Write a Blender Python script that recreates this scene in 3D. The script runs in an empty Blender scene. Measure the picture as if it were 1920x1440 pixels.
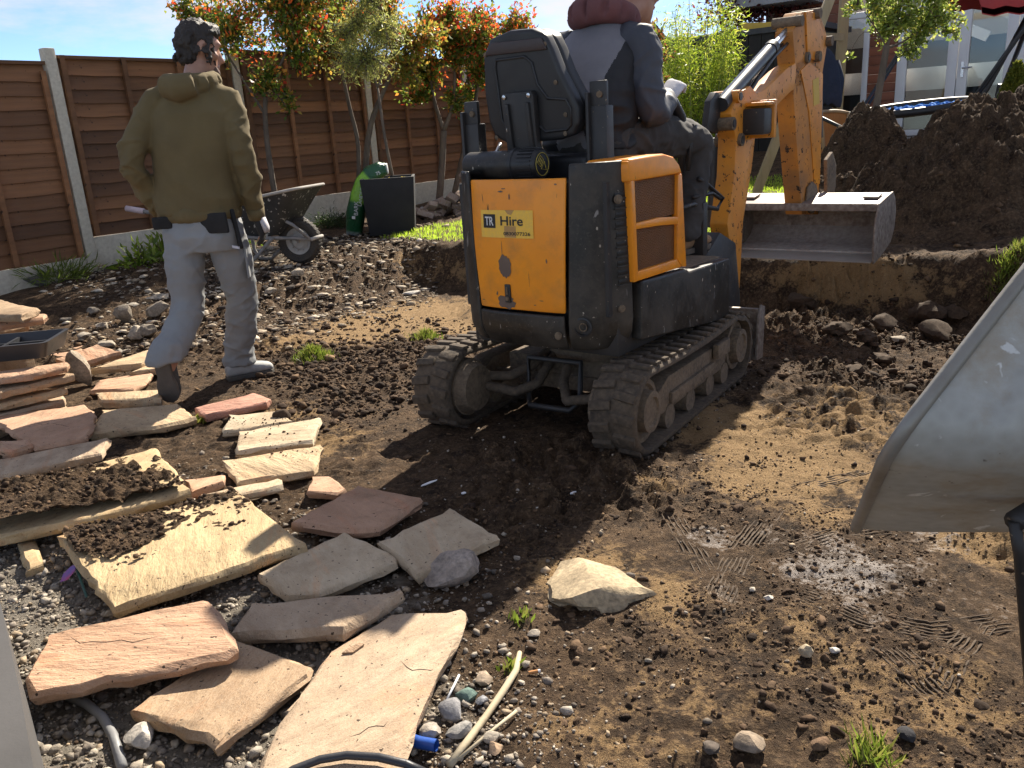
import bpy, bmesh, math, random
import numpy as np
from mathutils import Vector, Matrix, Euler
random.seed(7); rng = np.random.default_rng(11)
SC = bpy.context.scene; COL = SC.collection
R = math.radians
# ------------------------------------------------------------ camera
FPX, CAMH, PITCH, ROLL = 1553.0, 1.25, R(17.0), R(3.6)
_fw = np.array([0, math.cos(PITCH), -math.sin(PITCH)]); _r0 = np.array([1.0, 0, 0]); _u0 = np.cross(_r0, _fw)
_c, _s = math.cos(ROLL), math.sin(ROLL)
CR = _c * _r0 - _s * _u0; CU = _s * _r0 + _c * _u0; CC = np.array([0, 0, CAMH])
cam = bpy.data.cameras.new('camera'); cam_o = bpy.data.objects.new('camera', cam); COL.objects.link(cam_o)
cam.sensor_fit = 'HORIZONTAL'; cam.sensor_width = 36.0; cam.lens = 36.0 * FPX / 1920.0
cam.clip_start = 0.05; cam.clip_end = 4000
_m = Matrix(((CR[0], CU[0], -_fw[0], 0), (CR[1], CU[1], -_fw[1], 0), (CR[2], CU[2], -_fw[2], CAMH), (0, 0, 0, 1)))
cam_o.matrix_world = _m; SC.camera = cam_o
# ------------------------------------------------------------ sky, sun, exposure
SUN_AZ, SUN_EL = R(27.0), R(39.0)          # azimuth clockwise from +Y
wd = bpy.data.worlds.new('World'); SC.world = wd; wd.use_nodes = True
nt = wd.node_tree; nt.nodes.clear()
wo = nt.nodes.new('ShaderNodeOutputWorld'); bg = nt.nodes.new('ShaderNodeBackground'); sk = nt.nodes.new('ShaderNodeTexSky')
sk.sky_type = 'NISHITA'; sk.sun_disc = False; sk.sun_elevation = SUN_EL; sk.sun_rotation = SUN_AZ
sk.air_density = 1.0; sk.dust_density = 0.0; sk.ozone_density = 2.5; sk.altitude = 5000
tc = nt.nodes.new('ShaderNodeTexCoord'); mp = nt.nodes.new('ShaderNodeMapping'); mp.inputs['Scale'].default_value = (1.3, 1.3, 4.2); mp.inputs['Location'].default_value = (1.15, .4, .3)
cn = nt.nodes.new('ShaderNodeTexNoise'); cn.inputs['Scale'].default_value = 2.6; cn.inputs['Detail'].default_value = 8; cn.inputs['Roughness'].default_value = .58
cr = nt.nodes.new('ShaderNodeValToRGB'); cr.color_ramp.elements[0].position = .44; cr.color_ramp.elements[1].position = .66
mxw = nt.nodes.new('ShaderNodeMixRGB'); mxw.inputs['Color2'].default_value = (5.0, 4.6, 4.3, 1)
nt.links.new(tc.outputs['Generated'], mp.inputs['Vector']); nt.links.new(mp.outputs[0], cn.inputs['Vector']); nt.links.new(cn.outputs['Fac'], cr.inputs[0])
nt.links.new(cr.outputs[0], mxw.inputs['Fac']); nt.links.new(sk.outputs[0], mxw.inputs['Color1']); nt.links.new(mxw.outputs[0], bg.inputs['Color'])
bg.inputs['Strength'].default_value = 0.088; nt.links.new(bg.outputs[0], wo.inputs['Surface'])
sl = bpy.data.lights.new('sun', 'SUN'); sl.energy = 5.0; sl.angle = R(0.6); sl.color = (1, .91, .77)
so = bpy.data.objects.new('sun', sl); COL.objects.link(so)
_sd = Vector((math.sin(SUN_AZ) * math.cos(SUN_EL), math.cos(SUN_AZ) * math.cos(SUN_EL), math.sin(SUN_EL)))
so.rotation_euler = _sd.to_track_quat('Z', 'Y').to_euler(); so.location = (0, 0, 12)
SC.view_settings.view_transform = 'Standard'; SC.view_settings.look = 'None'; SC.view_settings.gamma = 1.0
SC.view_settings.exposure = 1.22; SC.view_settings.use_curve_mapping = False
SC.cycles.max_bounces = 6; SC.cycles.transparent_max_bounces = 8; SC.cycles.use_denoising = True
try: SC.cycles.use_adaptive_sampling = True; SC.cycles.adaptive_threshold = 0.02
except Exception: pass
# ------------------------------------------------------------ pixel (of the 1920 px photo) to world helpers
def ray(x, y): return _fw + CR * (x - 960) / FPX - CU * (y - 720) / FPX
def onz(x, y, z=0.0): d = ray(x, y); return Vector(CC + d * ((z - CAMH) / d[2]))
def ony(x, y, Y): d = ray(x, y); return Vector(CC + d * (Y / d[1]))
def onU(x, y, U): d = ray(x, y); n = np.array([.6, .8, 0]); return Vector(CC + d * (U / (n @ d)))
# ------------------------------------------------------------ numpy noise
def _hash(ix, iy, iz, s):
    h = (ix.astype(np.int64) * 374761393 + iy.astype(np.int64) * 668265263 + iz.astype(np.int64) * 2147483647 + s * 974711) & 0xFFFFFFFF
    h = ((h ^ (h >> 13)) * 1274126177) & 0xFFFFFFFF
    h = ((h ^ (h >> 16)) * 2246822519) & 0xFFFFFFFF
    return ((h ^ (h >> 15)) & 0xFFFFFF) / float(0xFFFFFF) * 2 - 1
def n2(x, y, s=0):
    x = np.asarray(x, float); y = np.asarray(y, float); ix = np.floor(x); iy = np.floor(y); fx = x - ix; fy = y - iy
    ux = fx * fx * fx * (fx * (fx * 6 - 15) + 10); uy = fy * fy * fy * (fy * (fy * 6 - 15) + 10); z = np.zeros_like(ix)
    a = _hash(ix, iy, z, s); b = _hash(ix + 1, iy, z, s); c = _hash(ix, iy + 1, z, s); d = _hash(ix + 1, iy + 1, z, s)
    return (a * (1 - ux) + b * ux) * (1 - uy) + (c * (1 - ux) + d * ux) * uy
def fbm(x, y, o=4, s=0, g=.5):
    t = 0; a = 1; n = 0
    for i in range(o): t = t + a * n2(x * 2 ** i + 17.3 * i, y * 2 ** i - 9.1 * i, s + i); n += a; a *= g
    return t / n
def n3(p, s=0):
    p = np.asarray(p, float); i = np.floor(p); f = p - i; u = f * f * (3 - 2 * f); r = 0
    for dx in (0, 1):
        for dy in (0, 1):
            for dz in (0, 1):
                w = (u[:, 0] if dx else 1 - u[:, 0]) * (u[:, 1] if dy else 1 - u[:, 1]) * (u[:, 2] if dz else 1 - u[:, 2])
                r = r + w * _hash(i[:, 0] + dx, i[:, 1] + dy, i[:, 2] + dz, s)
    return r
def sst(x, a, b): t = np.clip((np.asarray(x, float) - a) / (b - a), 0, 1); return t * t * (3 - 2 * t)
# ------------------------------------------------------------ materials
class NB:
    def __init__(s, name):
        s.m = bpy.data.materials.new(name); s.m.use_nodes = True; s.t = s.m.node_tree; s.b = s.t.nodes['Principled BSDF']; s.out = s.t.nodes['Material Output']
        s.co = s.t.nodes.new('ShaderNodeTexCoord'); s.vec = s.co.outputs['Object']
    def n(s, k, **kw):
        x = s.t.nodes.new(k)
        for a, v in kw.items(): setattr(x, a, v)
        return x
    def l(s, a, b): s.t.links.new(a, b)
    def use_world(s): s.vec = s.n('ShaderNodeNewGeometry').outputs['Position']
    def scaled(s, sc):
        mpn = s.n('ShaderNodeMapping'); mpn.inputs['Scale'].default_value = sc; s.l(s.vec, mpn.inputs['Vector']); return mpn.outputs[0]
    def noise(s, scale, detail=5, rough=.55, vec=None, off=0.0, dist=0.0):
        x = s.n('ShaderNodeTexNoise'); x.inputs['Scale'].default_value = scale; x.inputs['Detail'].default_value = detail
        x.inputs['Roughness'].default_value = rough; x.inputs['Distortion'].default_value = dist
        v = vec or s.vec
        if off:
            a = s.n('ShaderNodeVectorMath'); a.inputs[1].default_value = (off, off * 1.7, -off); s.l(v, a.inputs[0]); v = a.outputs[0]
        s.l(v, x.inputs['Vector']); return x.outputs['Fac']
    def ramp(s, f, a, b, c0=(0, 0, 0, 1), c1=(1, 1, 1, 1)):
        r = s.n('ShaderNodeValToRGB'); r.color_ramp.elements[0].position = a; r.color_ramp.elements[1].position = b
        r.color_ramp.elements[0].color = c0; r.color_ramp.elements[1].color = c1; s.l(f, r.inputs[0]); return r.outputs[0]
    def mix(s, f, a, b, mode='MIX'):
        x = s.n('ShaderNodeMixRGB', blend_type=mode)
        for k, v in (('Fac', f), ('Color1', a), ('Color2', b)):
            if isinstance(v, (int, float)): x.inputs[k].default_value = v
            elif isinstance(v, tuple): x.inputs[k].default_value = v if len(v) == 4 else v + (1,)
            else: s.l(v, x.inputs[k])
        return x.outputs[0]
    def math(s, op, a, b=None):
        x = s.n('ShaderNodeMath', operation=op)
        for i, v in enumerate((a, b)):
            if v is None: continue
            if isinstance(v, (int, float)): x.inputs[i].default_value = v
            else: s.l(v, x.inputs[i])
        return x.outputs[0]
    def bump(s, h, st, dist=.01, prev=None):
        x = s.n('ShaderNodeBump'); x.inputs['Strength'].default_value = st; x.inputs['Distance'].default_value = dist; s.l(h, x.inputs['Height'])
        if prev is not None: s.l(prev, x.inputs['Normal'])
        return x.outputs[0]
    def attr(s, name, kind='GEOMETRY'):
        x = s.n('ShaderNodeAttribute', attribute_name=name); x.attribute_type = kind; return x
    def fin(s, col=None, rough=None, nor=None, metal=None):
        for k, v in (('Base Color', col), ('Roughness', rough), ('Metallic', metal)):
            if v is None: continue
            if isinstance(v, (int, float)): s.b.inputs[k].default_value = v
            elif isinstance(v, tuple): s.b.inputs[k].default_value = v if len(v) == 4 else v + (1,)
            else: s.l(v, s.b.inputs[k])
        if nor is not None: s.l(nor, s.b.inputs['Normal'])
        return s.m
MATS = {}
def mat(name, c1, c2=None, rough=.75, scale=6.0, bump=.25, bscale=60.0, bdist=.004, metal=0.0, speck=None, speck_at=.62, speck_scale=40.0, stretch=None, rand=0.0, spec=None, fine=None):
    if name in MATS: return MATS[name]
    b = NB(name); v = b.scaled(stretch) if stretch else None
    c2 = c2 or tuple(x * .7 for x in c1)
    col = b.mix(b.ramp(b.noise(scale, 6, .6, v), .3, .7), c1, c2)
    if fine: col = b.mix(b.ramp(b.noise(scale * 9, 4, .6, v, 3.1), .35, .75), col, fine)
    rg = b.math('ADD', b.math('MULTIPLY', b.noise(scale * 2.3, 4, .6, None, 1.3), .3), rough - .15)
    if speck:
        f = b.ramp(b.noise(speck_scale, 3, .5, None, 5.0), speck_at, speck_at + .03)
        col = b.mix(f, col, speck)
    if rand:
        oi = b.n('ShaderNodeObjectInfo'); hs = b.n('ShaderNodeHueSaturation')
        b.l(b.math('ADD', b.math('MULTIPLY', oi.outputs['Random'], rand), 1 - rand / 2), hs.inputs['Value']); b.l(col, hs.inputs['Color']); col = hs.outputs[0]
    nor = b.bump(b.noise(bscale, 5, .6, v, 2.0), bump, bdist) if bump else None
    if spec is not None: b.b.inputs['Specular IOR Level'].default_value = spec
    MATS[name] = b.fin(col, rg, nor, metal); return MATS[name]
# ------------------------------------------------------------ mesh builder
def T(loc=(0, 0, 0), rot=(0, 0, 0)): return Matrix.Translation(loc) @ Euler(rot).to_matrix().to_4x4()
class MB:
    def __init__(s): s.v = []; s.f = []; s.mi = []; s.cur = 0
    def add(s, vs, fs, M=None):
        o = len(s.v)
        s.v += [tuple(M @ Vector(p)) for p in vs] if M is not None else [tuple(p) for p in vs]
        s.f += [tuple(i + o for i in f) for f in fs]; s.mi += [s.cur] * len(fs); return s
    def box(s, size, loc=(0, 0, 0), rot=(0, 0, 0), M=None):
        x, y, z = (d / 2 for d in size); vs = [(i * x, j * y, k * z) for i in (-1, 1) for j in (-1, 1) for k in (-1, 1)]
        return s.add(vs, [(0, 1, 3, 2), (4, 6, 7, 5), (0, 4, 5, 1), (2, 3, 7, 6), (0, 2, 6, 4), (1, 5, 7, 3)], (M or Matrix()) @ T(loc, rot))
    def beam(s, a, b, w, h, up=(0, 0, 1), M=None):
        a = Vector(a); b = Vector(b); d = (b - a); L = d.length; y = d.normalized(); x = y.cross(Vector(up)).normalized(); z = x.cross(y)
        Mx = Matrix(((x[0], y[0], z[0], 0), (x[1], y[1], z[1], 0), (x[2], y[2], z[2], 0), (0, 0, 0, 1))); Mx.translation = (a + b) / 2
        return s.box((w, L, h), M=(M or Matrix()) @ Mx)
    def prism(s, poly, t0, t1, axis='x', M=None):
        n = len(poly)
        def P(p, t): return {'x': (t, p[0], p[1]), 'y': (p[0], t, p[1]), 'z': (p[0], p[1], t)}[axis]
        vs = [P(p, t0) for p in poly] + [P(p, t1) for p in poly]
        fs = [tuple(range(n)), tuple(range(2 * n - 1, n - 1, -1))] + [(i, i + n, (i + 1) % n + n, (i + 1) % n) for i in range(n)]
        return s.add(vs, fs, M)
    def tube(s, pts, rad, seg=10, cap=True, M=None, flat=1.0, closed=False):
        pts = [Vector(p) for p in pts]; n = len(pts); rad = [rad] * n if isinstance(rad, (int, float)) else rad
        vs = []; fs = []; ref = None
        for i, p in enumerate(pts):
            if closed: d = pts[(i + 1) % n] - pts[i - 1]
            else: d = pts[min(i + 1, n - 1)] - pts[max(i - 1, 0)]
            d = d.normalized() if d.length > 1e-9 else Vector((0, 0, 1))
            if ref is None: ref = Vector((0, 0, 1)) if abs(d.z) < .9 else Vector((1, 0, 0))
            x = d.cross(ref).normalized(); y = x.cross(d).normalized(); ref = y
            for k in range(seg): a = 2 * math.pi * k / seg; vs.append(p + (x * math.cos(a) + y * math.sin(a) * flat) * rad[i])
        m = n if closed else n - 1
        for i in range(m):
            j = (i + 1) % n
            for k in range(seg): fs.append((i * seg + k, i * seg + (k + 1) % seg, j * seg + (k + 1) % seg, j * seg + k))
        if cap and not closed: fs += [tuple(range(seg - 1, -1, -1)), tuple(range((n - 1) * seg, n * seg))]
        return s.add(vs, fs, M)
    def cyl(s, a, b, r, r2=None, seg=20, M=None): return s.tube([a, b], [r, r if r2 is None else r2], seg, True, M)
    def lathe(s, prof, seg=24, M=None):   # profile (r, z) about Z
        vs = []; fs = []
        for r, z in prof:
            for k in range(seg): a = 2 * math.pi * k / seg; vs.append((r * math.cos(a), r * math.sin(a), z))
        for i in range(len(prof) - 1):
            for k in range(seg): fs.append((i * seg + k, i * seg + (k + 1) % seg, (i + 1) * seg + (k + 1) % seg, (i + 1) * seg + k))
        if prof[0][0] > 1e-6: fs.append(tuple(range(seg - 1, -1, -1)))
        if prof[-1][0] > 1e-6: fs.append(tuple(range((len(prof) - 1) * seg, len(prof) * seg)))
        return s.add(vs, fs, M)
    def loft(s, secs, seg=20, cap=True, M=None, p=2.3):   # secs: (centre, xvec, yvec)
        vs = []; fs = []
        for c, xa, ya in secs:
            c = Vector(c); xa = Vector(xa); ya = Vector(ya)
            for k in range(seg):
                a = 2 * math.pi * k / seg; ca, sa = math.cos(a), math.sin(a)
                vs.append(c + xa * (math.copysign(abs(ca) ** (2 / p), ca)) + ya * (math.copysign(abs(sa) ** (2 / p), sa)))
        n = len(secs)
        for i in range(n - 1):
            for k in range(seg): fs.append((i * seg + k, i * seg + (k + 1) % seg, (i + 1) * seg + (k + 1) % seg, (i + 1) * seg + k))
        if cap: fs += [tuple(range(seg - 1, -1, -1)), tuple(range((n - 1) * seg, n * seg))]
        return s.add(vs, fs, M)
    def grid(s, rows, closed=False):     # rows of equal-length point lists
        n = len(rows[0]); vs = [p for r in rows for p in r]; fs = []
        for i in range(len(rows) - 1):
            for k in range(n if closed else n - 1): fs.append((i * n + k, i * n + (k + 1) % n, (i + 1) * n + (k + 1) % n, (i + 1) * n + k))
        return s.add(vs, fs)
    def mesh(s, name, mats, smooth=35, bev=0, seg=2):
        me = bpy.data.meshes.new(name); me.from_pydata(s.v, [], s.f)
        for m in (mats if isinstance(mats, (list, tuple)) else [mats]): me.materials.append(MATS[m] if isinstance(m, str) else m)
        bm = bmesh.new(); bm.from_mesh(me)
        for f, k in zip(bm.faces, s.mi): f.material_index = k
        bmesh.ops.recalc_face_normals(bm, faces=bm.faces)
        if bev:
            ed = [e for e in bm.edges if len(e.link_faces) == 2 and e.calc_face_angle(0) > R(28)]
            bmesh.ops.bevel(bm, geom=ed, offset=bev, segments=seg, profile=.6, affect='EDGES', clamp_overlap=True)
        bm.to_mesh(me); bm.free()
        if smooth:
            me.polygons.foreach_set('use_smooth', [True] * len(me.polygons))
            if smooth < 180: me.set_sharp_from_angle(angle=R(smooth))
        me.update(); return me
    def build(s, name, mats, parent=None, smooth=35, bev=0, seg=2, M=None):
        return link(name, s.mesh(name, mats, smooth, bev, seg), parent, M)
def link(name, data, parent=None, M=None):
    o = bpy.data.objects.new(name, data); COL.objects.link(o)
    if parent is not None: o.parent = parent
    if M is not None: o.matrix_local = M
    return o
def tag(o, label=None, cat=None, group=None, kind=None):
    for k, v in (('label', label), ('category', cat), ('group', group), ('kind', kind)):
        if v: o[k] = v
    return o
def empty(name, M=None, label=None, cat=None, group=None):
    o = bpy.data.objects.new(name, None); COL.objects.link(o); o.empty_display_size = .1
    if M is not None: o.matrix_world = M
    return tag(o, label, cat, group)
def np_mesh(name, V, F, mats, cols=None, smooth=False, colname='col', fmi=None):
    me = bpy.data.meshes.new(name); V = np.asarray(V, np.float32); F = np.asarray(F, np.int32); k = F.shape[1]
    me.vertices.add(len(V)); me.vertices.foreach_set('co', V.ravel()); me.loops.add(F.size); me.loops.foreach_set('vertex_index', F.ravel())
    me.polygons.add(len(F)); me.polygons.foreach_set('loop_start', np.arange(0, F.size, k, dtype=np.int32))
    try: me.polygons.foreach_set('loop_total', np.full(len(F), k, np.int32))
    except Exception: pass
    for m in (mats if isinstance(mats, (list, tuple)) else [mats]): me.materials.append(MATS[m] if isinstance(m, str) else m)
    if fmi is not None: me.polygons.foreach_set('material_index', np.asarray(fmi, np.int32))
    if smooth: me.polygons.foreach_set('use_smooth', np.ones(len(F), bool))
    me.update(calc_edges=True); me.validate()
    if cols is not None:
        ca = me.color_attributes.new(colname, 'FLOAT_COLOR', 'POINT'); c = np.asarray(cols, np.float32)
        if c.shape[1] == 3: c = np.c_[c, np.ones(len(c), np.float32)]
        ca.data.foreach_set('color', c.ravel())
    return me
# ============================================================ materials used in many places
mat('concrete', (.42, .39, .33), (.33, .31, .27), .85, 5, .3, 90, .003)
mat('cream_paint', (.62, .57, .46), (.52, .47, .37), .75, 3, .25, 70, .002, fine=(.42, .37, .29))
mat('fence_wood', (.235, .105, .042), (.13, .058, .024), .72, 3.0, .35, 22, .004, stretch=(.35, 4, 6), rand=.95, speck=(.03, .012, .006), speck_at=.68, speck_scale=13)
mat('pale_timber', (.46, .37, .21), (.34, .27, .16), .75, 3.5, .3, 30, .003, stretch=(5, 5, .4))
mat('black_plastic', (.012, .012, .013), (.022, .022, .024), .45, 9, .15, 260, .001)
mat('black_metal', (.014, .014, .015), (.035, .03, .027), .5, 6, .3, 60, .002, speck=(.16, .12, .08), speck_at=.69, speck_scale=55)
mat('white_paint', (.72, .72, .72), (.62, .62, .63), .4, 2, .05, 30, .001)
mat('rubber', (.02, .019, .018), (.05, .042, .034), .85, 12, .4, 70, .003, fine=(.075, .06, .045))
mat('bark', (.17, .13, .095), (.08, .062, .045), .9, 14, .6, 50, .006, stretch=(1, 1, .3))
mat('steel_bright', (.62, .63, .65), (.5, .5, .52), .28, 5, .05, 60, .001, metal=1.0)
mat('skin', (.42, .235, .165), (.36, .18, .12), .5, 20, .12, 240, .001)
mat('brick_fired', (.24, .145, .105), (.3, .21, .16), .9, 9, .5, 70, .004, rand=.7, fine=(.38, .33, .27))
def leafmat():
    b = NB('leaf'); a = b.attr('col'); c = a.outputs['Color']
    c = b.mix(1.0, c, (1.75, 1.7, 1.3), 'MULTIPLY'); b.fin(c, .42); b.b.inputs['Specular IOR Level'].default_value = .5
    tr = b.n('ShaderNodeBsdfTranslucent'); b.l(b.mix(.5, c, (.75, .8, .15), 'MULTIPLY'), tr.inputs['Color'])
    b.l(c, tr.inputs['Color']); ms = b.n('ShaderNodeMixShader'); ms.inputs[0].default_value = .58
    b.l(b.b.outputs[0], ms.inputs[1]); b.l(tr.outputs[0], ms.inputs[2]); b.l(ms.outputs[0], b.out.inputs['Surface']); MATS['leaf'] = b.m
leafmat()
def speckmat():   # soil lumps and stones coloured per piece
    b = NB('lump'); b.use_world(); c = b.attr('col').outputs['Color']
    f = b.ramp(b.noise(70, 4, .6), .25, .75, (.5, .5, .5, 1), (1.3, 1.25, 1.2, 1))
    b.fin(b.mix(1.0, c, f, 'MULTIPLY'), .92, b.bump(b.noise(160, 4, .65), .6, .004)); b.b.inputs['Specular IOR Level'].default_value = .25; MATS['lump'] = b.m
speckmat()
def soilmat(name, masked):
    b = NB(name); b.use_world()
    big = b.noise(1.7, 6, .6); mid = b.noise(9, 7, .62, None, 4.0); fin = b.noise(48, 8, .68, None, 9.0); gr = b.noise(210, 4, .6, None, 2.0)
    top = b.mix(b.ramp(mid, .34, .68), (.026, .016, .0095), (.135, .084, .047)); top = b.mix(b.ramp(fin, .48, .72), top, (.215, .142, .083)); top = b.mix(b.ramp(b.noise(95, 5, .7, None, 6.0), .55, .68), top, (.018, .012, .009))
    col = top
    if masked:
        a = b.attr('mask'); sp = b.n('ShaderNodeSeparateColor'); b.l(a.outputs['Color'], sp.inputs[0]); rc, gc, bc = sp.outputs
        clay = b.mix(b.ramp(fin, .3, .72), (.36, .235, .112), (.235, .145, .07)); clay = b.mix(b.ramp(gr, .55, .75), clay, (.46, .34, .19))
        f1 = b.math('ADD', rc, b.math('MULTIPLY', b.math('SUBTRACT', b.math('ADD', b.math('MULTIPLY', mid, .55), b.math('MULTIPLY', fin, .45)), .5), 2.3))
        col = b.mix(b.ramp(f1, .42, .62), col, clay)
        grav = b.mix(b.ramp(fin, .3, .7), (.16, .135, .105), (.31, .275, .225)); f2 = b.math('ADD', gc, b.math('MULTIPLY', b.math('SUBTRACT', mid, .5), 1.3))
        col = b.mix(b.ramp(f2, .4, .6), col, grav)
        f3 = b.math('ADD', bc, b.math('MULTIPLY', b.math('SUBTRACT', b.math('ADD', b.math('MULTIPLY', mid, .5), b.math('MULTIPLY', fin, .5)), .5), 2.6))
        col = b.mix(b.ramp(f3, .55, .8), col, (.34, .30, .27))
    col = b.mix(b.ramp(gr, .68, .74), col, (.34, .29, .22))
    n1 = b.bump(mid, .9, .045); n2_ = b.bump(fin, 1.0, .026, n1); n3_ = b.bump(gr, 1.0, .008, n2_)
    b.b.inputs['Specular IOR Level'].default_value = .22
    MATS[name] = b.fin(col, .93, n3_)
soilmat('ground_soil', True); soilmat('dug_soil', False)
# ============================================================ terrain
def uv_(x, y): return .6 * x + .8 * y, .8 * x - .6 * y
BANK = []
def terrain0(x, y):
    x = np.asarray(x, float); y = np.asarray(y, float); u, v = uv_(x, y)
    up = np.interp(u, [-10, 1.2, 3, 4.5, 5.6, 8, 11, 12.6, 13.4, 80], [0, 0, .07, .2, .27, .3, .4, .62, .72, .72])
    fl = np.interp(u, [-5, 3.2, 4.6, 6.3], [0, 0, -.08, -.12])
    w = fbm(x * .9, y * .9, 3, 5) * .16
    left = sst(v + w * 1.4, -5.75, -5.05); far = 1 - sst(u + w, 5.68, 5.98)
    right = 1 - sst(v + w, -.42, -.08) * sst(u, 2.9, 4.4)
    ins = left * far * right
    up = np.where(v > -1.5, up + .1 * sst(v, -1.5, 0), up)
    return fl * ins + up * (1 - ins), ins
def terrain(x, y):
    z, ins = terrain0(x, y); u, v = uv_(x, y)
    d = np.hypot(x, y); nearw = 1 - sst(d, 9, 16)
    slabs = (1 - sst(x, -.35, .05)) * (1 - sst(y, 4.6, 5.4))
    z = z + nearw * (1 - .7 * slabs) * (.028 * fbm(x * 1.6, y * 1.6, 3, 21) + .016 * fbm(x * 6, y * 6, 3, 33))
    rough = .16 + .84 * sst(fbm(x * 1.1 + 3, y * 1.1, 2, 44), -.15, .4); rough = rough * (1 - .65 * slabs)
    edge = np.clip(4 * ins * (1 - ins), 0, 1); far = sst(u, 4.2, 5.4) * ins
    rough = rough + .9 * edge + .5 * far
    hard = sst(y, 5.1, 5.6) * sst(-x, .15, .4) * ins; rough = rough * (1 - .7 * hard)   # scraped clay floor
    c1 = np.abs(fbm(x * 10, y * 10, 2, 55)); c2 = np.abs(fbm(x * 24, y * 24, 1, 66))
    z = z + nearw * rough * (.085 * (c1 - .12) + .04 * (c2 - .12) + .012 * fbm(x * 22, y * 22, 2, 77))
    return z
def tz(x, y): return float(terrain(np.array([x]), np.array([y]))[0])
def G(px, py, tmax=30):     # where the view through a photo pixel meets the ground
    d = ray(px, py); t = np.linspace(.8, tmax, 1200); P = CC[None] + d[None] * t[:, None]; h = P[:, 2] - terrain0(P[:, 0], P[:, 1])[0]
    i = int(np.argmax(h < 0)); i = max(i, 1); a, b_ = t[i - 1], t[i]
    for _ in range(24):
        m = .5 * (a + b_); p = CC + d * m
        if p[2] > terrain0(p[0], p[1])[0]: a = m
        else: b_ = m
    p = CC + d * a; return Vector((p[0], p[1], tz(p[0], p[1])))
def axis(lo, hi, f0, f1, step, g):
    c = list(np.arange(f0, f1, step)); s = step; a = c[-1]
    while a < hi: s *= g; a += s; c.append(a)
    s = step; a = f0; lo_l = []
    while a > lo: s *= g; a -= s; lo_l.append(a)
    return np.array(lo_l[::-1] + c)
gx = axis(-60, 60, -2.3, 2.4, .0155, 1.045); gy = axis(-8, 90, 1.15, 5.0, .0155, 1.035)
GX, GY = np.meshgrid(gx, gy); GZ = terrain(GX.ravel(), GY.ravel())
def blobs(lst, X, Y):
    m = np.zeros_like(X)
    for px, py, rx, w in lst:
        p = onz(px, py, 0); m = np.maximum(m, w * np.exp(-((X - p.x) ** 2 + (Y - p.y) ** 2) / (rx * rx)))
    return m
X_, Y_ = GX.ravel(), GY.ravel(); U_, V_ = uv_(X_, Y_)
clay = blobs([(700, 590, .7, .8), (800, 565, .7, .75), (860, 600, .6, .8), (560, 640, .5, .6), (690, 620, .5, .75), (1350, 790, .45, .7), (1450, 830, .4, .8), (1520, 880, .35, .75), (1420, 900, .3, .7), (1600, 780, .5, .55), (1750, 830, .5, .6), (1850, 1010, .22, .8), (1700, 940, .3, .55), (1500, 1220, .35, .45), (1300, 1330, .35, .42), (1150, 1380, .3, .42), (1750, 1330, .35, .46), (1650, 1400, .3, .45), (1000, 880, .2, .3), (1550, 960, .2, .6), (1100, 1080, .22, .75),
              (540, 780, .3, .5), (620, 830, .3, .5), (1230, 900, .2, .45), (1250, 1130, .2, .55), (1150, 1250, .2, .35), (1600, 560, .4, .5)], X_, Y_)
terr_ins = terrain0(X_, Y_)[1]; wall = np.clip(4 * terr_ins * (1 - terr_ins), 0, 1)
clay = clay * 1.12 + .1 + .55 * wall * sst(U_, 5.2, 5.7) - .25 * sst(U_, 4.9, 5.5) * terr_ins * (V_ > -3) - .1
grav = blobs([(100, 1100, .45, .95), (350, 1300, .5, .95), (600, 1150, .35, .7), (250, 1400, .4, 1), (480, 1090, .35, .7), (30, 1200, .4, 1), (820, 1330, .18, .55), (120, 1000, .4, .8), (400, 960, .3, .4), (850, 1400, .16, .5), (430, 560, .6, .5), (560, 520, .8, .55)], X_, Y_)
chalk = blobs([(1600, 1080, .28, .8), (1450, 1020, .2, .6), (1330, 1010, .16, .6), (1750, 1010, .2, .6), (1620, 1170, .22, .55), (1350, 1120, .16, .55), (1790, 1130, .18, .5), (1500, 1130, .16, .5)], X_, Y_)
nx, ny = len(gx), len(gy); idx = np.arange(nx * ny).reshape(ny, nx)
FQ = np.c_[idx[:-1, :-1].ravel(), idx[:-1, 1:].ravel(), idx[1:, 1:].ravel(), idx[1:, :-1].ravel()]
tag(link('ground', np_mesh('ground', np.c_[X_, Y_, GZ], FQ, 'ground_soil', np.c_[np.clip(clay, 0, 1), np.clip(grav, 0, 1), np.clip(chalk, 0, 1)], True, 'mask')), 'bare dug earth of the garden with a shallow pit', None, None, 'structure')
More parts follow.
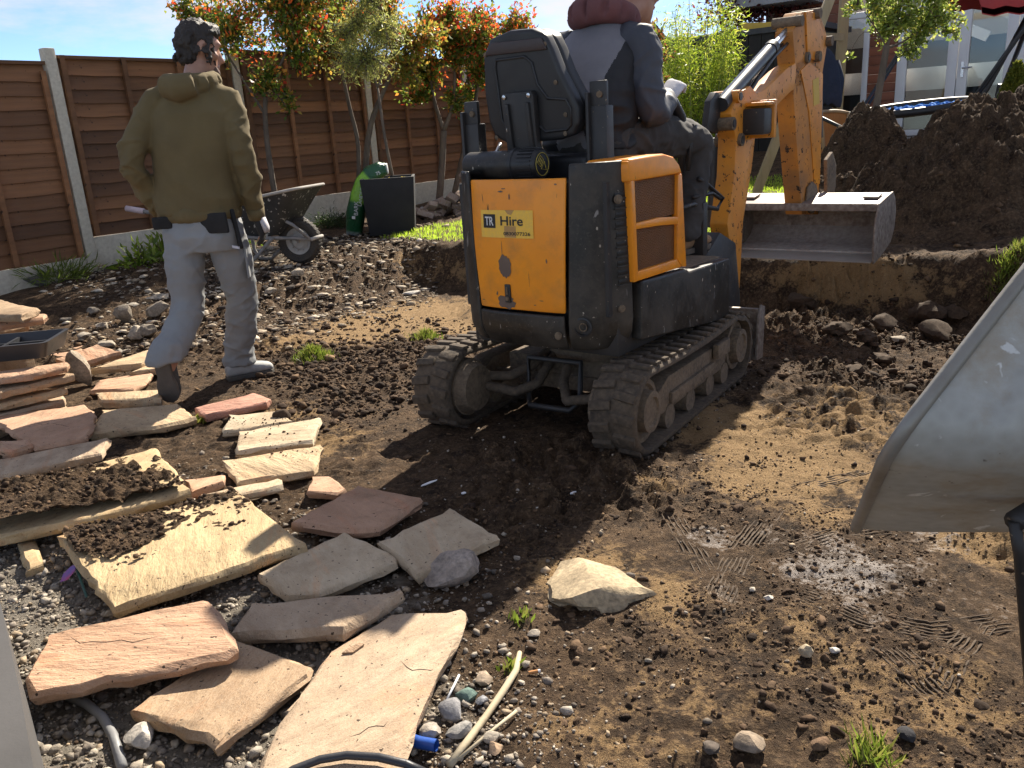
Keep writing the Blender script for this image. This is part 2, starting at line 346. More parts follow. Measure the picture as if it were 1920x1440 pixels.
# ============================================================ scattered lumps
def ico(sub):
    bm = bmesh.new(); bmesh.ops.create_icosphere(bm, subdivisions=sub, radius=1); bm.verts.ensure_lookup_table()
    V = np.array([v.co[:] for v in bm.verts]); F = np.array([[v.index for v in f.verts] for f in bm.faces]); bm.free(); return V, F
I1, F1 = ico(1); I2, F2 = ico(2); I3, F3 = ico(3)
def rock_v(V, seed, amp=.35, freq=1.3, flat=1.0, cuts=5):
    r = np.random.default_rng(seed); o = r.uniform(-50, 50, 3); P = V * (1 + amp * n3(V * freq + o, seed) + amp * .35 * n3(V * freq * 2.7 + o, seed + 1))[:, None]
    for _ in range(cuts):
        n = r.normal(size=3); n /= np.linalg.norm(n); h = r.uniform(.5, .8); d = P @ n - h; P = P - np.where(d > 0, d, 0)[:, None] * n[None] * .9
    P[:, 2] *= flat; return P
def rand_rot(n):
    q = rng.normal(size=(n, 4)); q /= np.linalg.norm(q, axis=1)[:, None]; w, x, y, z = q.T
    return np.stack([1 - 2 * (y * y + z * z), 2 * (x * y - z * w), 2 * (x * z + y * w), 2 * (x * y + z * w), 1 - 2 * (x * x + z * z), 2 * (y * z - x * w), 2 * (x * z - y * w), 2 * (y * z + x * w), 1 - 2 * (x * x + y * y)], 1).reshape(n, 3, 3)
def scatter(name, pts, sizes, cols, sub=1, flat=(.5, .9), amp=.4, sink=.15, kind='stuff', label=None, seed=0, tilt=None):
    V0, F0 = (I1, F1) if sub == 1 else (I2, F2); n = len(pts); k = 10
    tv = [rock_v(V0, seed * 31 + i, amp, 1.4, 1.0, 7) for i in range(k)]
    which = rng.integers(0, k, n); RR = rand_rot(n); P = np.stack(tv)[which]
    P = P * rng.uniform(.6, 1.25, (n, 1, 3)); P = np.einsum('nij,nvj->nvi', RR, P); P[:, :, 2] *= rng.uniform(flat[0], flat[1], (n, 1))
    if tilt is not None: P = np.einsum('nij,nvj->nvi', tilt, P)
    P = P * sizes[:, None, None]; P += pts[:, None, :]; P[:, :, 2] += (sizes * (.5 - sink))[:, None]
    F = (F0[None] + (np.arange(n) * len(V0))[:, None, None]).reshape(-1, 3)
    C = np.repeat(cols, len(V0), 0) * np.repeat(rng.uniform(.75, 1.25, (n, 1)), len(V0), 0)
    o = link(name, np_mesh(name, P.reshape(-1, 3), F, 'lump', C)); tag(o, label, None, None, kind); return o
def in_frame(p, m=30):
    d = p - CC; dep = d @ _fw; x = 960 + FPX * (d @ CR) / dep; y = 720 - FPX * (d @ CU) / dep
    return (dep > .3) & (x > -m) & (x < 1920 + m) & (y > -m) & (y < 1440 + m)
def area(n, x0, x1, y0, y1, dens=None):
    x = rng.uniform(x0, x1, n); y = rng.uniform(y0, y1, n); p = np.c_[x, y, terrain(x, y)]; k = in_frame(p)
    if dens is not None: k &= rng.uniform(0, 1, n) < dens(x, y)
    return p[k]
def power(n, a, b, e=2.6):
    u = rng.uniform(0, 1, n); return (a ** (1 - e) + u * (b ** (1 - e) - a ** (1 - e))) ** (1 / (1 - e))
def pick(n, pal, w=None): pal = np.array(pal); return pal[rng.choice(len(pal), n, p=w)]
SOILS = [(.058, .036, .022), (.095, .06, .036), (.135, .087, .051), (.04, .026, .017), (.2, .13, .07), (.3, .25, .19)]
d_cl = lambda x, y: np.clip(.06 + 1.2 * sst(fbm(x * 1.3, y * 1.3, 3, 71), 0, .45), 0, 1) * (1 - .8 * (1 - sst(x, -.4, 0)) * (1 - sst(y, 3, 3.8)))
p = area(20000, -2.4, 3.6, 1.2, 5.2, d_cl); s = power(len(p), .0025, .022, 3.1)
scatter('soil_clods', p, s, pick(len(p), SOILS, [.25, .25, .2, .2, .06, .04]), 1, (.5, .9), .45, .2, label='loose crumbs of dark soil over the dug ground', seed=1)
p = area(34000, -.9, 1.5, 1.2, 3.0, lambda x, y: np.clip(.06 + 1.1 * sst(fbm(x * 2.3, y * 2.3, 3, 75), -.05, .45), 0, 1) * sst(x, -.35, .05)); s = power(len(p), .0013, .011, 2.5)
scatter('soil_clods', p, s, pick(len(p), SOILS + [(.15, .1, .06), (.12, .078, .046)], [.16, .2, .18, .14, .06, .04, .11, .11]), 1, (.5, .95), .6, .2, label='fine crumbs of soil across the foreground', seed=14)
_cl = []
for bx, by, br in [(1080, 1190, .1), (1230, 1160, .1), (1150, 1300, .14), (1420, 1240, .12), (1330, 1170, .08), (1560, 1150, .1), (1620, 1330, .14), (1480, 1380, .12), (1230, 1410, .12), (1700, 1230, .1), (1250, 930, .12), (1400, 960, .1), (980, 960, .12), (1060, 870, .12)]:
    c_ = G(bx, by); q_ = np.array([c_.x, c_.y]) + rng.normal(size=(60, 2)) * br * .9; _cl.append(np.c_[q_, terrain(q_[:, 0], q_[:, 1])])
p = np.concatenate(_cl); s = power(len(p), .003, .02, 2.3)
scatter('soil_clods', p, s, pick(len(p), SOILS[:4]), 2, (.45, .85), .9, .45, label='clusters of larger clods in the foreground soil', seed=15)
d_f = lambda x, y: sst(fbm(x * .9 + 7, y * .9, 3, 72), -.15, .35)
p = area(9000, -3.5, 4, 4.6, 7.6, d_f); s = power(len(p), .006, .04, 2.9)
scatter('soil_clods', p, s, pick(len(p), SOILS, [.28, .25, .2, .2, .05, .02]), 1, (.5, .9), .45, .2, label='clods of dark soil at the back of the pit', seed=2)
# dark clods heaped between the walking man and the digger
bl = [(640, 690, .3), (740, 670, .25), (600, 660, .2), (860, 640, .12), (700, 720, .35), (560, 700, .25), (640, 760, .25), (1640, 610, .35), (1500, 640, .35), (1750, 640, .3), (1560, 700, .35), (1700, 720, .25), (1250, 620, .3)]
pp_ = []
for bx, by, br in bl:
    c = G(bx, by); n = 620; q = np.array([c.x, c.y]) + rng.normal(size=(n, 2)) * br * .7; pp_.append(np.c_[q, terrain(q[:, 0], q[:, 1])])
p = np.concatenate(pp_); s = power(len(p), .004, .032, 2.6)
scatter('soil_clods', p, s, pick(len(p), SOILS[:4]), 2, (.55, .95), .5, .12, label='dark heaped clods between the man and the digger', seed=3)
GRAV = [(.31, .275, .225), (.24, .21, .175), (.37, .33, .27), (.19, .165, .14), (.34, .27, .19), (.44, .4, .34), (.14, .12, .1)]
d_g = lambda x, y: np.clip(blobs([(100, 1120, .5, 1), (350, 1300, .55, 1), (600, 1150, .36, .75), (250, 1420, .5, 1), (480, 1090, .35, .8), (120, 1000, .4, .8), (840, 1340, .17, .9), (870, 1420, .2, .8), (20, 1250, .3, 1), (720, 1100, .15, .5)], x, y), 0, 1)
p = area(60000, -2.0, .5, 1.15, 3.4, d_g); s = power(len(p), .0022, .018, 2.5)
scatter('gravel', p, s, pick(len(p), GRAV), 1, (.5, .9), .6, .15, label='grey stone chippings under the loose paving slabs', seed=4)
# broken stone on the bank by the wheelbarrow
d_b = lambda x, y: np.exp(-((uv_(x, y)[1] + 5.35) / .55) ** 2) * sst(uv_(x, y)[0], 2.2, 3.4) * (1 - sst(uv_(x, y)[0], 6.0, 6.5)) + .35 * (uv_(x, y)[1] < -5.5) * sst(uv_(x, y)[0], 3.2, 4)
p = area(26000, -4.2, -.6, 4.6, 9.2, d_b); s = power(len(p), .007, .06, 2.7)
scatter('stone_chips', p, s, pick(len(p), [(.44, .39, .31), (.52, .46, .37), (.3, .25, .19), (.14, .1, .07), (.05, .04, .035), (.38, .31, .22)]), 1, (.2, .5), .55, .25, label='flat broken stone chips on the bank by the barrow', seed=5)
# pale pebbles in the soil
p = area(900, -.6, 2.6, 1.2, 5.0); s = power(len(p), .002, .012, 2.6)
scatter('pebbles', p, s, pick(len(p), GRAV[:6]), 1, (.5, .9), .3, .1, label='pale pebbles strewn in the dark soil', seed=6)
# ============================================================ leaves and grass
def leaf_cloud(name, C, D, size, cols, parent=None, wid=.45, label=None, kind=None, fold=.15):
    n = len(C); D = D / np.maximum(np.linalg.norm(D, axis=1), 1e-9)[:, None]; rv = rng.normal(size=(n, 3)); S = np.cross(D, rv); S /= np.maximum(np.linalg.norm(S, axis=1), 1e-9)[:, None]; N = np.cross(S, D)
    s = size[:, None]; b = C; l = C + D * s * .5 + S * s * wid * .5 + N * s * fold; r = C + D * s * .5 - S * s * wid * .5 + N * s * fold; t = C + D * s
    V = np.stack([b, l, t, r], 1).reshape(-1, 3); F = np.arange(4 * n).reshape(n, 4)
    o = link(name, np_mesh(name, V, F, 'leaf', np.repeat(cols, 4, 0)), parent)
    if kind: tag(o, label, None, None, kind)
    return o
def blades(name, pts, h, cols, label, lean=.5, wid=.05, kind='stuff', parent=None):
    n = len(pts); a = rng.uniform(0, 6.283, n); D = np.c_[np.cos(a) * lean * rng.uniform(0, 1, n), np.sin(a) * lean * rng.uniform(0, 1, n), np.ones(n)]
    return leaf_cloud(name, pts, D, h, cols, parent, wid, label, kind, .02)
x = rng.uniform(-2.6, 6, 130000); y = rng.uniform(5.0, 13, 130000); u, v = uv_(x, y)
k = (u > 6.0 + .05 * fbm(x * 5, y * 5, 2, 9)) & (u < 11.2) & (v > -6.1 + .1 * (u - 6)) & (v < -2.0); p = np.c_[x, y, terrain(x, y)][k]; p = p[in_frame(p)]
gc = np.array([(.24, .36, .035), (.3, .43, .05), (.19, .3, .03), (.34, .42, .08)])
blades('lawn_grass', p, rng.uniform(.025, .06, len(p)), gc[rng.integers(0, 4, len(p))], 'mown lawn grass beyond the edge of the pit', .7, .12)
# ============================================================ loose sandstone paving
def sandstone():
    b = NB('sandstone'); oi = b.n('ShaderNodeObjectInfo'); off = b.n('ShaderNodeVectorMath', operation='ADD'); b.use_world()
    sc = b.n('ShaderNodeVectorMath', operation='SCALE'); b.l(oi.outputs['Random'], sc.inputs['Scale']); sc.inputs[0].default_value = (37, 53, 11)
    rt = b.n('ShaderNodeVectorRotate', rotation_type='Z_AXIS'); b.l(b.vec, off.inputs[0]); b.l(sc.outputs[0], off.inputs[1]); b.l(off.outputs[0], rt.inputs['Vector']); b.l(b.math('MULTIPLY', oi.outputs['Random'], 40.0), rt.inputs['Angle']); b.vec = rt.outputs[0]
    st = b.scaled((1.0, 3.2, 2.5)); base = oi.outputs['Color']
    cloud = b.noise(2.4, 6, .6, st, 0, 1.2); fin = b.noise(30, 6, .65); gr = b.noise(260, 3, .6)
    col = b.mix(b.ramp(cloud, .33, .68), b.mix(1, base, (1.16, 1.12, 1.1), 'MULTIPLY'), b.mix(1, base, (.8, .7, .62), 'MULTIPLY'))
    col = b.mix(b.ramp(b.noise(1.6, 4, .6, st, 7.0, 2.0), .56, .72), col, b.mix(1, base, (1.12, .82, .66), 'MULTIPLY'))
    col = b.mix(b.math('MULTIPLY', b.ramp(fin, .45, .8), .45), col, b.mix(1, base, (.62, .55, .5), 'MULTIPLY'))
    col = b.mix(b.math('MULTIPLY', b.ramp(gr, .3, .8), .25), col, (.7, .62, .5))
    crumbs = b.ramp(b.noise(75, 2, .5, None, 4.0), .68, .72); col = b.mix(crumbs, col, (.06, .04, .026))
    smear = b.ramp(b.noise(5, 6, .75, None, 11.0), .52, .72); col = b.mix(b.math('MULTIPLY', smear, .5), col, (.16, .11, .07))
    wv = b.n('ShaderNodeTexWave'); wv.inputs['Scale'].default_value = 1.1; wv.inputs['Distortion'].default_value = 9; wv.inputs['Detail'].default_value = 5; wv.inputs['Detail Scale'].default_value = 1.3; b.l(st, wv.inputs['Vector'])
    n1 = b.bump(wv.outputs['Fac'], .22, .012); n2b = b.bump(b.noise(7, 7, .62, st), .8, .022, n1); n3b = b.bump(gr, .35, .002, b.bump(fin, .4, .004, n2b))
    b.b.inputs['Specular IOR Level'].default_value = .3; MATS['sandstone'] = b.fin(col, .85, n3b)
sandstone()
TINT = {'buff': (.45, .345, .21), 'pink': (.45, .275, .175), 'salmon': (.45, .28, .178), 'brown': (.34, .24, .145), 'grey': (.42, .325, .225), 'yellow': (.46, .35, .185), 'red': (.41, .2, .145), 'pale': (.49, .41, .285)}
def slab_mesh(name, W, th, seed=0, rough=.006):
    rough = rough * 1.6
    r = random.Random(seed); n = len(W); pts = []
    cen = sum(W, Vector()) / n; nor = Vector()
    for i in range(n): nor += (W[i] - cen).cross(W[(i + 1) % n] - cen)
    nor.normalize(); nor = -nor if nor.z < 0 else nor
    for i in range(n):
        a, b_ = W[i], W[(i + 1) % n]; L = (b_ - a).length; k = max(1, int(L / .045)); out = (b_ - a).cross(nor).normalized()
        if out.dot(a - cen) < 0: out = -out
        for j in range(k):
            t = j / k; q = a.lerp(b_, t); s = rough * math.sin(math.pi * min(t * 3, 1, (1 - t) * 3 + .2)) if j else rough * .3
            pts.append((q + out * r.uniform(-1.2, .6) * s, out))
    m = MB(); rows = []
    def ring(o, dz, jit, jz): return [q + u * (o + r.uniform(-jit, jit)) + nor * (dz + r.uniform(-jz, jz)) for q, u in pts]
    rows = [ring(-.009, .0, .004, .0012), ring(-.001, -.006, .003, .003), ring(.003, -th * .4, .006, .005), ring(0, -th * .75, .007, .005), ring(-.007, -th, .003, .001)]
    m.grid([list(x_) + [x_[0]] for x_ in rows]) if False else None
    N = len(pts); vs = [p_ for row in rows for p_ in row]; fs = []
    for i in range(len(rows) - 1):
        for k in range(N): fs.append((i * N + k, i * N + (k + 1) % N, (i + 1) * N + (k + 1) % N, (i + 1) * N + k))
    fs += [tuple(range(N - 1, -1, -1)), tuple(range(4 * N, 5 * N))]
    o0 = sum(vs, Vector()) / len(vs); o0.z = min(v.z for v in vs); m.add([v - o0 for v in vs], fs)
    return m.mesh(name, 'sandstone', 30), o0
def slab(pix, z, th, tint, label, zs=None, group='loose sandstone paving slabs', rough=.006, name='flagstone', cat='slab'):
    W = [onz(px, py, zs[i] if zs else z) for i, (px, py) in enumerate(pix)]
    me, o0 = slab_mesh(name, W, th * .86, hash(label) % 9999 if False else len(bpy.data.meshes), rough); o = link(name, me); o.location = o0
    c = TINT[tint]; k = random.uniform(.93, 1.07); o.color = (c[0] * k, c[1] * k, c[2] * k, 1); tag(o, label, cat, group, 'thing'); return o
SL = {}
SL['big'] = slab([(617, 1220), (734, 1150), (872, 1143), (862, 1185), (806, 1290), (768, 1385), (735, 1490), (465, 1490), (505, 1385), (560, 1300)], .055, .04, 'grey', 'largest grey and buff slab at the bottom edge with a diagonal shadow')
SL['crack'] = slab([(44, 1271), (94, 1187), (250, 1150), (392, 1122), (406, 1142), (442, 1213), (424, 1224), (240, 1267), (54, 1303)], .105, .042, 'salmon', 'salmon slab with a crack lying over the edge of a brown slab', zs=[.09, .09, .1, .11, .11, .115, .115, .1, .09], rough=.011)
SL['brown'] = slab([(244, 1327), (442, 1198), (585, 1249), (579, 1266), (407, 1395)], .06, .04, 'brown', 'flat brown slab partly under the cracked salmon slab')
SL['wedge'] = slab([(430, 1187), (474, 1129), (730, 1108), (757, 1108), (641, 1180)], .075, .045, 'grey', 'grey pink wedge slab between the brown slab and the square buff one', zs=[.06, .06, .08, .085, .085])
SL['mid'] = slab([(482, 1073), (650, 995), (746, 1043), (744, 1052), (590, 1112), (540, 1115)], .06, .04, 'pale', 'pale buff slab beside the soil smeared yellow one')
SL['rockslab'] = slab([(707, 1014), (847, 952), (936, 1005), (782, 1076), (746, 1043)], .06, .042, 'pale', 'square buff slab with a rock resting against its corner')
SL['curved'] = slab([(544, 977), (675, 908), (792, 934), (711, 988), (690, 992), (663, 993), (628, 991), (595, 986), (568, 982)], .07, .042, 'pink', 'pink slab with a curved front edge', rough=.003)
SL['small'] = slab([(574, 920), (588, 892), (622, 892), (650, 917), (631, 926)], .05, .035, 'salmon', 'small five sided salmon offcut above the curved slab')
SL['soiled'] = slab([(107, 1003), (446, 922), (574, 1020), (210, 1140)], .085, .045, 'yellow', 'large yellow slab half smeared with soil', zs=[.08, .1, .085, .07])
SL['soiled2'] = slab([(-60, 935), (95, 890), (293, 838), (357, 918), (200, 962), (-60, 1018)], .1, .045, 'yellow', 'large slab with a heap of dark soil on it, cut by the frame', zs=[.1] * 6)
SL['long'] = slab([(-60, 872), (100, 840), (205, 820), (190, 850), (0, 893), (-60, 905)], .1, .04, 'grey', 'long narrow grey slab half in shade above the soil covered one')
SL['sal'] = slab([(-40, 785), (160, 758), (182, 778), (165, 820), (65, 838), (40, 820), (0, 795)], .1, .04, 'pink', 'large smooth pink slab in front of the slab stack', zs=[.09, .09, .09, .1, .12, .13, .11])
SL['foot'] = slab([(167, 812), (192, 768), (335, 757), (368, 782), (307, 797)], .06, .045, 'buff', 'buff slab under the rear foot of the walking man')
SL['red'] = slab([(365, 764), (478, 736), (507, 747), (500, 754), (383, 778)], .06, .045, 'red', 'narrow reddish slab in front of the walking man')
SL['a'] = slab([(417, 807), (430, 777), (530, 770), (548, 790), (440, 806)], .055, .04, 'pale', 'pale slab with a clod of earth on its corner', rough=.01)
SL['b'] = slab([(443, 845), (448, 808), (603, 782), (586, 826)], .07, .042, 'pale', 'pale slab sprinkled with soil crumbs in the middle of a row of three')
SL['c'] = slab([(417, 862), (603, 833), (588, 880), (442, 903)], .06, .042, 'buff', 'buff tapered slab nearest in the row of three')
SL['d'] = slab([(347, 898), (423, 890), (420, 903), (358, 922)], .05, .04, 'salmon', 'small salmon piece beside the corner of the soil covered slab')
SL['e'] = slab([(377, 925), (525, 896), (531, 910), (440, 929)], .055, .035, 'pale', 'narrow pale strip of stone behind the soil smeared slab')
SL['f'] = slab([(103, 672), (183, 645), (227, 660), (130, 687)], .12, .05, 'salmon', 'tilted salmon slab with a fine crack beside the stack', zs=[.13, .16, .13, .1])
SL['g'] = slab([(170, 690), (293, 650), (300, 668), (265, 682)], .1, .05, 'buff', 'triangular buff slab behind the left leg of the walking man', zs=[.1, .12, .1, .09])
SL['h'] = slab([(242, 698), (295, 674), (310, 680), (300, 690)], .07, .045, 'buff', 'small buff piece tucked under the triangular slab')
SL['i'] = slab([(167, 732), (187, 712), (285, 697), (280, 712), (250, 729)], .05, .035, 'pink', 'thin pink slab behind the thick cream kerb piece')
SL['j'] = slab([(180, 736), (300, 730), (302, 747), (190, 749)], .08, .06, 'buff', 'thick cream kerb piece by the rear foot of the walking man')
slab([(32, 1018), (60, 1008), (81, 1058), (49, 1068)], .05, .04, 'yellow', 'small yellow stone block under the soil covered slab', name='stone_offcut', cat='stone')
slab([(0, 826), (52, 824), (60, 832), (20, 846), (0, 844)], .13, .04, 'salmon', 'broken salmon piece leaning on the large pink slab', name='stone_offcut', cat='stone', rough=.012)
SL['k'] = slab([(92, 668), (125, 625), (165, 622), (150, 668)], .05, .03, 'salmon', 'flat salmon slab lying behind the crate')
# stack of slabs at the left edge
stk = [(.0, 'brown', [(-150, 800), (120, 752), (130, 772), (-100, 840)], .03, 'dark bottom slab of the stack at the left edge'),
       (.0, 'grey', [(-120, 772), (60, 752), (118, 738), (120, 750), (-100, 800)], .095, 'second slab up in the left stack with a yellowish edge'),
       (.0, 'buff', [(-120, 750), (100, 728), (126, 727), (10, 755), (-120, 775)], .15, 'buff slab in the middle of the left stack'),
       (.0, 'brown', [(-150, 735), (80, 702), (108, 694), (139, 701), (0, 735), (-150, 750)], .215, 'reddish slab with a long rough edge in the left stack'),
       (.0, 'salmon', [(-150, 715), (40, 690), (128, 678), (125, 684), (60, 700), (-150, 730)], .27, 'salmon slab under the black crate'),]
for dz, t_, px_, z_, lb in stk: slab(px_, z_, .045, t_, lb, group='stacked sandstone slabs', rough=.01)
for t_, px_, z_, lb in [('brown', [(-120, 610), (50, 600), (52, 607), (-60, 630)], .33, 'lowest of the thin slabs piled behind the crate'), ('pink', [(-120, 600), (88, 588), (80, 594), (-40, 612)], .4, 'thin slab sticking out behind the crate'), ('brown', [(-150, 585), (0, 561), (45, 572), (74, 577), (40, 590), (-80, 590)], .46, 'topmost slab of the pile behind the crate')]:
    slab(px_, z_, .05, t_, lb, group='stacked sandstone slabs', rough=.01)
for k, (a, b_) in enumerate([((20, 640), .18), ((60, 625), .26)]): pass
# two thick supports keep the rear pile up
slab([(-120, 660), (40, 640), (60, 655), (-80, 690)], .26, .26, 'brown', 'thick dark stone block under the pile behind the crate', name='stone_block', cat='stone', rough=.015)
def upright(A, Bp, h, th, tint, label, lean=.1, z0=0.0, name='flagstone', cat='slab', group='loose sandstone paving slabs'):
    a = G(*A); b_ = G(*Bp); nrm = (b_ - a).cross(Vector((0, 0, 1))).normalized(); up = (Vector((0, 0, 1)) + nrm * lean).normalized()
    W = [a, b_, b_ + up * h, a + up * h * .93]; me, o0 = slab_mesh(name, W, th, 77, .01); o = link(name, me); o.location = o0; c = TINT[tint]; o.color = (*c, 1); tag(o, label, cat, group); return o
# ------------------------------------------------------------ rocks, one by one
def stone(px, py, size, col, label, flat=.7, seed=None, sub=3, name='rock', cat='rock', group=None, sink=.3, stretch=(1, 1, 1), rot=0.0, pos=None, amp=.28, cuts=9):
    seed = seed if seed is not None else len(bpy.data.meshes); V0, F0 = (I3, F3) if sub == 3 else (I2, F2)
    P = rock_v(V0, seed, amp, 1.1, 1.0, cuts); P = P + V0 * (.05 * n3(V0 * 6 + seed, 3) + .03 * n3(V0 * 13 + seed, 4))[:, None]; P = P * np.array(stretch) * [1, 1, flat] * size
    c_, s_ = math.cos(rot), math.sin(rot); P[:, :2] = P[:, :2] @ np.array([[c_, s_], [-s_, c_]]); P[:, 2] -= P[:, 2].min()
    w = np.clip(.85 + .3 * n3(P / size * 2.2, 5), .5, 1.3)[:, None]; o = link(name, np_mesh(name, P, F0, 'lump', np.clip(np.array(col)[None] * w, 0, 1), True))
    o.data.set_sharp_from_angle(angle=R(32)); o.location = pos if pos is not None else G(px, py); o.location.z -= size * flat * sink; tag(o, label, cat, group); return o
stone(858, 1092, .075, (.40, .345, .30), 'grey and pink rock against the corner of the square slab', .75, 21, stretch=(1.25, .8, 1), rot=.5, sink=.15)
stone(1115, 1112, .165, (.50, .405, .27), 'broad half buried cream rock in the dark soil', .42, 29, stretch=(1.5, 1.0, 1), rot=-.5, sink=.75, amp=.5, cuts=16)
stone(858, 640, .01, (.3, .25, .2), 'tiny brown stone beside the left track', .7, 23)
stone(270, 1400, .036, (.58, .54, .48), 'white chalky stone beside the brown slab', .9, 24, sink=.1)
stone(690, 1010, .03, (.30, .27, .2), 'dark green grey stone between the curved slab and the pale one', .6, 25, sink=.1, stretch=(1.4, .8, 1))
stone(533, 800, .042, (.075, .05, .034), 'round clod of brown earth on the pale slab', .85, 26, name='earth_clod', cat='clod', sink=-.55)
stone(470, 1078, .011, (.42, .27, .09), 'small rounded orange pebble at the corner of the soiled slab', .7, 27, name='pebble', cat='pebble', sink=0)
for px, py, sz, c, lb in [(875, 1312, .028, (.16, .24, .21), 'flat green slate piece among the chippings'), (848, 1345, .034, (.27, .27, .28), 'blue grey stone under the thin white stick'), (868, 1378, .033, (.34, .33, .31), 'grey square stone left of the pale root'), (906, 1325, .018, (.26, .27, .29), 'small blue grey stone beside the green slate'), (808, 1385, .028, (.42, .38, .33), 'cream stone by the edge of the largest slab'), (905, 1283, .024, (.4, .32, .24), 'tan stone near the top of the pale root'), (1003, 1195, .02, (.45, .4, .33), 'cream pebble below the green sprig'), (930, 1418, .022, (.42, .3, .2), 'orange brown stone by the foot of the pale root'), (925, 1395, .022, (.4, .36, .3), 'cream stone right of the root end'),
                          (1510, 1240, .022, (.52, .43, .3), 'yellowish flat stone in the middle of the soil'), (1565, 1235, .014, (.6, .58, .54), 'small white stone beside the yellowish one'), (1405, 1410, .034, (.30, .24, .18), 'long brown stone at the bottom of the soil'), (1330, 1420, .02, (.12, .1, .085), 'dark clod at the bottom edge'), (1700, 1385, .022, (.05, .05, .055), 'shiny black lump low in the soil'), (1535, 1405, .024, (.2, .13, .08), 'angular brown stone at the bottom edge'), (1410, 1120, .012, (.55, .5, .42), 'small pale stone in the tyre prints'), (1440, 1140, .013, (.6, .56, .5), 'small white stone in the tyre prints')]:
    stone(px, py, sz, c, lb, .6, sub=2, group='stones in the foreground', sink=.15)
rub = [(235, 610, .085, .85), (262, 640, .07, .75), (280, 640, .075, .8), (300, 605, .08, .8), (195, 625, .06, .5), (200, 655, .06, .55), (160, 640, .055, .5), (320, 620, .06, .6), (345, 640, .05, .5), (225, 665, .035, .6), (240, 665, .03, .5), (275, 655, .04, .6), (375, 600, .09, .5), (380, 650, .05, .45), (560, 530, .075, .7), (610, 545, .05, .5), (640, 515, .035, .7), (420, 575, .07, .5), (510, 560, .06, .5), (480, 600, .07, .4), (600, 600, .03, .6), (180, 600, .07, .4), (130, 610, .06, .4), (250, 580, .08, .35), (300, 570, .09, .35), (350, 560, .08, .4)]
for i, (px, py, sz, fl) in enumerate(rub):
    stone(px, py, sz, random.choice([(.38, .345, .29), (.33, .295, .245), (.42, .37, .3), (.27, .235, .19)]), 'broken grey and cream rubble stone on the bank behind the man', fl, 100 + i, sub=3, amp=.42, cuts=15, name='rubble_stone', cat='rubble', group='rubble stones on the bank', sink=.12, stretch=(1.15, .9, 1), rot=i * 1.3)
stone(775, 556, .07, (.62, .6, .55), 'white broken shard lying alone in the pit', .35, 61, sub=2, sink=.1, stretch=(1.3, .8, 1))
for px, py, sz, lb_ in [(1500, 580, .1, 'large earth lump against the pit wall beside the dozer blade'), (1740, 610, .1, 'large earth lump at the wall foot below the heap'), (1660, 630, .08, 'earth lump just behind the pale stone under the bucket'), (1570, 640, .07, 'earth lump in the pit under the left half of the bucket'), (1625, 655, .06, 'small earth lump left of the pale stone'), (1760, 640, .09, 'earth lump nearest the barrow at the wall foot'), (1790, 600, .07, 'earth lump highest up under the right pit wall'), (1600, 705, .05, 'smallest earth lump lying out on the pit floor'), (1650, 690, .055, 'earth lump in front of the pale stone on the pit floor')]:
    stone(px, py, sz, (.085, .058, .038), lb_, .7, sub=3, amp=.6, cuts=3, name='earth_clod', cat='clod', group='earth lumps below the pit wall', sink=.25)
stone(1682, 648, .05, (.4, .35, .28), 'pale stone lying among the clods below the bucket', .5, 71, sub=2, sink=.1)
stone(158, 725, .1, (.38, .32, .25), 'upright cream stone standing at the end of the slab stack', 1.25, 72, sub=3, sink=0.05, stretch=(.8, .55, 1))
# ------------------------------------------------------------ soil lying on two slabs
def soil_patch(name, quad, z, fn, label, th=.035, n=90):
    A, B, C_, D_ = [onz(px, py, z) for px, py in quad]; g = np.linspace(0, 1, n); u, v = np.meshgrid(g, g); u = u.ravel(); v = v.ravel()
    P = ((1 - u) * (1 - v))[:, None] * np.array(A) + (u * (1 - v))[:, None] * np.array(B) + (u * v)[:, None] * np.array(C_) + ((1 - u) * v)[:, None] * np.array(D_)
    h = fn(u, v) + .5 * fbm(P[:, 0] * 14, P[:, 1] * 14, 4, 81) + .35 * fbm(P[:, 0] * 50, P[:, 1] * 50, 3, 82); edge = np.minimum(np.minimum(u, 1 - u), np.minimum(v, 1 - v)) * 14
    h = np.where(edge < .3, -1, h); P[:, 2] += .001 + np.clip(h, -.02, 1) * th + .006 * np.abs(fbm(P[:, 0] * 70, P[:, 1] * 70, 3, 83)); ii = np.arange(n * n).reshape(n, n)
    F = np.c_[ii[:-1, :-1].ravel(), ii[:-1, 1:].ravel(), ii[1:, 1:].ravel(), ii[1:, :-1].ravel()]; F = F[(h[F] > .0).sum(1) >= 3]
    o = link(name, np_mesh(name, P, F, 'dug_soil', None, True)); tag(o, label, None, None, 'stuff')
    k = (h > .1); q = P[k][rng.integers(0, k.sum(), 500)]; s = power(500, .003, .015, 2.2)
    scatter('soil_crumbs', q, s, pick(500, SOILS[:4]), 1, (.6, 1), .4, .2, label=label.replace('patch', 'crumbs'), seed=9)
soil_patch('soil_spill', [(107, 1003), (446, 922), (574, 1020), (210, 1140)], .085, lambda u, v: .55 - 1.25 * v - .5 * u * v + .12 * np.sin(9 * u), 'thin patch of dark soil spilled over the yellow slab', .02)
soil_patch('soil_spill', [(-60, 935), (293, 838), (357, 918), (-60, 1018)], .1, lambda u, v: .85 - 1.15 * u + .5 * v - .25 * (v < .25), 'thick patch of dark soil on the slab at the left edge', .05)
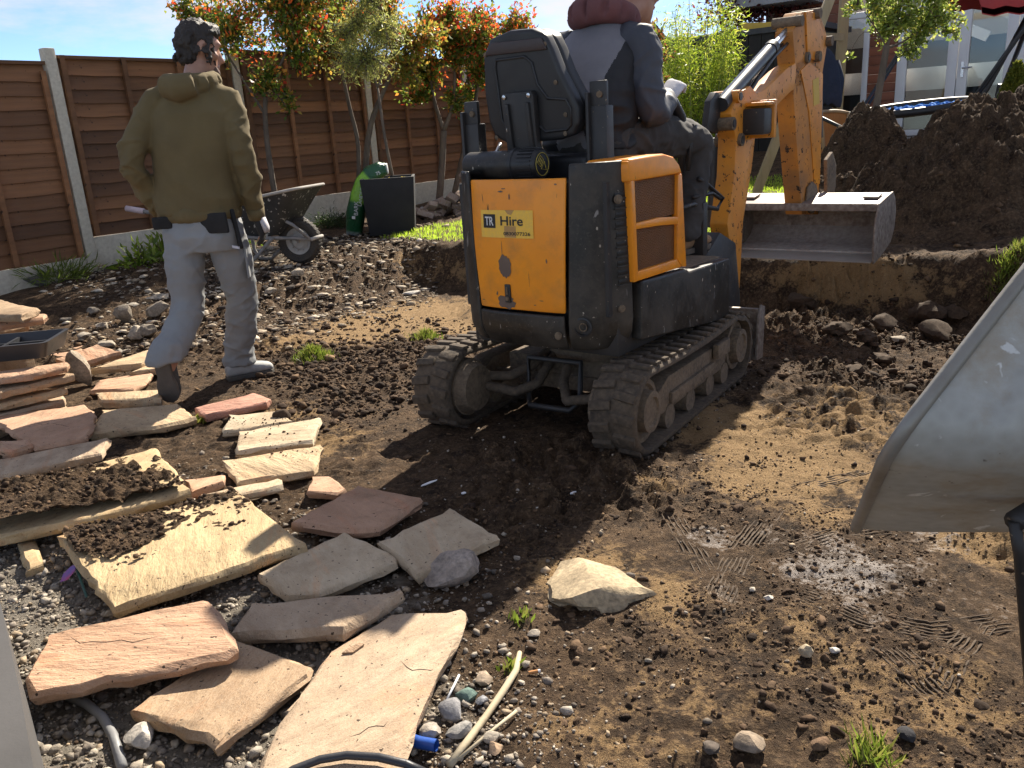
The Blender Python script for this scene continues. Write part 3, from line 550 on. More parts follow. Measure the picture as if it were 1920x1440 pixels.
for a in [(443, 845, 603, 782, .07), (417, 862, 603, 833, .06), (420, 800, 540, 775, .055)]:
    pa = [onz(random.uniform(a[0], a[2]), random.uniform(a[1] - 15, a[1] + 20) if False else random.uniform(min(a[1], a[3]) + 8, max(a[1], a[3]) - 4), a[4]) for _ in range(45)]
    scatter('soil_crumbs', np.array([q[:] for q in pa]), power(45, .002, .008, 2), pick(45, SOILS[:4]), 1, (.6, 1), .4, .2, label='dark crumbs of soil on the row of pale slabs', seed=8)
# tyre and tooth prints pressed in the soil: raised ribs of earth
def ribs(name, path, width, nr, label):
    P = [G(*q) for q in path]; m = MB()
    for k in range(nr):
        off = (k / (nr - 1) - .5) * width; pts = []
        for i in range(len(P) - 1):
            for j in range(14):
                t = j / 14; q = P[i].lerp(P[i + 1], t); d = (P[min(i + 2, len(P) - 1)] - P[i]).normalized(); sd = Vector((d.y, -d.x, 0)); q = q + sd * (off + .0012 * math.sin(i * 5 + j + k))
                pts.append((q.x, q.y, tz(q.x, q.y) - .0006 + .0018 * float(n2(q.x * 40, q.y * 40, 7))))
        zz = [q_[2] for q_ in pts]; pts = [(q_[0], q_[1], sum(zz[max(0, i_ - 6):i_ + 7]) / len(zz[max(0, i_ - 6):i_ + 7]) + .0002) for i_, q_ in enumerate(pts)]; m.tube(pts, [.0034 * (.35 + .65 * min(1, i_ / 5, (len(pts) - 1 - i_) / 5)) * (.8 + .3 * math.sin(i_ * 1.7 + k)) for i_ in range(len(pts))], 6, True, flat=.7)
    tag(m.build(name, mat('print_soil', (.105, .073, .046), (.06, .041, .026), .95, 14, .6, 90, .004), None, 180), label, None, None, 'stuff')
for pth, w_, n_, lb in [([(1450, 960), (1400, 1020), (1365, 1090), (1340, 1150)], .075, 7, 'ribbed tyre print in the soil left of the barrow'), ([(1255, 965), (1290, 1020), (1330, 1090)], .06, 5, 'ribbed tyre print joining from the left'), ([(1460, 1050), (1560, 1010), (1680, 985)], .06, 5, 'curved ribbed print below the barrow tray'), ([(1650, 1215), (1720, 1270), (1790, 1330)], .085, 7, 'ribbed print low on the right'), ([(1490, 920), (1580, 895), (1640, 880)], .06, 5, 'ribbed print in the pale clay'), ([(1500, 1130), (1620, 1180), (1760, 1195), (1900, 1170)], .07, 6, 'long curved tyre print across the right foreground'), ([(1840, 1180), (1790, 1240), (1760, 1300)], .06, 5, 'short tyre print crossing near the right edge')]:
    ribs('tyre_print', pth, w_, n_, lb)

# natural cracks and a loose flake on the big slabs
def on_obj(o, px, py):
    d = Vector(ray(px, py)); ok, loc, nor, _ = o.ray_cast(Vector(CC) - o.location, d.normalized()); return loc if ok else None
bpy.context.view_layer.update(); mat('crack_dark', (.09, .06, .04), None, .9)
for o_, pth in ((SL['crack'], [(132, 1194), (150, 1206), (172, 1203), (200, 1204), (228, 1200), (250, 1205), (275, 1198), (295, 1194)]), (SL['big'], [(655, 1382), (675, 1376), (691, 1364), (706, 1361), (720, 1362), (727, 1353)]), (SL['big'], [(752, 1240), (764, 1252), (773, 1257), (790, 1255), (808, 1257), (828, 1251)]), (SL['sal'], [(60, 790), (80, 797), (100, 794), (130, 800)])):
    pts = [q for q in (on_obj(o_, *p_) for p_ in pth) if q is not None]
    if len(pts) > 2: MB().tube([q + Vector((0, 0, -.0004)) for q in pts], [.0006] + [.0016] * (len(pts) - 2) + [.0006], 5).build('crack', 'crack_dark', o_, 180)
fp = on_obj(SL['big'], 663, 1220)
if fp is not None:
    m = MB(); m.prism([(-.03, 0), (-.005, -.012), (.03, .004), (.02, .016), (-.01, .01)], 0, .005, 'z'); o = m.build('stone_flake', 'sandstone', None, 30, .001); o.location = fp + SL['big'].location + Vector((0, 0, .001)); o.rotation_euler = (.06, 0, .5); o.color = (.3, .2, .12, 1); tag(o, 'thin brown stone flake lying on the largest slab', 'stone flake', None, 'thing')
# ============================================================ fence along the garden
FA = Vector((-4.05, 8.2, 0)); FD = Vector((.6, .8, 0)); FN = Vector((.8, -.6, 0)); SP = 2.0
FROT = Matrix(((.6, -.8, 0, 0), (.8, .6, 0, 0), (0, 0, 1, 0), (0, 0, 0, 1)))     # local x along the fence, local y away from the garden
fence = empty('timber_fence', Matrix.Translation(FA) @ FROT, 'brown lapped timber fence with cream concrete posts behind the trees', 'fence')
PL = {-2: .25, -1: .32, 0: .50, 1: .62, 2: .62, 3: .64, 4: .68, 5: .72, 6: .75, 7: .8}
TOP = {-2: 1.95, -1: 2.02, 0: 2.16, 1: 2.22, 2: 2.22, 3: 2.24, 4: 2.28, 5: 2.3, 6: 2.3, 7: 2.3}
brd = MB(); brd.add([(-.94, -.012, 0), (.94, -.012, 0), (.94, .004, 0), (-.94, .004, 0), (-.94, .008, .15), (.94, .008, .15), (.94, .016, .15), (-.94, .016, .15)], [(0, 1, 2, 3), (4, 7, 6, 5), (0, 4, 5, 1), (1, 5, 6, 2), (2, 6, 7, 3), (3, 7, 4, 0)])
BRD = []
for s_ in range(5):
    m = MB()
    rows0, rows1 = [], []; n_ = 16; rr = random.Random(s_)
    fr = [[(-.94 + 1.88 * i / n_, -.02, rr.uniform(-.006, .004)) for i in range(n_ + 1)], [(-.94 + 1.88 * i / n_, .004, .145) for i in range(n_ + 1)]]
    bk = [[(x_, y_ + .016, z_) for x_, y_, z_ in r_] for r_ in fr]; m.grid(fr); m.grid(bk); m.grid([fr[0], bk[0]]); m.grid([fr[1], bk[1]]); m.grid([[fr[0][0], fr[1][0]], [bk[0][0], bk[1][0]]]); m.grid([[fr[0][-1], fr[1][-1]], [bk[0][-1], bk[1][-1]]])
    BRD.append(m.mesh('board', 'fence_wood', 25))
post = MB().box((.105, .1, 2.5), (0, 0, 1.25)); pm = post.mesh('post', 'cream_paint', 30, .012)
plm = MB().box((1.9, .05, .45), (0, 0, -.225)).mesh('gravel_board', 'cream_paint', 30, .006)
btm = MB().box((.045, .03, 1.0), (0, 0, .5)).mesh('batten', 'fence_wood', 30)
cpm = MB().box((1.9, .06, .03), (0, 0, 0)).mesh('capping', 'fence_wood', 30)
for t in range(-2, 8):
    o = link('post', pm, fence); h_ = max(TOP[t], TOP.get(t - 1, 0)) + .06; o.location = (t * SP, 0, h_ - 2.5)
    o = link('gravel_board', plm, fence); o.location = ((t + .5) * SP, .0, PL[t] - .004)
    z = PL[t]; k = 0
    while z + .08 < TOP[t]:
        o = link('board', BRD[(k * 3 + t) % 5], fence); o.location = ((t + .5) * SP, .012, z); o.rotation_euler = (0, random.uniform(-.002, .002), 0); z += .124; k += 1
    for bx in ((-.9, -.3, .3, .9) if t < 4 else (0,)):
        o = link('batten', btm, fence); o.location = ((t + .5) * SP + bx, -.043, PL[t] + .01); o.scale = (1, 1, TOP[t] - PL[t] - .01)
    o = link('capping', cpm, fence); o.location = ((t + .5) * SP, .0, z + .035)
def fpt(t, d, z=None):   # d metres in front of the fence
    p = FA + FD * SP * t + FN * d; p.z = tz(p.x, p.y) if z is None else z; return p
# ============================================================ trees
def limb(m, a, b, r0, r1, bend=.08, n=6, rr=random):
    a = Vector(a); b = Vector(b); L = (b - a).length; pts = []; rad = []; ph = rr.uniform(0, 6)
    for i in range(n + 1):
        t = i / n; q = a.lerp(b, t); w = math.sin(math.pi * t) * bend * L; q = q + Vector((math.cos(ph) * w, math.sin(ph) * w, .15 * w)); pts.append(q); rad.append(r0 + (r1 - r0) * t)
    m.tube(pts, rad, 8); return pts
def leafy(name, root, stems, blobs_, nleaf, size, pal, palw, label, cat, group=None, wid=.45, up=.25, twig=.25, shoot=None):
    tr = empty(name, Matrix.Translation(root), label, cat, group); m = MB(); r0 = Vector(root)
    for path, ra, rb in stems:
        P = [Vector(q) - r0 for q in path]; n = len(P)
        sm = []
        for i in range(n - 1):
            for j in range(4):
                t = j / 4; p0, p1, p2, p3 = P[max(i - 1, 0)], P[i], P[i + 1], P[min(i + 2, n - 1)]
                sm.append(.5 * ((2 * p1) + (p2 - p0) * t + (2 * p0 - 5 * p1 + 4 * p2 - p3) * t * t + (3 * p1 - p0 - 3 * p2 + p3) * t ** 3))
        sm.append(P[-1]); m.tube(sm, [ra + (rb - ra) * i / (len(sm) - 1) for i in range(len(sm))], 9)
    Cs = []; Ds = []; cl = []
    tw = MB(); tot = sum(b[1] ** 2 for b in blobs_)
    for c, rad, *q in blobs_:
        c = Vector(c) - r0; sq = q[0] if q else 1.0; nb = int(nleaf * 1.7 * rad ** 2 / tot); nt_ = max(8, int(nb / 26))
        org = min((Vector(p_) - r0 for path, _, _ in stems for p_ in path[-2:]), key=lambda p_: (p_ - c).length)
        for _ in range(nt_):
            d = Vector(np.random.default_rng(rng.integers(1 << 30)).normal(size=3)).normalized(); e = c + Vector((d.x * rad, d.y * rad, d.z * rad * sq)) * random.uniform(.35, 1.05)
            s0 = org.lerp(c, random.uniform(.2, .9)); m.tube([s0, s0.lerp(e, .5) + Vector((0, 0, .03)), e], [.008, .005, .002], 4)
            k = nb // nt_; t = rng.uniform(.25, 1.05, k); base = np.array(s0)[None] * (1 - t[:, None]) + np.array(e)[None] * t[:, None] + rng.normal(size=(k, 3)) * rad * .16
            dd = rng.normal(size=(k, 3)) + np.array(d)[None] * .6; dd[:, 2] += up; Cs.append(base); Ds.append(dd)
            pc = np.array(pal)[rng.choice(len(pal), k, p=palw)]
            if shoot is not None:      # young red growth at the tips
                f = rng.uniform(0, 1, k) < np.clip((t - .6) * 1.3 + (base[:, 2] + r0.z - shoot[1]) * .45, 0, .55); pc = np.where(f[:, None], np.array(shoot[0])[rng.integers(0, len(shoot[0]), k)], pc)
            cl.append(pc)
    m.build('trunk', 'bark', tr, 180); C_ = np.concatenate(Cs); D_ = np.concatenate(Ds); K = np.concatenate(cl) * rng.uniform(.75, 1.2, (len(C_), 1))
    leaf_cloud('crown', C_, D_, size * rng.uniform(.6, 1.25, len(C_)), K, tr, wid); return tr
RED = [(.42, .05, .025), (.5, .1, .03), (.42, .17, .04), (.5, .26, .05)]
GRN = [(.06, .1, .02), (.1, .15, .028), (.17, .2, .035), (.28, .2, .05), (.34, .17, .05)]
GW = [.3, .3, .2, .12, .08]
def at(px, py, Y): return ony(px, py, Y)
def fb(px, d, py=380):     # foot of a tree d metres in front of the fence, seen at photo column px
    r_ = ray(px, py); k = (-8.16 + d) / (.8 * r_[0] - .6 * r_[1]); return Vector((r_[0] * k, r_[1] * k, tz(r_[0] * k, r_[1] * k)))
b1 = fb(520, .5); Y = b1.y
leafy('photinia_tree', b1, [([b1, at(505, 300, Y), at(497, 215, Y), at(500, 160, Y)], .035, .022), ([at(497, 215, Y), at(450, 140, Y), at(400, 60, Y)], .016, .008), ([at(500, 170, Y), at(540, 90, Y), at(560, 0, Y)], .018, .008)],
      [(at(530, 30, Y), .5), (at(440, 60, Y), .42), (at(570, 90, Y), .3), (at(390, 30, Y + .3), .32), (at(500, 150, Y - .1), .26), (at(535, 190, Y - .1), .16), (at(470, -40, Y), .45), (at(590, -30, Y), .45), (at(340, 10, Y), .2)], 5200, .062, GRN, GW, 'red tipped evergreen tree right behind the walking man', 'tree', None, .5, .25, shoot=(RED, 2.5))
b2 = fb(666, .45); Y = b2.y
leafy('photinia_tree', b2, [([b2, at(672, 280, Y), at(655, 200, Y), at(640, 130, Y)], .03, .02), ([fb(678, .45), at(690, 260, Y), at(715, 180, Y), at(745, 120, Y)], .045, .02)],
      [(at(620, 60, Y + .2), .45), (at(650, 10, Y), .45), (at(740, 60, Y + .2), .4), (at(700, -20, Y), .4), (at(560, 20, Y + .2), .4), (at(770, 130, Y), .26), (at(800, 60, Y), .33), (at(590, 70, Y), .28)], 5200, .062, [(.16, .17, .035), (.24, .2, .045), (.1, .14, .03), (.32, .2, .05), (.36, .13, .04)], [.3, .25, .2, .15, .1], 'yellow green tree with two stems behind the green sack', 'tree', None, .5, .25, shoot=(RED, 2.9))
b3 = fb(822, .6); Y = b3.y
leafy('photinia_tree', b3, [([b3, at(828, 320, Y), at(832, 245, Y)], .05, .042), ([at(832, 245, Y), at(812, 180, Y), at(805, 110, Y)], .03, .015), ([at(832, 245, Y), at(850, 190, Y), at(852, 110, Y)], .03, .015)],
      [(at(800, 130, Y), .28), (at(840, 60, Y), .34), (at(870, 90, Y), .3), (at(810, 40, Y), .26), (at(775, 175, Y), .2), (at(850, 190, Y), .18), (at(905, 60, Y), .24), (at(840, 20, Y), .2)], 4600, .07, GRN, GW, 'red topped evergreen tree with a forked trunk left of the digger', 'tree', None, .5, .25, shoot=(RED[:3], 2.35))
b4 = fb(850, .4); Y = b4.y
leafy('photinia_tree', b4, [([b4, at(868, 290, Y), at(885, 220, Y), at(900, 140, Y)], .045, .02), ([at(868, 290, Y), at(880, 200, Y), at(875, 120, Y)], .025, .012)],
      [(at(920, 60, Y), .32), (at(900, 130, Y), .26), (at(970, 50, Y), .28), (at(945, 95, Y), .25), (at(985, 60, Y), .2), (at(875, 165, Y), .18), (at(890, 30, Y), .22)], 3600, .07, GRN, GW, 'red leafed evergreen tree mostly behind the seat of the digger', 'tree', None, .5, .25, shoot=(RED[:3], 2.3))
# olive in the planter
b5 = at(738, 340, 9.25)
leafy('olive_tree', b5, [([b5, at(722, 260, 9.25), at(708, 165, 9.3)], .018, .014), ([at(708, 165, 9.3), at(690, 110, 9.3), at(670, 50, 9.3)], .012, .006), ([at(708, 165, 9.3), at(725, 100, 9.3), at(720, 30, 9.3)], .012, .006)],
      [(at(690, 110, 9.25), .3), (at(650, 120, 9.2), .22), (at(720, 60, 9.3), .28), (at(670, 40, 9.3), .26), (at(690, -20, 9.3), .25), (at(640, 70, 9.3), .2)], 5200, .05, [(.2, .23, .09), (.26, .27, .11), (.15, .18, .07), (.33, .3, .1)], [.35, .3, .2, .15], 'feathery olive tree on a thin straight stem in the planter', 'tree', None, .2, .3)
# bamboo
bb = G(1312, 322)
def bamboo():
    tr = empty('bamboo', Matrix.Translation(bb), 'tall bright green bamboo clump behind the operator', 'bamboo'); m = MB(); C_ = []; D_ = []
    for i in range(46):
        a = random.uniform(0, 6.28); r_ = random.uniform(.03, .42); b0 = Vector((math.cos(a) * r_, math.sin(a) * r_ * .8, -.05)); h_ = random.uniform(1.6, 2.55) * (1 - .25 * r_); e = b0 + Vector((math.cos(a) * .32 * random.uniform(.2, 1), math.sin(a) * .3 * random.uniform(.2, 1), h_))
        m.tube([b0, b0.lerp(e, .5) + Vector((0, 0, .12)), e], [.008, .007, .003], 5); k = 290; t = rng.uniform(.12, 1, k) ** .8; q = np.array(b0)[None] * (1 - t[:, None]) + np.array(e)[None] * t[:, None] + rng.normal(size=(k, 3)) * .085
        C_.append(q); d = rng.normal(size=(k, 3)); d[:, 2] -= .35; D_.append(d)
    m.build('trunk', mat('bamboo_cane', (.16, .2, .04), (.22, .24, .08), .5), tr, 180); C_ = np.concatenate(C_); n = len(C_)
    leaf_cloud('crown', C_, np.concatenate(D_), rng.uniform(.05, .11, n), pick(n, [(.19, .26, .03), (.26, .32, .045), (.13, .2, .025), (.34, .36, .08)]) * rng.uniform(.8, 1.2, (n, 1)), tr, .16)
bamboo()
# purple plum behind, dark hedge, small shrubs
b6 = Vector((4.6, 14.9, .7))
leafy('plum_tree', b6, [([b6, b6 + Vector((0, 0, 1.2)), b6 + Vector((.1, 0, 2.2))], .09, .05)], [(b6 + Vector((dx, dy, dz)), r_) for dx, dy, dz, r_ in [(0, 0, 2.6, .8), (-.7, 0, 2.2, .6), (.7, .1, 2.3, .6), (-.2, 0, 1.6, .6), (.4, 0, 3.2, .6), (-.7, 0, 3.0, .5), (-1.1, 0, 1.6, .5)]], 5200, .09, [(.07, .018, .024), (.11, .03, .035), (.04, .012, .016), (.16, .05, .05)], [.35, .3, .25, .1], 'dark purple leaved tree behind the bamboo', 'tree')
b7 = Vector((1.95, 11.2, .4)); Y = b7.y
leafy('red_shrub', b7, [([b7, at(1232, 240, Y), at(1232, 150, Y)], .02, .012)], [(at(1235, 90, Y), .2), (at(1238, 150, Y), .16), (at(1228, 60, Y), .16), (at(1240, 200, Y), .12)], 700, .06, [(.1, .14, .03), (.16, .05, .03), (.24, .2, .05)], [.5, .3, .2], 'thin red and green shrub between the operator and the bamboo', 'shrub')
def low_shrub(px, py, rad, h_, pal, label, n=700, size=.05, wid=.25, droop=.1, name='low_shrub', cat='shrub'):
    p_ = G(px, py); tr = empty(name, Matrix.Translation(p_), label, cat); C_ = rng.normal(size=(n, 3)) * [rad * .45, rad * .4, h_ * .2]; C_[:, 2] = np.abs(C_[:, 2]) * 1.4 + .02; D_ = C_ * [1, 1, .6] + rng.normal(size=(n, 3)) * .1; D_[:, 2] += h_ * .5 - droop
    m = MB()
    for i in range(14): e = Vector(C_[i]); m.tube([(0, 0, -.02), e * .6, e], [.006, .004, .002], 4)
    m.build('stem', 'bark', tr, 180); leaf_cloud('foliage', C_, D_, size * rng.uniform(.6, 1.3, n), pick(n, pal) * rng.uniform(.7, 1.2, (n, 1)), tr, wid)
low_shrub(625, 428, .26, .22, [(.02, .035, .015), (.03, .05, .02)], 'dark low needle shrub left of the green sack', 1500, .06, .12)
low_shrub(268, 505, .2, .3, [(.14, .2, .03), (.2, .26, .05), (.09, .15, .025)], 'leafy green weed at the fence foot left of the man', 170, .1, .3, .1, 'weed', 'weed')
low_shrub(310, 490, .16, .3, [(.14, .2, .03), (.18, .24, .04)], 'leafy green weed partly behind the trousers of the man', 120, .1, .3, .1, 'weed', 'weed')
low_shrub(110, 530, .3, .2, [(.07, .1, .025), (.1, .14, .03)], 'patch of grassy weed along the foot of the fence', 500, .16, .06, 0, 'weed', 'weed')
low_shrub(450, 470, .15, .2, [(.12, .18, .03)], 'small green weed beside the wheelbarrow leg', 120, .09, .3, .1, 'weed', 'weed')
for px, py, rr_, n_, lb in [(590, 675, .09, 900, 'tuft of lawn turf lying beside the walking man'), (800, 640, .08, 350, 'faded tuft of turf beside the left track'), (1885, 528, .09, 600, 'grass tuft hanging over the right edge of the pit'), (1912, 480, .08, 300, 'long grass at the right edge below the earth heap'), (370, 798, .035, 70, 'small green leaves between the slabs'), (978, 1165, .03, 26, 'small green sprig in the soil below the buried rock'), (958, 1258, .022, 22, 'pale green sprig beside the root'), (1630, 1425, .05, 160, 'wisp of grass at the bottom edge')]:
    c = G(px, py); r_ = rng.normal(size=(n_, 2)) * rr_ * .5; P = np.c_[c.x + r_[:, 0], c.y + r_[:, 1], np.zeros(n_)]; P[:, 2] = terrain(P[:, 0], P[:, 1]) - .005 + .05 * np.exp(-(r_ ** 2).sum(1) / (rr_ * .5) ** 2) * (n_ > 200)
    big = n_ < 80
    o = blades('grass_tuft', P, rng.uniform(.03, .075, n_) * (.6 if big else 1), pick(n_, [(.075, .11, .018), (.1, .14, .025), (.15, .16, .045)]), lb, 1.2, .3 if big else .08, 'thing'); tag(o, lb, 'grass tuft')
    if n_ > 200: scatter('turf_soil', np.c_[P[:60, 0], P[:60, 1], P[:60, 2] - .01], power(60, .008, .03, 2), pick(60, SOILS[:3]), 1, label='earth clinging under a tuft of turf', seed=12)
# ============================================================ planter, sack, bricks
pl_o = empty('planter', Matrix.Translation(G(738, 436)) @ Matrix.Rotation(R(4), 4, 'Z'), 'large square dark grey planter with an olive tree beside the sack', 'planter')
w1, w0, hh = .275, .235, .58; m = MB(); m.add([(-w0, -w0, 0), (w0, -w0, 0), (w0, w0, 0), (-w0, w0, 0), (-w1, -w1, hh), (w1, -w1, hh), (w1, w1, hh), (-w1, w1, hh), (-w1 + .03, -w1 + .03, hh), (w1 - .03, -w1 + .03, hh), (w1 - .03, w1 - .03, hh), (-w1 + .03, w1 - .03, hh), (-w1 + .04, -w1 + .04, hh - .05), (w1 - .04, -w1 + .04, hh - .05), (w1 - .04, w1 - .04, hh - .05), (-w1 + .04, w1 - .04, hh - .05)],
      [(0, 1, 5, 4), (1, 2, 6, 5), (2, 3, 7, 6), (3, 0, 4, 7), (4, 5, 9, 8), (5, 6, 10, 9), (6, 7, 11, 10), (7, 4, 8, 11), (8, 9, 13, 12), (9, 10, 14, 13), (10, 11, 15, 14), (11, 8, 12, 15), (3, 2, 1, 0)])
m.build('pot', mat('slate_pot', (.011, .011, .012), (.018, .018, .019), .75, 4, .2, 120, .001), pl_o, 30, .006)
g = MB(); g.grid([[(-.23 + .46 * i / 10, -.23 + .46 * j / 10, hh - .045 + .012 * math.sin(i * 3 + j * 5)) for i in range(11)] for j in range(11)]); g.build('soil', 'dug_soil', pl_o, 180)
n = 240; q = np.c_[rng.uniform(-.22, .22, n), rng.uniform(-.22, .22, n), np.full(n, hh - .04)]; leaf_cloud('fallen_leaves', q, rng.normal(size=(n, 3)) * [1, 1, .4], rng.uniform(.03, .06, n), pick(n, [(.5, .4, .1), (.35, .3, .08), (.2, .2, .05)]), pl_o, .4)
def sack():
    p0 = G(664, 441); Y = p0.y; s = Matrix.Translation(p0); o = empty('compost_sack', s, 'folded green bark sack leaning over the rim of the planter', 'sack')
    pth = [at(664, 440, Y), at(667, 400, Y), at(675, 368, Y), at(683, 342, Y), at(697, 326, Y + .03), at(714, 318, Y + .06), at(727, 316, Y + .08)]; P = [Vector(q) - p0 for q in pth]; m = MB(); secs = []
    for i, q in enumerate(P):
        d = (P[min(i + 1, 6)] - P[max(i - 1, 0)]).normalized(); side = Vector((0, 1, 0)); nn = side.cross(d).normalized(); w_ = [.085, .1, .1, .095, .095, .085, .055][i]; secs.append((q, nn * w_, side * [.05, .12, .13, .12, .12, .1, .04][i]))
    S = []
    for i in range(6):
        for j in range(5):
            t = j / 5; S.append(tuple(Vector(a).lerp(Vector(b_), t) for a, b_ in zip(secs[i], secs[i + 1])))
    S.append(secs[-1]); m.loft(S, 28, p=2.6)
    bm_ = NB('sack_film'); a = bm_.attr('col').outputs['Color']; bm_.fin(a, .3, bm_.bump(bm_.noise(14, 4, .6, None, 0, 1.5), .8, .02)); MATS['sack_film'] = bm_.m
    me = m.mesh('film', 'sack_film', 180); ca = me.color_attributes.new('col', 'FLOAT_COLOR', 'POINT'); co = np.array([v.co[:] for v in me.vertices]); n_ = len(co); cc = np.tile([.012, .085, .03, 1], (n_, 1)); rowi = np.arange(n_) // 28; ang = np.arange(n_) % 28
    front = (ang >= 14) & (ang <= 28); tpos = rowi / 30.0
    cc[(tpos > .28) & (tpos < .62) & ((ang < 12) | (ang > 16)) & (tpos + (ang % 14) * .01 > .33)] = [.24, .5, .04, 1]; cc[(ang > 6) & (ang < 9)] = [.6, .62, .6, 1]; cc[rowi >= 30] = [.6, .62, .62, 1]; cc[rowi <= 0] = [.55, .6, .58, 1]
    ca.data.foreach_set('color', cc.astype(np.float32).ravel()); link('film', me, o)
    def txt(body, size, loc, rot, col):
        fc = bpy.data.curves.new('lettering', 'FONT'); fc.body = body; fc.size = size; fc.align_x = 'CENTER'; fc.align_y = 'CENTER'; fc.extrude = .0008; to = bpy.data.objects.new('lettering', fc); COL.objects.link(to); dg = bpy.context.evaluated_depsgraph_get(); me_ = bpy.data.meshes.new_from_object(to.evaluated_get(dg)); bpy.data.objects.remove(to); me_.materials.append(MATS['white_paint']); x_ = link('lettering', me_, o); x_.matrix_local = T(loc, rot); return x_
    def sp(px, py, yo): return Vector(at(px, py, Y + yo)) - p0
    txt('LANDSCAPE', .05, sp(678, 362, -.142), (R(90), R(-76), 0), None); txt('BARK', .06, sp(668, 391, -.135), (R(90), R(-82), 0), None); txt('75', .05, sp(709, 325, -.09), (R(82), R(-20), 0), None)
    b_ = MB().box((.035, .003, .03)); x_ = b_.build('barcode', 'white_paint', o); x_.location = sp(663, 408, -.128); x_.rotation_euler = (0, R(6), 0)
sack()
bmesh_brick = MB().box((.215, .1025, .065)).mesh('brick', 'brick_fired', 30, .006, 2)
c0 = G(838, 408); rb = random.Random(3); placed = []
for i in range(78):
    lay = 0 if i < 34 else 1 if i < 56 else 2 if i < 70 else 3; r_ = [.62, .45, .3, .18][lay]
    x = c0.x + rb.uniform(-r_, r_) + .12 * lay + .08; y = c0.y + rb.uniform(-.12, .5) * (1 - .15 * lay) + .05 * lay; o = link('brick', bmesh_brick); o.location = (x, y, tz(x, y) + .04 + lay * .085 + rb.uniform(-.01, .02)); o.rotation_euler = (rb.uniform(-.6, .6), rb.uniform(-.6, .6), rb.uniform(0, 6.28)); o.scale = (rb.uniform(.45, 1), rb.uniform(.8, 1.05), rb.uniform(.8, 1.1))
    tag(o, 'old brown brick in the loose brick heap behind the lawn', 'brick', 'bricks heaped by the fence')
stone(860, 352, .13, (.42, .31, .25), 'pinkish boulder on top of the brick heap', .7, 64, pos=Vector((c0.x + .3, c0.y + .3, c0.z + .3)), sink=0)
stone(792, 398, .045, (.62, .6, .62), 'white stone at the foot of the brick heap', .8, 65, sub=2, sink=0)
# ============================================================ heaps of dug earth
def heap(name, cx, cy, rx, ry, h_, label, seed, n=170, pw=1.0, base=None, rot=0.0):
    g = np.linspace(-1.25, 1.25, n); a, b_ = np.meshgrid(g, g); a = a.ravel(); b_ = b_.ravel(); ca_, sa_ = math.cos(rot), math.sin(rot); lx, ly = a * rx, b_ * ry; X = cx + lx * ca_ - ly * sa_; Y = cy + lx * sa_ + ly * ca_; r_ = np.hypot(a, b_) * (1 + .16 * fbm(X * 1.7, Y * 1.7, 3, seed))
    z = h_ * np.clip(1 - r_ ** 1.25, -.12, 1) ** 1 if False else h_ * (np.clip(1.35 * (1 - r_), -.15, 1) * .7 + .3 * np.clip(1 - r_ * r_, -.3, 1)); sl = np.clip(z / h_ * 3, 0, 1)
    z = z + sl * (.2 * fbm(X * 2.6, Y * 2.6, 3, seed + 1) + .2 * (np.abs(fbm(X * 6, Y * 6, 4, seed + 2)) - .1) + .05 * np.abs(fbm(X * 17, Y * 17, 3, seed + 3)) + .02 * fbm(X * 50, Y * 50, 2, seed + 4)); tb = terrain0(X, Y)[0] if base is None else np.full_like(X, base)
    ii = np.arange(n * n).reshape(n, n); F = np.c_[ii[:-1, :-1].ravel(), ii[:-1, 1:].ravel(), ii[1:, 1:].ravel(), ii[1:, :-1].ravel()]; F = F[(r_[F] < 1.22).all(1)]
    o = link(name, np_mesh(name, np.c_[X, Y, tb + z], F, 'dug_soil', None, True)); tag(o, label, 'earth heap')
    k = rng.integers(0, n * n, 900); k = k[(r_[k] < 1.05)]; P = np.c_[X, Y, tb + z][k]; P = P[in_frame(P)]; scatter('soil_clods', P, power(len(P), .006, .03, 2.6), pick(len(P), SOILS[:4]), 1, label='crumbs of earth on ' + label.split(' with')[0], seed=seed)
heap('earth_heap', 3.85, 6.75, 1.2, 1.2, .86, 'largest dark earth heap right of the bucket', 201, 240)
heap('earth_heap', 4.95, 6.25, 1.2, 1.2, .42, 'lower earth heap cut by the right edge of the photo', 211, 150)
heap('earth_heap', 3.5, 8.0, .68, .68, .8, 'pointed earth heap at the foot of the small tree', 221, 150)
heap('earth_heap', 2.95, 7.6, .5, .6, .3, 'low spread of earth behind the bucket', 231, 100)
# small tree growing from the pointed heap
bt = at(1632, 250, 8.0); Y = 8.0
leafy('young_tree', bt, [([bt - Vector((0, 0, .25)), at(1640, 220, Y), at(1655, 130, Y), at(1663, 85, Y)], .035, .028), ([at(1663, 90, Y), at(1690, 80, Y), at(1720, 60, Y)], .014, .006), ([at(1663, 90, Y), at(1640, 50, Y), at(1620, 20, Y)], .008, .003), ([at(1663, 88, Y), at(1680, 40, Y), at(1700, -20, Y)], .014, .006), ([at(1658, 75, Y), at(1620, 60, Y), at(1590, 105, Y)], .006, .002)],
      [(at(1690, 40, Y), .22), (at(1740, 35, Y), .2), (at(1665, 55, Y), .16), (at(1720, 75, Y), .14), (at(1780, 30, Y), .15), (at(1650, 10, Y), .18), (at(1710, -20, Y), .25), (at(1760, -15, Y), .22), (at(1705, 100, Y), .08), (at(1600, 10, Y), .1), (at(1592, 108, Y), .04), (at(1795, 60, Y), .08)], 2500, .055, [(.15, .2, .05), (.22, .27, .07), (.1, .15, .04), (.36, .38, .18), (.45, .4, .08)], [.35, .28, .2, .12, .05], 'small leafy tree on a crooked stem rising from the pointed heap', 'tree', None, .42)
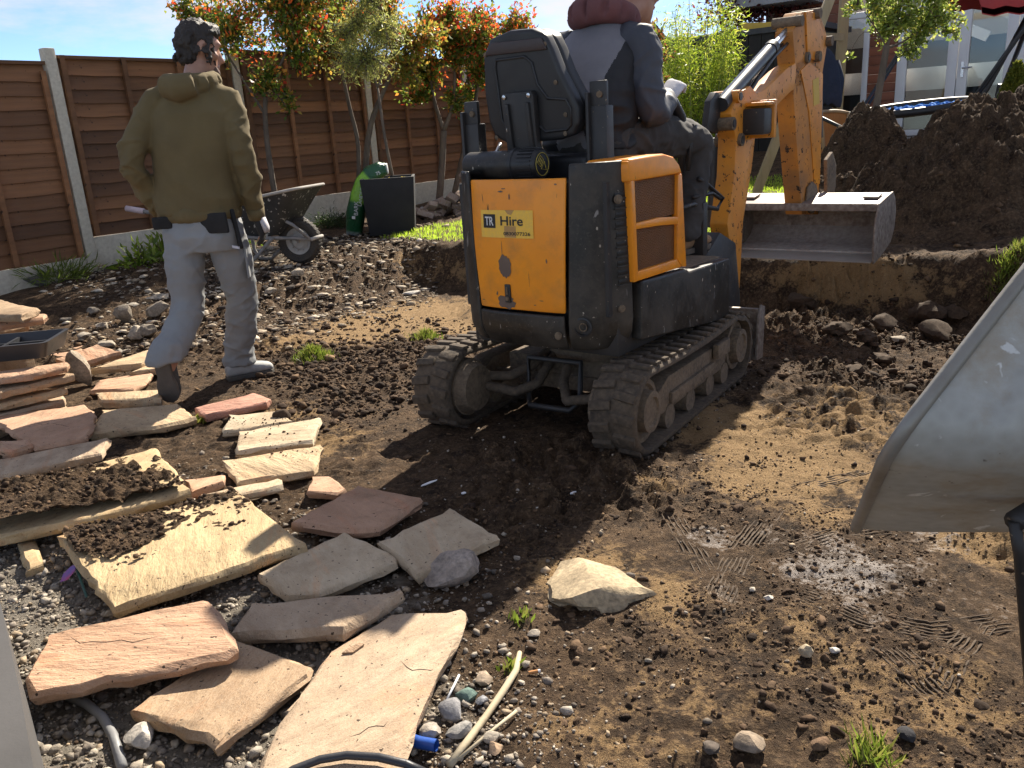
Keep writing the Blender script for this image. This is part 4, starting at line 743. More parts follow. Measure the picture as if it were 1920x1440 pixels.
cb = at(1893, 262, 7.9); tr = empty('conifer', Matrix.Translation(cb), 'small cone shaped yellowish conifer at the right edge', 'conifer'); n = 9000; t = rng.uniform(0, 1, n) ** .7; hh = 1 - t; a = rng.uniform(0, 6.283, n); rr_ = .22 * (1 - hh) ** .75 * rng.uniform(.75, 1.05, n); C_ = np.c_[np.cos(a) * rr_, np.sin(a) * rr_, hh * .72 - .05]; D_ = np.c_[np.cos(a), np.sin(a), np.full(n, 1.1)] + rng.normal(size=(n, 3)) * .5
leaf_cloud('crown', C_, D_, rng.uniform(.02, .05, n), pick(n, [(.13, .15, .03), (.19, .19, .04), (.09, .11, .025)]) * rng.uniform(.7, 1.25, (n, 1)), tr, .35); MB().tube([(0, 0, -.3), (0, 0, .4)], [.03, .01], 7).build('trunk', 'bark', tr)
# ============================================================ house at the far end (facade on the line u = 15)
UH = 15.0; HO = FD * UH; HROT = Matrix(((.8, .6, 0, 0), (-.6, .8, 0, 0), (0, 0, 1, 0), (0, 0, 0, 1)))   # local x to the right along the facade, local y inwards
def hx(px, py): p_ = onU(px, py, UH); return (p_ - HO).dot(FN), p_.z
house = empty('garden_house', Matrix.Translation(HO) @ HROT, 'timber clad house with white framed glass doors at the back', 'house')
mat('cladding', (.26, .085, .04), (.16, .055, .028), .6, 3, .3, 30, .003, stretch=(.4, 4, 5), rand=.45)
glass = NB('window_glass'); glass.fin((.9, .95, .95), .03); glass.b.inputs['Transmission Weight'].default_value = .0
gl = glass.n('ShaderNodeBsdfGlossy'); gl.inputs['Roughness'].default_value = .02; trn = glass.n('ShaderNodeBsdfTransparent'); trn.inputs[0].default_value = (.8, .84, .84, 1); fr_ = glass.n('ShaderNodeFresnel'); fr_.inputs[0].default_value = 1.6; mx_ = glass.n('ShaderNodeMixShader'); glass.l(fr_.outputs[0], mx_.inputs[0]); glass.l(trn.outputs[0], mx_.inputs[1]); glass.l(gl.outputs[0], mx_.inputs[2]); glass.l(mx_.outputs[0], glass.out.inputs['Surface']); MATS['window_glass'] = glass.m
xl = hx(1470, 100)[0]; x_a = hx(1572, 100)[0]; x_b = hx(1630, 100)[0]; x_c = hx(1684, 100)[0]; x_d = hx(1707, 100)[0]; x_e = hx(1790, 100)[0]; x_f = hx(1815, 100)[0]; x_g = hx(1905, 100)[0]; x_h = x_g + 1.6
Z0, Z1 = .78, 3.0
def panelb(x0, x1):
    w_ = x1 - x0; z = Z0; me = MB().box((w_, .05, .135), (0, 0, .0675)).mesh('cladding_board', 'cladding', 30, .006)
    while z < Z1 + .2: o = link('cladding_board', me, house); o.location = ((x0 + x1) / 2, 0, z); z += .14
panelb(xl - .25, x_a); panelb(x_b + .002, x_c - .002)
MB().box((x_h - xl + .6, .15, .5), ((x_h + xl) / 2, .12, Z1 + .48)).build('wall', mat('house_grey', (.3, .3, .31), (.25, .25, .26), .8), house)
MB().box((.1, 3.0, 2.9), (xl - .3, 1.55, Z0 + 1.3)).build('wall', 'house_grey', house)
def win(x0, x1, z0, z1, rails, name='window', fw_=.09):
    f = MB()
    for xx in (x0 + fw_ / 2, x1 - fw_ / 2): f.box((fw_, .09, z1 - z0), (xx, 0, (z0 + z1) / 2))
    for zz in (z0 + .05, z1 - .05) + tuple(rails): f.box((x1 - x0 - 2 * fw_, .08, .09), ((x0 + x1) / 2, 0, zz))
    o = f.build(name, 'white_paint', house, 30, .008); MB().box((x1 - x0 - 2 * fw_ + .02, .012, z1 - z0 - .1), ((x0 + x1) / 2, .02, (z0 + z1) / 2)).build('pane', 'window_glass', o); return o
za, zb = Z0, 2.72
win(x_a, x_b, za, zb, (), 'window'); win(x_c, x_e + .05, za, zb + .1, (), 'window', .14); d_ = win(x_e + .06, x_g, za, zb + .2, (), 'glazed_door', .14); win(x_g + .01, x_h, za, zb + .2, (), 'window', .12)
hz = hx(1808, 130); MB().box((.04, .02, .22), (hz[0] - .02, -.055, hz[1])).tube([(hz[0] - .02, -.07, hz[1] + .02), (hz[0] - .02, -.11, hz[1] + .02), (hz[0] + .12, -.11, hz[1] + .02)], .012, 8).build('door_handle', 'steel_bright', d_)
# pale room behind the glass; white and dark shapes stand in for reflections
rm = MB().box((x_h - x_a + 2, .1, 2.6), ((x_h + x_a) / 2, 2.4, Z0 + 1.3)); rm.build('interior_wall', mat('room_wall', (.66, .6, .5), (.6, .54, .45), .8), house)
MB().box((x_h - x_a + 2, 2.4, .06), ((x_h + x_a) / 2, 1.25, Z0 - .03)).build('interior_floor', mat('room_floor', (.3, .25, .2), (.25, .2, .16), .6), house)
MB().box((x_h - x_a + 2, .5, .34), ((x_h + x_a) / 2, .5, Z0 + .86)).build('white_reflection', 'white_paint', house); MB().box((x_h - x_a + 2, .46, .68), ((x_h + x_a) / 2, .53, Z0 + .35)).build('dark_reflection', mat('dark_reflection', (.035, .036, .035), None, .5), house)
for k in range(3): MB().beam((x_a + k * .9, 1.2, Z0 + 2.0), (x_a + k * .9 + 1.1, 1.2, Z0 + 1.45), .06, .16).build('gable_reflection', 'white_paint', house)
MB().box((x_h - x_a + 1, .06, .42), ((x_h + x_a) / 2, 1.5, Z0 + 1.28)).build('dark_reflection_band', 'dark_reflection', house)
rf = MB(); rf.box((x_h - xl + 1.2, 1.2, .1), ((x_h + xl) / 2, .1, Z1 + .78)).box((x_h - xl + 1.2, .04, .2), ((x_h + xl) / 2, -.53, Z1 + .78)); rf.build('roof', mat('roof_dark', (.06, .06, .065), None, .7), house)
MB().box((1.3, .9, .22), (xl + .0, -.45, hx(1450, 12)[1] + .05)).build('canopy', 'house_grey', house, 30, .01)
# patio
pt = MB(); pt.box((7, 1.6, .1), (x_c + 1.0, -.82, Z0 - .06)); po = pt.build('patio', mat('patio_stone', (.3, .28, .25), (.25, .23, .2), .85, 3), None); po.matrix_world = Matrix.Translation(HO) @ HROT; tag(po, 'pale paved terrace in front of the house', None, None, 'structure')
# dark garden shed wall left of the house and a yellow bar frame in front of it
sh = empty('garden_shed', Matrix.Translation(Vector((3.55, 13.9, .68))) @ HROT, 'dark boarded shed behind the bamboo', 'shed')
for k in range(16): MB().box((.19, .03, 1.75), (-1.6 + .2 * k, 0, .87)).build('plank', mat('shed_black', (.018, .017, .017), (.028, .024, .022), .8, 5, .3, 30, .003, rand=.5), sh, 30)
MB().box((3.4, 1.6, .08), (-.1, .75, 1.78)).build('roof', 'roof_dark', sh); MB().box((.03, 1.5, 1.7), (1.5, .77, .87)).box((.03, 1.5, 1.7), (-1.68, .77, .87)).build('side_wall', 'shed_black', sh)
ya, yb, yc, yd = at(1391, 50, 14.2), at(1468, 47, 14.2), at(1432, 50, 14.2), at(1431, 135, 14.2); mat('yellow_paint', (.62, .4, .04), (.5, .32, .05), .6)
yo = empty('yellow_frame', Matrix.Translation((yd.x, yd.y, .7)), 'yellow T shaped bar frame left of the digger arm', 'frame'); o_ = Vector((yd.x, yd.y, .7)); MB().beam(ya - o_, yb - o_, .05, .1).build('crossbar', 'yellow_paint', yo, 30, .006); m = MB()
for dx in (-.045, .045): m.beam(Vector((dx, 0, 0)), yc - o_ + Vector((dx, 0, -.04)), .025, .025, (0, 1, 0))
for k in range(14): m.box((.09, .015, .015), (0, 0, .3 + k * .11))
m.build('post', 'yellow_paint', yo)
# neighbour's roof glimpsed behind the trees
nb = empty('neighbour_house', Matrix.Translation((1.5, 24, -.15)) @ HROT, 'brown tiled neighbouring roof glimpsed behind the red trees', 'house'); MB().box((7, 6, 2.6), (-2, 3, 1.3)).build('wall', 'house_grey', nb); MB().prism([(-.5, 2.55), (6.5, 2.55), (3, 4.1)], -5.7, 1.7, 'x').build('roof', mat('roof_tile', (.1, .05, .035), (.07, .04, .028), .85, 8, .6, 9, .03, stretch=(1, 1, 3)), nb)
# ============================================================ timber swing frame, nest swing, chairs
mat('swing_timber', (.40, .31, .17), (.28, .21, .12), .8, 3, .3, 26, .003, stretch=(5, 5, .5), speck=(.16, .1, .05), speck_at=.72, speck_scale=9)
sb = G(1410, 366); ap = at(1578, -60, sb.y + .55); lb2 = Vector((ap.x + (ap.x - sb.x) * .35, ap.y + 1.5, tz(ap.x, ap.y + 1.5)))
swf = empty('timber_swing', Matrix.Translation(sb), 'pale timber A shaped swing frame behind the digger arm', 'swing frame')
MB().beam((0, 0, -.1), ap - sb, .1, .1, (1, 0, 0)).build('leg', 'swing_timber', swf, 30, .006); l2 = at(1567, 250, sb.y + 1.0); l2t = at(1588, -60, sb.y + .75); e2 = l2 + (l2 - l2t) * .16
MB().beam(e2 - sb, l2t - sb, .1, .1, (1, 0, 0)).build('leg', 'swing_timber', swf, 30, .006)
be = ap + FN * 3.2; MB().beam(ap - sb, be - sb, .12, .12).build('crossbeam', 'swing_timber', swf, 30, .006)
f1 = Vector((be.x - .45, be.y - .6, 0)); f2 = Vector((be.x + .5, be.y + .6, 0))
for f_ in (f1, f2): f_.z = tz(f_.x, f_.y) - .05; MB().beam(f_ - sb, be - sb, .1, .1, (1, 0, 0)).build('leg', 'swing_timber', swf, 30, .006)
MB().beam(at(1540, 68, sb.y + .5) - sb, at(1580, 70, sb.y + .8) - sb, .03, .08).build('brace', 'swing_timber', swf)
sc_ = at(1715, 203, 9.0); tl = math.atan2(.12, 1.14); swo = empty('nest_swing', Matrix.Translation(sc_), 'round nest swing with black rim and blue netting', 'swing')
sa_, sbx = Vector((.565, -.1, .0)), Vector((.1, .53, .0)); tilt = Vector((0, 0, 1))
def sw(a, r_): q = Vector((math.cos(a) * .565 * r_, math.sin(a) * .5 * r_, 0)); q.z = .045 * math.cos(a) * r_ + .02 * math.sin(a) * r_; return q
MB().tube([sw(2 * math.pi * k / 48, 1) for k in range(48)], .042, 12, closed=True).build('rim', 'black_plastic', swo, 180); mat('blue_rope', (.004, .12, .5), (.01, .22, .62), .9); m = MB()
for k in range(-9, 10):
    h_ = math.sqrt(max(0, 1 - (k / 10) ** 2))
    for ax in (0, 1):
        pts = []
        for j in range(13):
            t = -h_ + 2 * h_ * j / 12; a_, b_ = (k / 10, t) if ax == 0 else (t, k / 10); pts.append(Vector((a_ * .565, b_ * .5, .045 * a_ + .02 * b_ - .04 * (1 - a_ * a_ - b_ * b_) + .012 * math.sin(k * 3 + j * 2))))
        m.tube(pts, .012, 5)
m.build('net', 'blue_rope', swo, 180)
for a, px_, py_ in [(-.3, 1792, 30), (-.9, 1783, 20), (2.9, 1645, 20), (2.3, 1660, 20)]:
    q = sw(a, 1); top = be.lerp(ap, .25 if px_ > 1700 else .6) - sc_; MB().tube([q, q.lerp(top, .5), top], .014, 6).build('rope', 'black_plastic', swo, 180)
# wicker chair
def wicker():
    p0 = at(1588, 262, 8.9); p0.z = tz(p0.x, p0.y); o = empty('wicker_chair', Matrix.Translation(p0) @ Matrix.Rotation(R(35), 4, 'Z'), 'orange wicker garden chair with black arms behind the pointed heap', 'chair'); mat('wicker', (.5, .21, .05), (.4, .16, .04), .6, 6, .9, 55, .012, stretch=(1, 1, .4)); zt_ = at(1588, 207, 8.9).z - p0.z; zs = zt_ - .4
    rows = [];
    for j in range(9):
        t = j / 8; rows.append([Vector((-.235 + .47 * i / 12, .2 + .06 * t - .1 * (2 * i / 12 - 1) ** 2, zs + (zt_ - zs) * t - .03 * (2 * i / 12 - 1) ** 4 * t)) for i in range(13)])
    m = MB(); m.grid(rows); m.grid([[q + Vector((0, .022, 0)) for q in r_] for r_ in rows]); m.build('backrest', 'wicker', o, 180); m = MB(); m.tube(rows[-1], .02, 8); m.tube([r_[0] for r_ in rows], .018, 8).tube([r_[-1] for r_ in rows], .018, 8); m.build('back_frame', mat('wicker_rim', (.42, .27, .13), None, .6), o, 180); MB().box((.48, .46, .05), (0, 0, zs)).build('seat', 'wicker', o, 30, .015)
    for sx in (-1, 1):
        MB().tube([(sx * .235, .2, zt_ - .02), (sx * .33, .08, zt_ - .06), (sx * .34, -.2, zs + .22), (sx * .33, -.26, zs + .15), (sx * .3, -.24, zs - .3), (sx * .3, -.25, 0)], .018, 9).build('arm', 'black_plastic', o, 180); MB().tube([(sx * .24, .2, zs), (sx * .27, .26, 0)], .018, 8).build('leg', 'black_plastic', o, 180)
wicker()
# navy jacket hung on the swing leg
def cloth_blob(secs, voxel, seed, amp, freq, aniso=(1, 1, 1), it=4, seg=24):
    m = MB()
    for s_ in secs: m.loft(s_, seg)
    return m
jp = at(1548, 150, sb.y - .1); jo = empty('hanging_jacket', Matrix.Translation(jp), 'navy blue jacket hung on the swing frame', 'jacket'); m = MB(); J = []
for dz, w_, d_ in [(.32, .05, .05), (.26, .1, .08), (.12, .17, .1), (-.05, .19, .1), (-.2, .2, .09), (-.27, .18, .07)]: J.append(((.03 - .1 * dz, 0, dz), (w_ * .75, 0, -.02), (0, d_, 0)))
JJ = []
for i in range(5):
    for j in range(4): t = j / 4; JJ.append(tuple(Vector(a).lerp(Vector(b_), t) for a, b_ in zip(J[i], J[i + 1])))
JJ.append(J[-1]); m.loft(JJ, 40); m.v = [tuple(Vector(v) * (1 + .09 * math.sin(math.atan2(v[1], v[0]) * 7 + v[2] * 5) * (1 - (v[2] + .3) / .7))) for v in m.v]
m.build('jacket_body', mat('navy_cloth', (.012, .017, .035), (.02, .026, .05), .85, 9, .4, 120, .004), jo, 180); MB().loft([((.1, .02, .2), (.05, 0, 0), (0, .05, 0)), ((.15, .0, .0), (.055, 0, 0), (0, .06, 0)), ((.13, -.02, -.24), (.05, 0, 0), (0, .05, 0))], 16).build('sleeve', 'navy_cloth', jo, 180)
# red canopied swing seat at the right edge
ro = empty('canopy_swing', Matrix.Translation(Vector((5.6, 9.0, tz(5.6, 9.0)))), 'garden swing seat with red canopy and black tube legs at the right edge', 'swing seat'); z0_ = tz(5.6, 9.0)
A_ = at(1826, -12, 9.0) - Vector((5.6, 9, z0_)); B_ = at(1905, 22, 9.0) - Vector((5.6, 9, z0_)); rows = []
for j in range(7): t = j / 6; rows.append([Vector((A_.x + 1.5 * i / 12, -.15 + 1.1 * t, 1.78 + .22 * math.sin(math.pi * t) ** .7 - (.0 if 0 < j else .1) - .03 * abs(math.sin(i * 1.5)))) for i in range(13)])
rows.insert(0, [q + Vector((.02, .0, -.07)) for q in rows[0]]); mm = MB(); mm.grid(rows); mm.grid([[q - Vector((0, 0, .012)) for q in r_] for r_ in rows]); mm.build('canopy', mat('red_canvas', (.38, .035, .03), (.3, .03, .028), .8), ro, 180)
for (x0_, y0_), (x1_, y1_) in [((-.3, .1), (.35, .45)), ((-.15, .9), (.35, .5)), ((1.4, .1), (1.0, .45)), ((1.4, .9), (1.0, .5))]: MB().tube([(x0_ - .4, y0_, 0), ((x0_ + x1_) / 2 - .2, (y0_ + y1_) / 2, .9), (x1_ - .15, y1_, 1.75)], .025, 10).build('leg', 'black_metal', ro, 180)
MB().box((1.2, .5, .06), (.6, .45, .42)).build('seat', 'black_plastic', ro, 30, .02); MB().box((1.2, .06, .5), (.6, .72, .7), (.2, 0, 0)).build('backrest', 'black_plastic', ro, 30, .02)
# ============================================================ far wheelbarrow behind the man
mat('barrow_black', (.02, .021, .022), (.05, .048, .045), .6, 5, .3, 40, .003, speck=(.42, .4, .36), speck_at=.63, speck_scale=30); mat('mortar_grey', (.42, .39, .35), (.3, .28, .25), .9, 7, .4, 60, .003); mat('barrow_tube', (.12, .115, .11), (.3, .28, .26), .7, 12, .3, 60, .002)
def wheel(parent, c, r_, w_, axisM=None):
    m = MB(); M_ = Matrix.Translation(c) @ Matrix.Rotation(R(90), 4, 'X'); prof = [(r_ * .58, -w_ * .32), (r_ * .66, -w_ * .48), (r_ * .86, -w_ * .5), (r_ * .97, -w_ * .3), (r_, 0), (r_ * .97, w_ * .3), (r_ * .86, w_ * .5), (r_ * .66, w_ * .48), (r_ * .58, w_ * .32), (r_ * .58, -w_ * .32)]; m.lathe(prof, 40, M_)
    for k in range(36): a = 2 * math.pi * k / 36; m.box((.012, w_ * .7, .006), M=Matrix.Translation(c) @ Matrix.Rotation(a, 4, 'Y') @ Matrix.Translation((0, 0, r_ * .985)))
    wo_ = empty('wheel'); wo_.parent = parent; m.build('tyre', 'rubber', wo_, 40); m = MB(); m.lathe([(.0, -.02), (r_ * .3, -.025), (r_ * .4, -.01), (r_ * .52, -.03), (r_ * .585, -.035), (r_ * .585, .035), (r_ * .52, .03), (r_ * .4, .01), (r_ * .3, .025), (0, .02)], 36, M_)
    for k in range(10): a = 2 * math.pi * k / 10; m.cyl(Vector(c) + Vector((math.cos(a) * r_ * .43, -.026, math.sin(a) * r_ * .43)), Vector(c) + Vector((math.cos(a) * r_ * .43, .026, math.sin(a) * r_ * .43)), .012, seg=8)
    m.cyl(Vector(c) + Vector((0, -w_ * .8, 0)), Vector(c) + Vector((0, w_ * .8, 0)), .012, seg=10); m.build('rim', 'mortar_grey', wo_, 40); return wo_
def tray_rows(prof_out, L):   # rings of rounded rectangles (cx, z, hx, hy, r)
    rows = []
    for cx_, z_, hx_, hy_, rr2 in prof_out:
        ring = []
        for qx, qy, a0 in ((1, 1, 0), (-1, 1, 90), (-1, -1, 180), (1, -1, 270)):
            for k in range(7): a = R(a0 + 90 * k / 6); ring.append(Vector((cx_ + qx * (hx_ - rr2) + math.cos(a) * rr2, qy * (hy_ - rr2) + math.sin(a) * rr2, z_)))
        rows.append(ring)
    return rows
def barrow_far():
    wc = G(568, 494); gz = wc.z; Ml = Matrix.Translation(wc) @ Matrix.Rotation(R(-14), 4, 'Z'); o = empty('wheelbarrow', Ml, 'cement splashed black wheelbarrow standing behind the man', 'wheelbarrow'); wheel(o, Vector((0, 0, .2)), .2, .1)
    rows = tray_rows([(-.32, .27, .18, .17, .07), (-.3, .36, .26, .22, .09), (-.26, .5, .37, .3, .11), (-.25, .575, .43, .33, .12)], 0)
    for q in rows[-1] + rows[-2]: q.z += .06 * (q.x + .3) / .4 + .02
    m = MB(); m.grid(rows, True); m.add(rows[0], [tuple(range(28))]); t_ = m.build('tray', 'barrow_black', o, 50)
    m = MB(); inn = [[q + Vector(((-.3 - q.x) * .03, -q.y * .03, .006)) for q in r_] for r_ in rows]; m.grid(inn, True); m.add([q + Vector((0, 0, .01)) for q in inn[0]], [tuple(range(28))]); m.build('tray_lining', 'mortar_grey', o, 50); MB().tube(rows[-1], .013, 8, closed=True).build('rim_bead', 'mortar_grey', o, 180)
    for sy in (-1, 1):
        MB().tube([(.16, sy * .09, .22), (.0, sy * .09, .235), (-.3, sy * .2, .26), (-.75, sy * .27, .32), (-1.1, sy * .3, .5), (-1.42, sy * .3, .56)], .017, 10).build('frame_tube', 'barrow_tube', o, 180); MB().tube([(-1.3, sy * .3, .538), (-1.47, sy * .3, .57)], .026, 12).build('grip', mat('pink_grip', (.62, .5, .52), None, .6), o, 180)
        MB().tube([(-.15, sy * .2, .26), (-.32, sy * .22, .1), (-.42, sy * .22, .02), (-.55, sy * .23, .02), (-.6, sy * .24, .1), (-.62, sy * .25, .29)], .016, 9).build('leg', 'barrow_tube', o, 180); MB().tube([(.15, sy * .09, .22), (.02, sy * .14, .36), (-.08, sy * .17, .42)], .014, 8).build('stay', 'barrow_tube', o, 180)
    MB().tube([(.16, -.1, .22), (.19, -.06, .23), (.19, .06, .23), (.16, .1, .22)], .016, 9).build('nose_bar', 'mortar_grey', o, 180)
barrow_far()
# ============================================================ near galvanised barrow tipped on its nose at the right edge
def galv():
    b = NB('galvanised'); sp = b.noise(9, 4, .5); vo = b.n('ShaderNodeTexVoronoi'); vo.inputs['Scale'].default_value = 55; b.l(b.vec, vo.inputs['Vector']); c = b.mix(b.ramp(sp, .3, .7), (.40, .395, .35), (.29, .285, .255)); c = b.mix(b.math('MULTIPLY', vo.outputs['Distance'], .25), c, (.62, .64, .62)); c = b.mix(b.ramp(b.noise(4.5, 7, .72, None, 3), .48, .72), c, (.3, .235, .15)); c = b.mix(b.ramp(b.noise(30, 3, .6, b.scaled((1, .15, 1)), 1.0, .5), .66, .7), c, (.6, .6, .56)); c = b.mix(b.ramp(b.noise(28, 4, .6, None, 8), .68, .72), c, (.12, .1, .08))
    b.fin(c, b.math('ADD', b.math('MULTIPLY', sp, .25), .42), b.bump(b.noise(5, 3, .5), .12, .01), .12); MATS['galvanised'] = b.m
galv()
def barrow_near():
    Tp = at(1659, 848, 1.05); e1 = (at(1930, 500, 1.16) - Tp).normalized(); e2 = Vector((.67, .72, .05)); e2 = (e2 - e1 * e2.dot(e1)).normalized(); n_ = e2.cross(e1).normalized()     # opening direction
    if n_.x > 0: n_ = -n_
    # local: x along e1 (rim length), y along e2 (away), z along n (opening)
    M_ = Matrix((( e1.x, e2.x, n_.x, 0), (e1.y, e2.y, n_.y, 0), (e1.z, e2.z, n_.z, 0), (0, 0, 0, 1))); M_.translation = Tp
    g0 = Vector((Tp.x + .3, Tp.y + .2, 0)); o = empty('wheelbarrow', Matrix.Translation(g0), 'upturned galvanised wheelbarrow tray filling the right edge', 'wheelbarrow'); Q = Matrix.Translation(-g0) @ M_
    L, W_, D_ = .92, .62, .42; rows = []
    for t in np.linspace(0, 1, 64):
        z_ = -D_ * t; ix = .02 + .36 * t ** 1.1; iy = .015 + .085 * t; x0 = ix * .86; x1 = L - .1 * t; cx_ = (x0 + x1) / 2; bulge = -.014 * math.exp(-((t - .5) / .16) ** 2)
        ring = tray_rows([(cx_, z_, (x1 - x0) / 2, W_ / 2 - iy - bulge * 0, .075 + .02 * t)], 0)[0]
        for q in ring: q.y += W_ / 2
        rows.append(ring)
    def emb(q, t): return q
    m = MB(); fine = []
    for r_ in rows:
        fr2 = []
        for k in range(28):
            a, b_ = r_[k], r_[(k + 1) % 28]; nseg = 70 if (b_ - a).length > .2 else 1
            for j in range(nseg): fr2.append(a.lerp(b_, j / nseg))
        fine.append(fr2)
    for i, r_ in enumerate(fine):          # pressed oval ridge in the near side wall
        for q in r_:
            if q.y < .14:
                u = (q.x - .30) / .23; v = (q.z + .215) / .125; d = abs((abs(u) ** 3 + abs(v) ** 3) ** (1 / 3) - 1); q.y -= .013 * math.exp(-(d / .14) ** 2)
    m.grid(fine, True); m.add(fine[-1], [tuple(range(len(fine[-1])))]); m.v = [tuple(Q @ Vector(v)) for v in m.v]; t_ = m.build('tray', 'galvanised', o, 60)
    MB().tube([Q @ q for q in rows[0]], .011, 10, closed=True).build('rim_bead', mat('rim_steel', (.3, .29, .26), (.2, .18, .15), .5, 8, .3, 60, .002, metal=.4), o, 180)
    la = at(1902, 978, 1.12); lg = Vector((la.x + .16, la.y + .06, 0)); MB().tube([la - g0, at(1912, 1040, 1.12) - g0, lg - g0], .009, 10).build('leg', 'black_metal', o, 180); lg2 = lg + Vector((.45, .45, 0)); MB().tube([la - g0 + Vector((.2, .3, 0)), lg2 - g0], .016, 10).build('leg', 'black_metal', o, 180)
    MB().tube([la - g0, la - g0 + Vector((.25, .15, .02)), lg2 - g0 + Vector((.2, .0, .5))], .016, 10).build('frame_tube', 'black_metal', o, 180)
barrow_near()
# ============================================================ small foreground things
cr_o = empty('plastic_crate', Matrix.Translation(onz(20, 665, .3)) @ Matrix.Rotation(R(8), 4, 'Z'), 'black plastic tray on top of the slab stack', 'crate'); rows = tray_rows([(0, 0, .22, .15, .03), (0, .08, .25, .17, .03)], 0); m = MB(); m.grid(rows, True); m.add(rows[0], [tuple(range(28))]); inn = tray_rows([(0, .012, .2, .13, .03), (0, .081, .232, .155, .03)], 0); m.grid(inn, True); m.add(inn[0], [tuple(range(28))]); m.grid([rows[1], inn[1]], True); m.build('tray', mat('crate_black', (.02, .021, .023), (.035, .036, .038), .4), cr_o, 40); MB().box((.44, .015, .05), (0, 0, .035)).box((.015, .28, .05), (0, 0, .037)).build('divider', 'crate_black', cr_o)
m = MB(); m.tube([G(q, w) + Vector((0, 0, .012)) for q, w in [(975, 1232), (968, 1270), (945, 1310), (915, 1350), (880, 1400), (845, 1450)]], [.006, .008, .0085, .008, .0085, .009], 8); tag(m.build('root', mat('root_wood', (.50, .43, .3), (.4, .32, .2), .8), None, 180), 'pale peeled root lying across the foreground stones', 'root')
m = MB(); m.tube([G(q, w) + Vector((0, 0, .01)) for q, w in [(970, 1352), (920, 1385), (860, 1440)]], .004, 6); tag(m.build('twig', 'root_wood', None, 180), 'thin grey twig beside the pale root', 'twig')
m = MB(); m.tube([G(863, 1288) + Vector((0, 0, .03)), G(835, 1335) + Vector((0, 0, .02))], .003, 6); tag(m.build('twig', 'white_paint', None, 180), 'thin white stick on the blue grey stone', 'twig')
m = MB(); m.tube([onz(q, w, z_) for q, w, z_ in [(500, 1475, .06), (550, 1443, .068), (600, 1424, .07), (650, 1416, .07), (710, 1420, .07), (760, 1432, .07), (800, 1450, .05)]], .0085, 10); tag(m.build('hose', mat('dark_hose', (.035, .035, .04), None, .45), None, 180), 'dark grey hose curving over the largest slab at the bottom edge', 'hose')
m = MB(); m.tube([G(q, w) + Vector((0, 0, .012)) for q, w in [(130, 1315), (165, 1330), (195, 1355), (215, 1390), (232, 1450)]], .011, 10); tag(m.build('conduit_pipe', mat('grey_pipe', (.25, .25, .25), None, .5), None, 180), 'grey bent conduit pipe at the lower left', 'pipe')
m = MB(); pa = [G(770, 1400), G(790, 1408), G(820, 1415)]; m.tube([q + Vector((0, 0, .018)) for q in pa], .013, 14, cap=False); m.tube([q + Vector((0, 0, .018)) for q in pa], .0105, 14, cap=False); tag(m.build('pipe_offcut', mat('blue_pipe', (.015, .07, .32), (.03, .1, .4), .4), None, 180), 'short piece of blue water pipe by the largest slab', 'pipe')
pa = G(992, 1272); m = MB(); m.cyl(pa + Vector((0, 0, .005)), pa + Vector((.022, .003, .006)), .0042, seg=10); m.cur = 1; m.cyl(pa + Vector((.022, .003, .006)), pa + Vector((.028, .004, .006)), .0041, seg=10); tag(m.build('cigarette_butt', [mat('orange_paper', (.6, .28, .1), None, .8), 'white_paint'], None, 40), 'orange cigarette end lying on the soil', 'cigarette')
def shard(px, py, l_, w_, ang, m_, label, name, cat, th=.003):
    c = G(px, py); mm = MB(); mm.prism([(-l_ / 2, -w_ * .2), (-l_ * .2, -w_ / 2), (l_ * .45, -w_ * .3), (l_ / 2, w_ * .1), (l_ * .1, w_ / 2), (-l_ * .4, w_ * .3)], 0, th, 'z'); o = mm.build(name, m_); o.location = c + Vector((0, 0, .006)); o.rotation_euler = (.12, -.1, ang); tag(o, label, cat)
shard(805, 910, .07, .012, .5, 'white_paint', 'white plastic splinter lying in the shaded soil', 'plastic_splinter', 'splinter'); shard(870, 932, .018, .014, 0, 'white_paint', 'tiny white scrap right of the curved slab', 'paper_scrap', 'scrap'); shard(1075, 930, .026, .01, .4, 'white_paint', 'small white scrap in the shade of the digger', 'paper_scrap', 'scrap')
pl = G(128, 1100); o = empty('plant_label', Matrix.Translation(pl), 'coloured plant label beside the soiled yellow slab', 'plant label'); me = MB().prism([(-.02, 0), (0, -.012), (.03, -.004), (.045, .012), (.03, .02), (0, .016)], 0, .0015, 'z').build('tag', mat('label_print', (.05, .12, .4), (.55, .06, .1), .4, 16, 0), o); me.location = (0, 0, .03); me.rotation_euler = (.5, -.5, .6); MB().tube([onz(145, 1068, .04) - pl, onz(163, 1120, .01) - pl], .004, 5, flat=.3).build('stake', mat('green_plastic', (.02, .1, .07), None, .4), o)
# grey boards leaning at the lower left corner and by the fence
gs = [onz(-60, 985, .34), onz(0, 1128, .34), onz(36, 1290, .34), onz(70, 1480, .34), onz(-180, 1480, .34)]; o = MB().prism([(q.x, q.y) for q in gs], .0, .34, 'z').build('concrete_slab', mat('shaded_grey', (.085, .08, .078), (.06, .057, .055), .85, 4, .25, 90, .002)); tag(o, 'grey concrete block cut by the lower left corner', 'concrete block', None, 'thing')  # concrete colour darkened to carry the shade of an unlit face
p_ = G(20, 560); mm = MB(); mm.box((.5, .06, .32), (0, 0, .16)); o = mm.build('grey_slab', mat('dark_slab', (.13, .115, .11), (.1, .09, .085), .85), None, 30, .006); o.location = p_ + Vector((-.1, .3, .1)); o.rotation_euler = (-.75, .35, .5); tag(o, 'grey slab leaning at an angle near the fence foot', 'slab', None, 'thing')
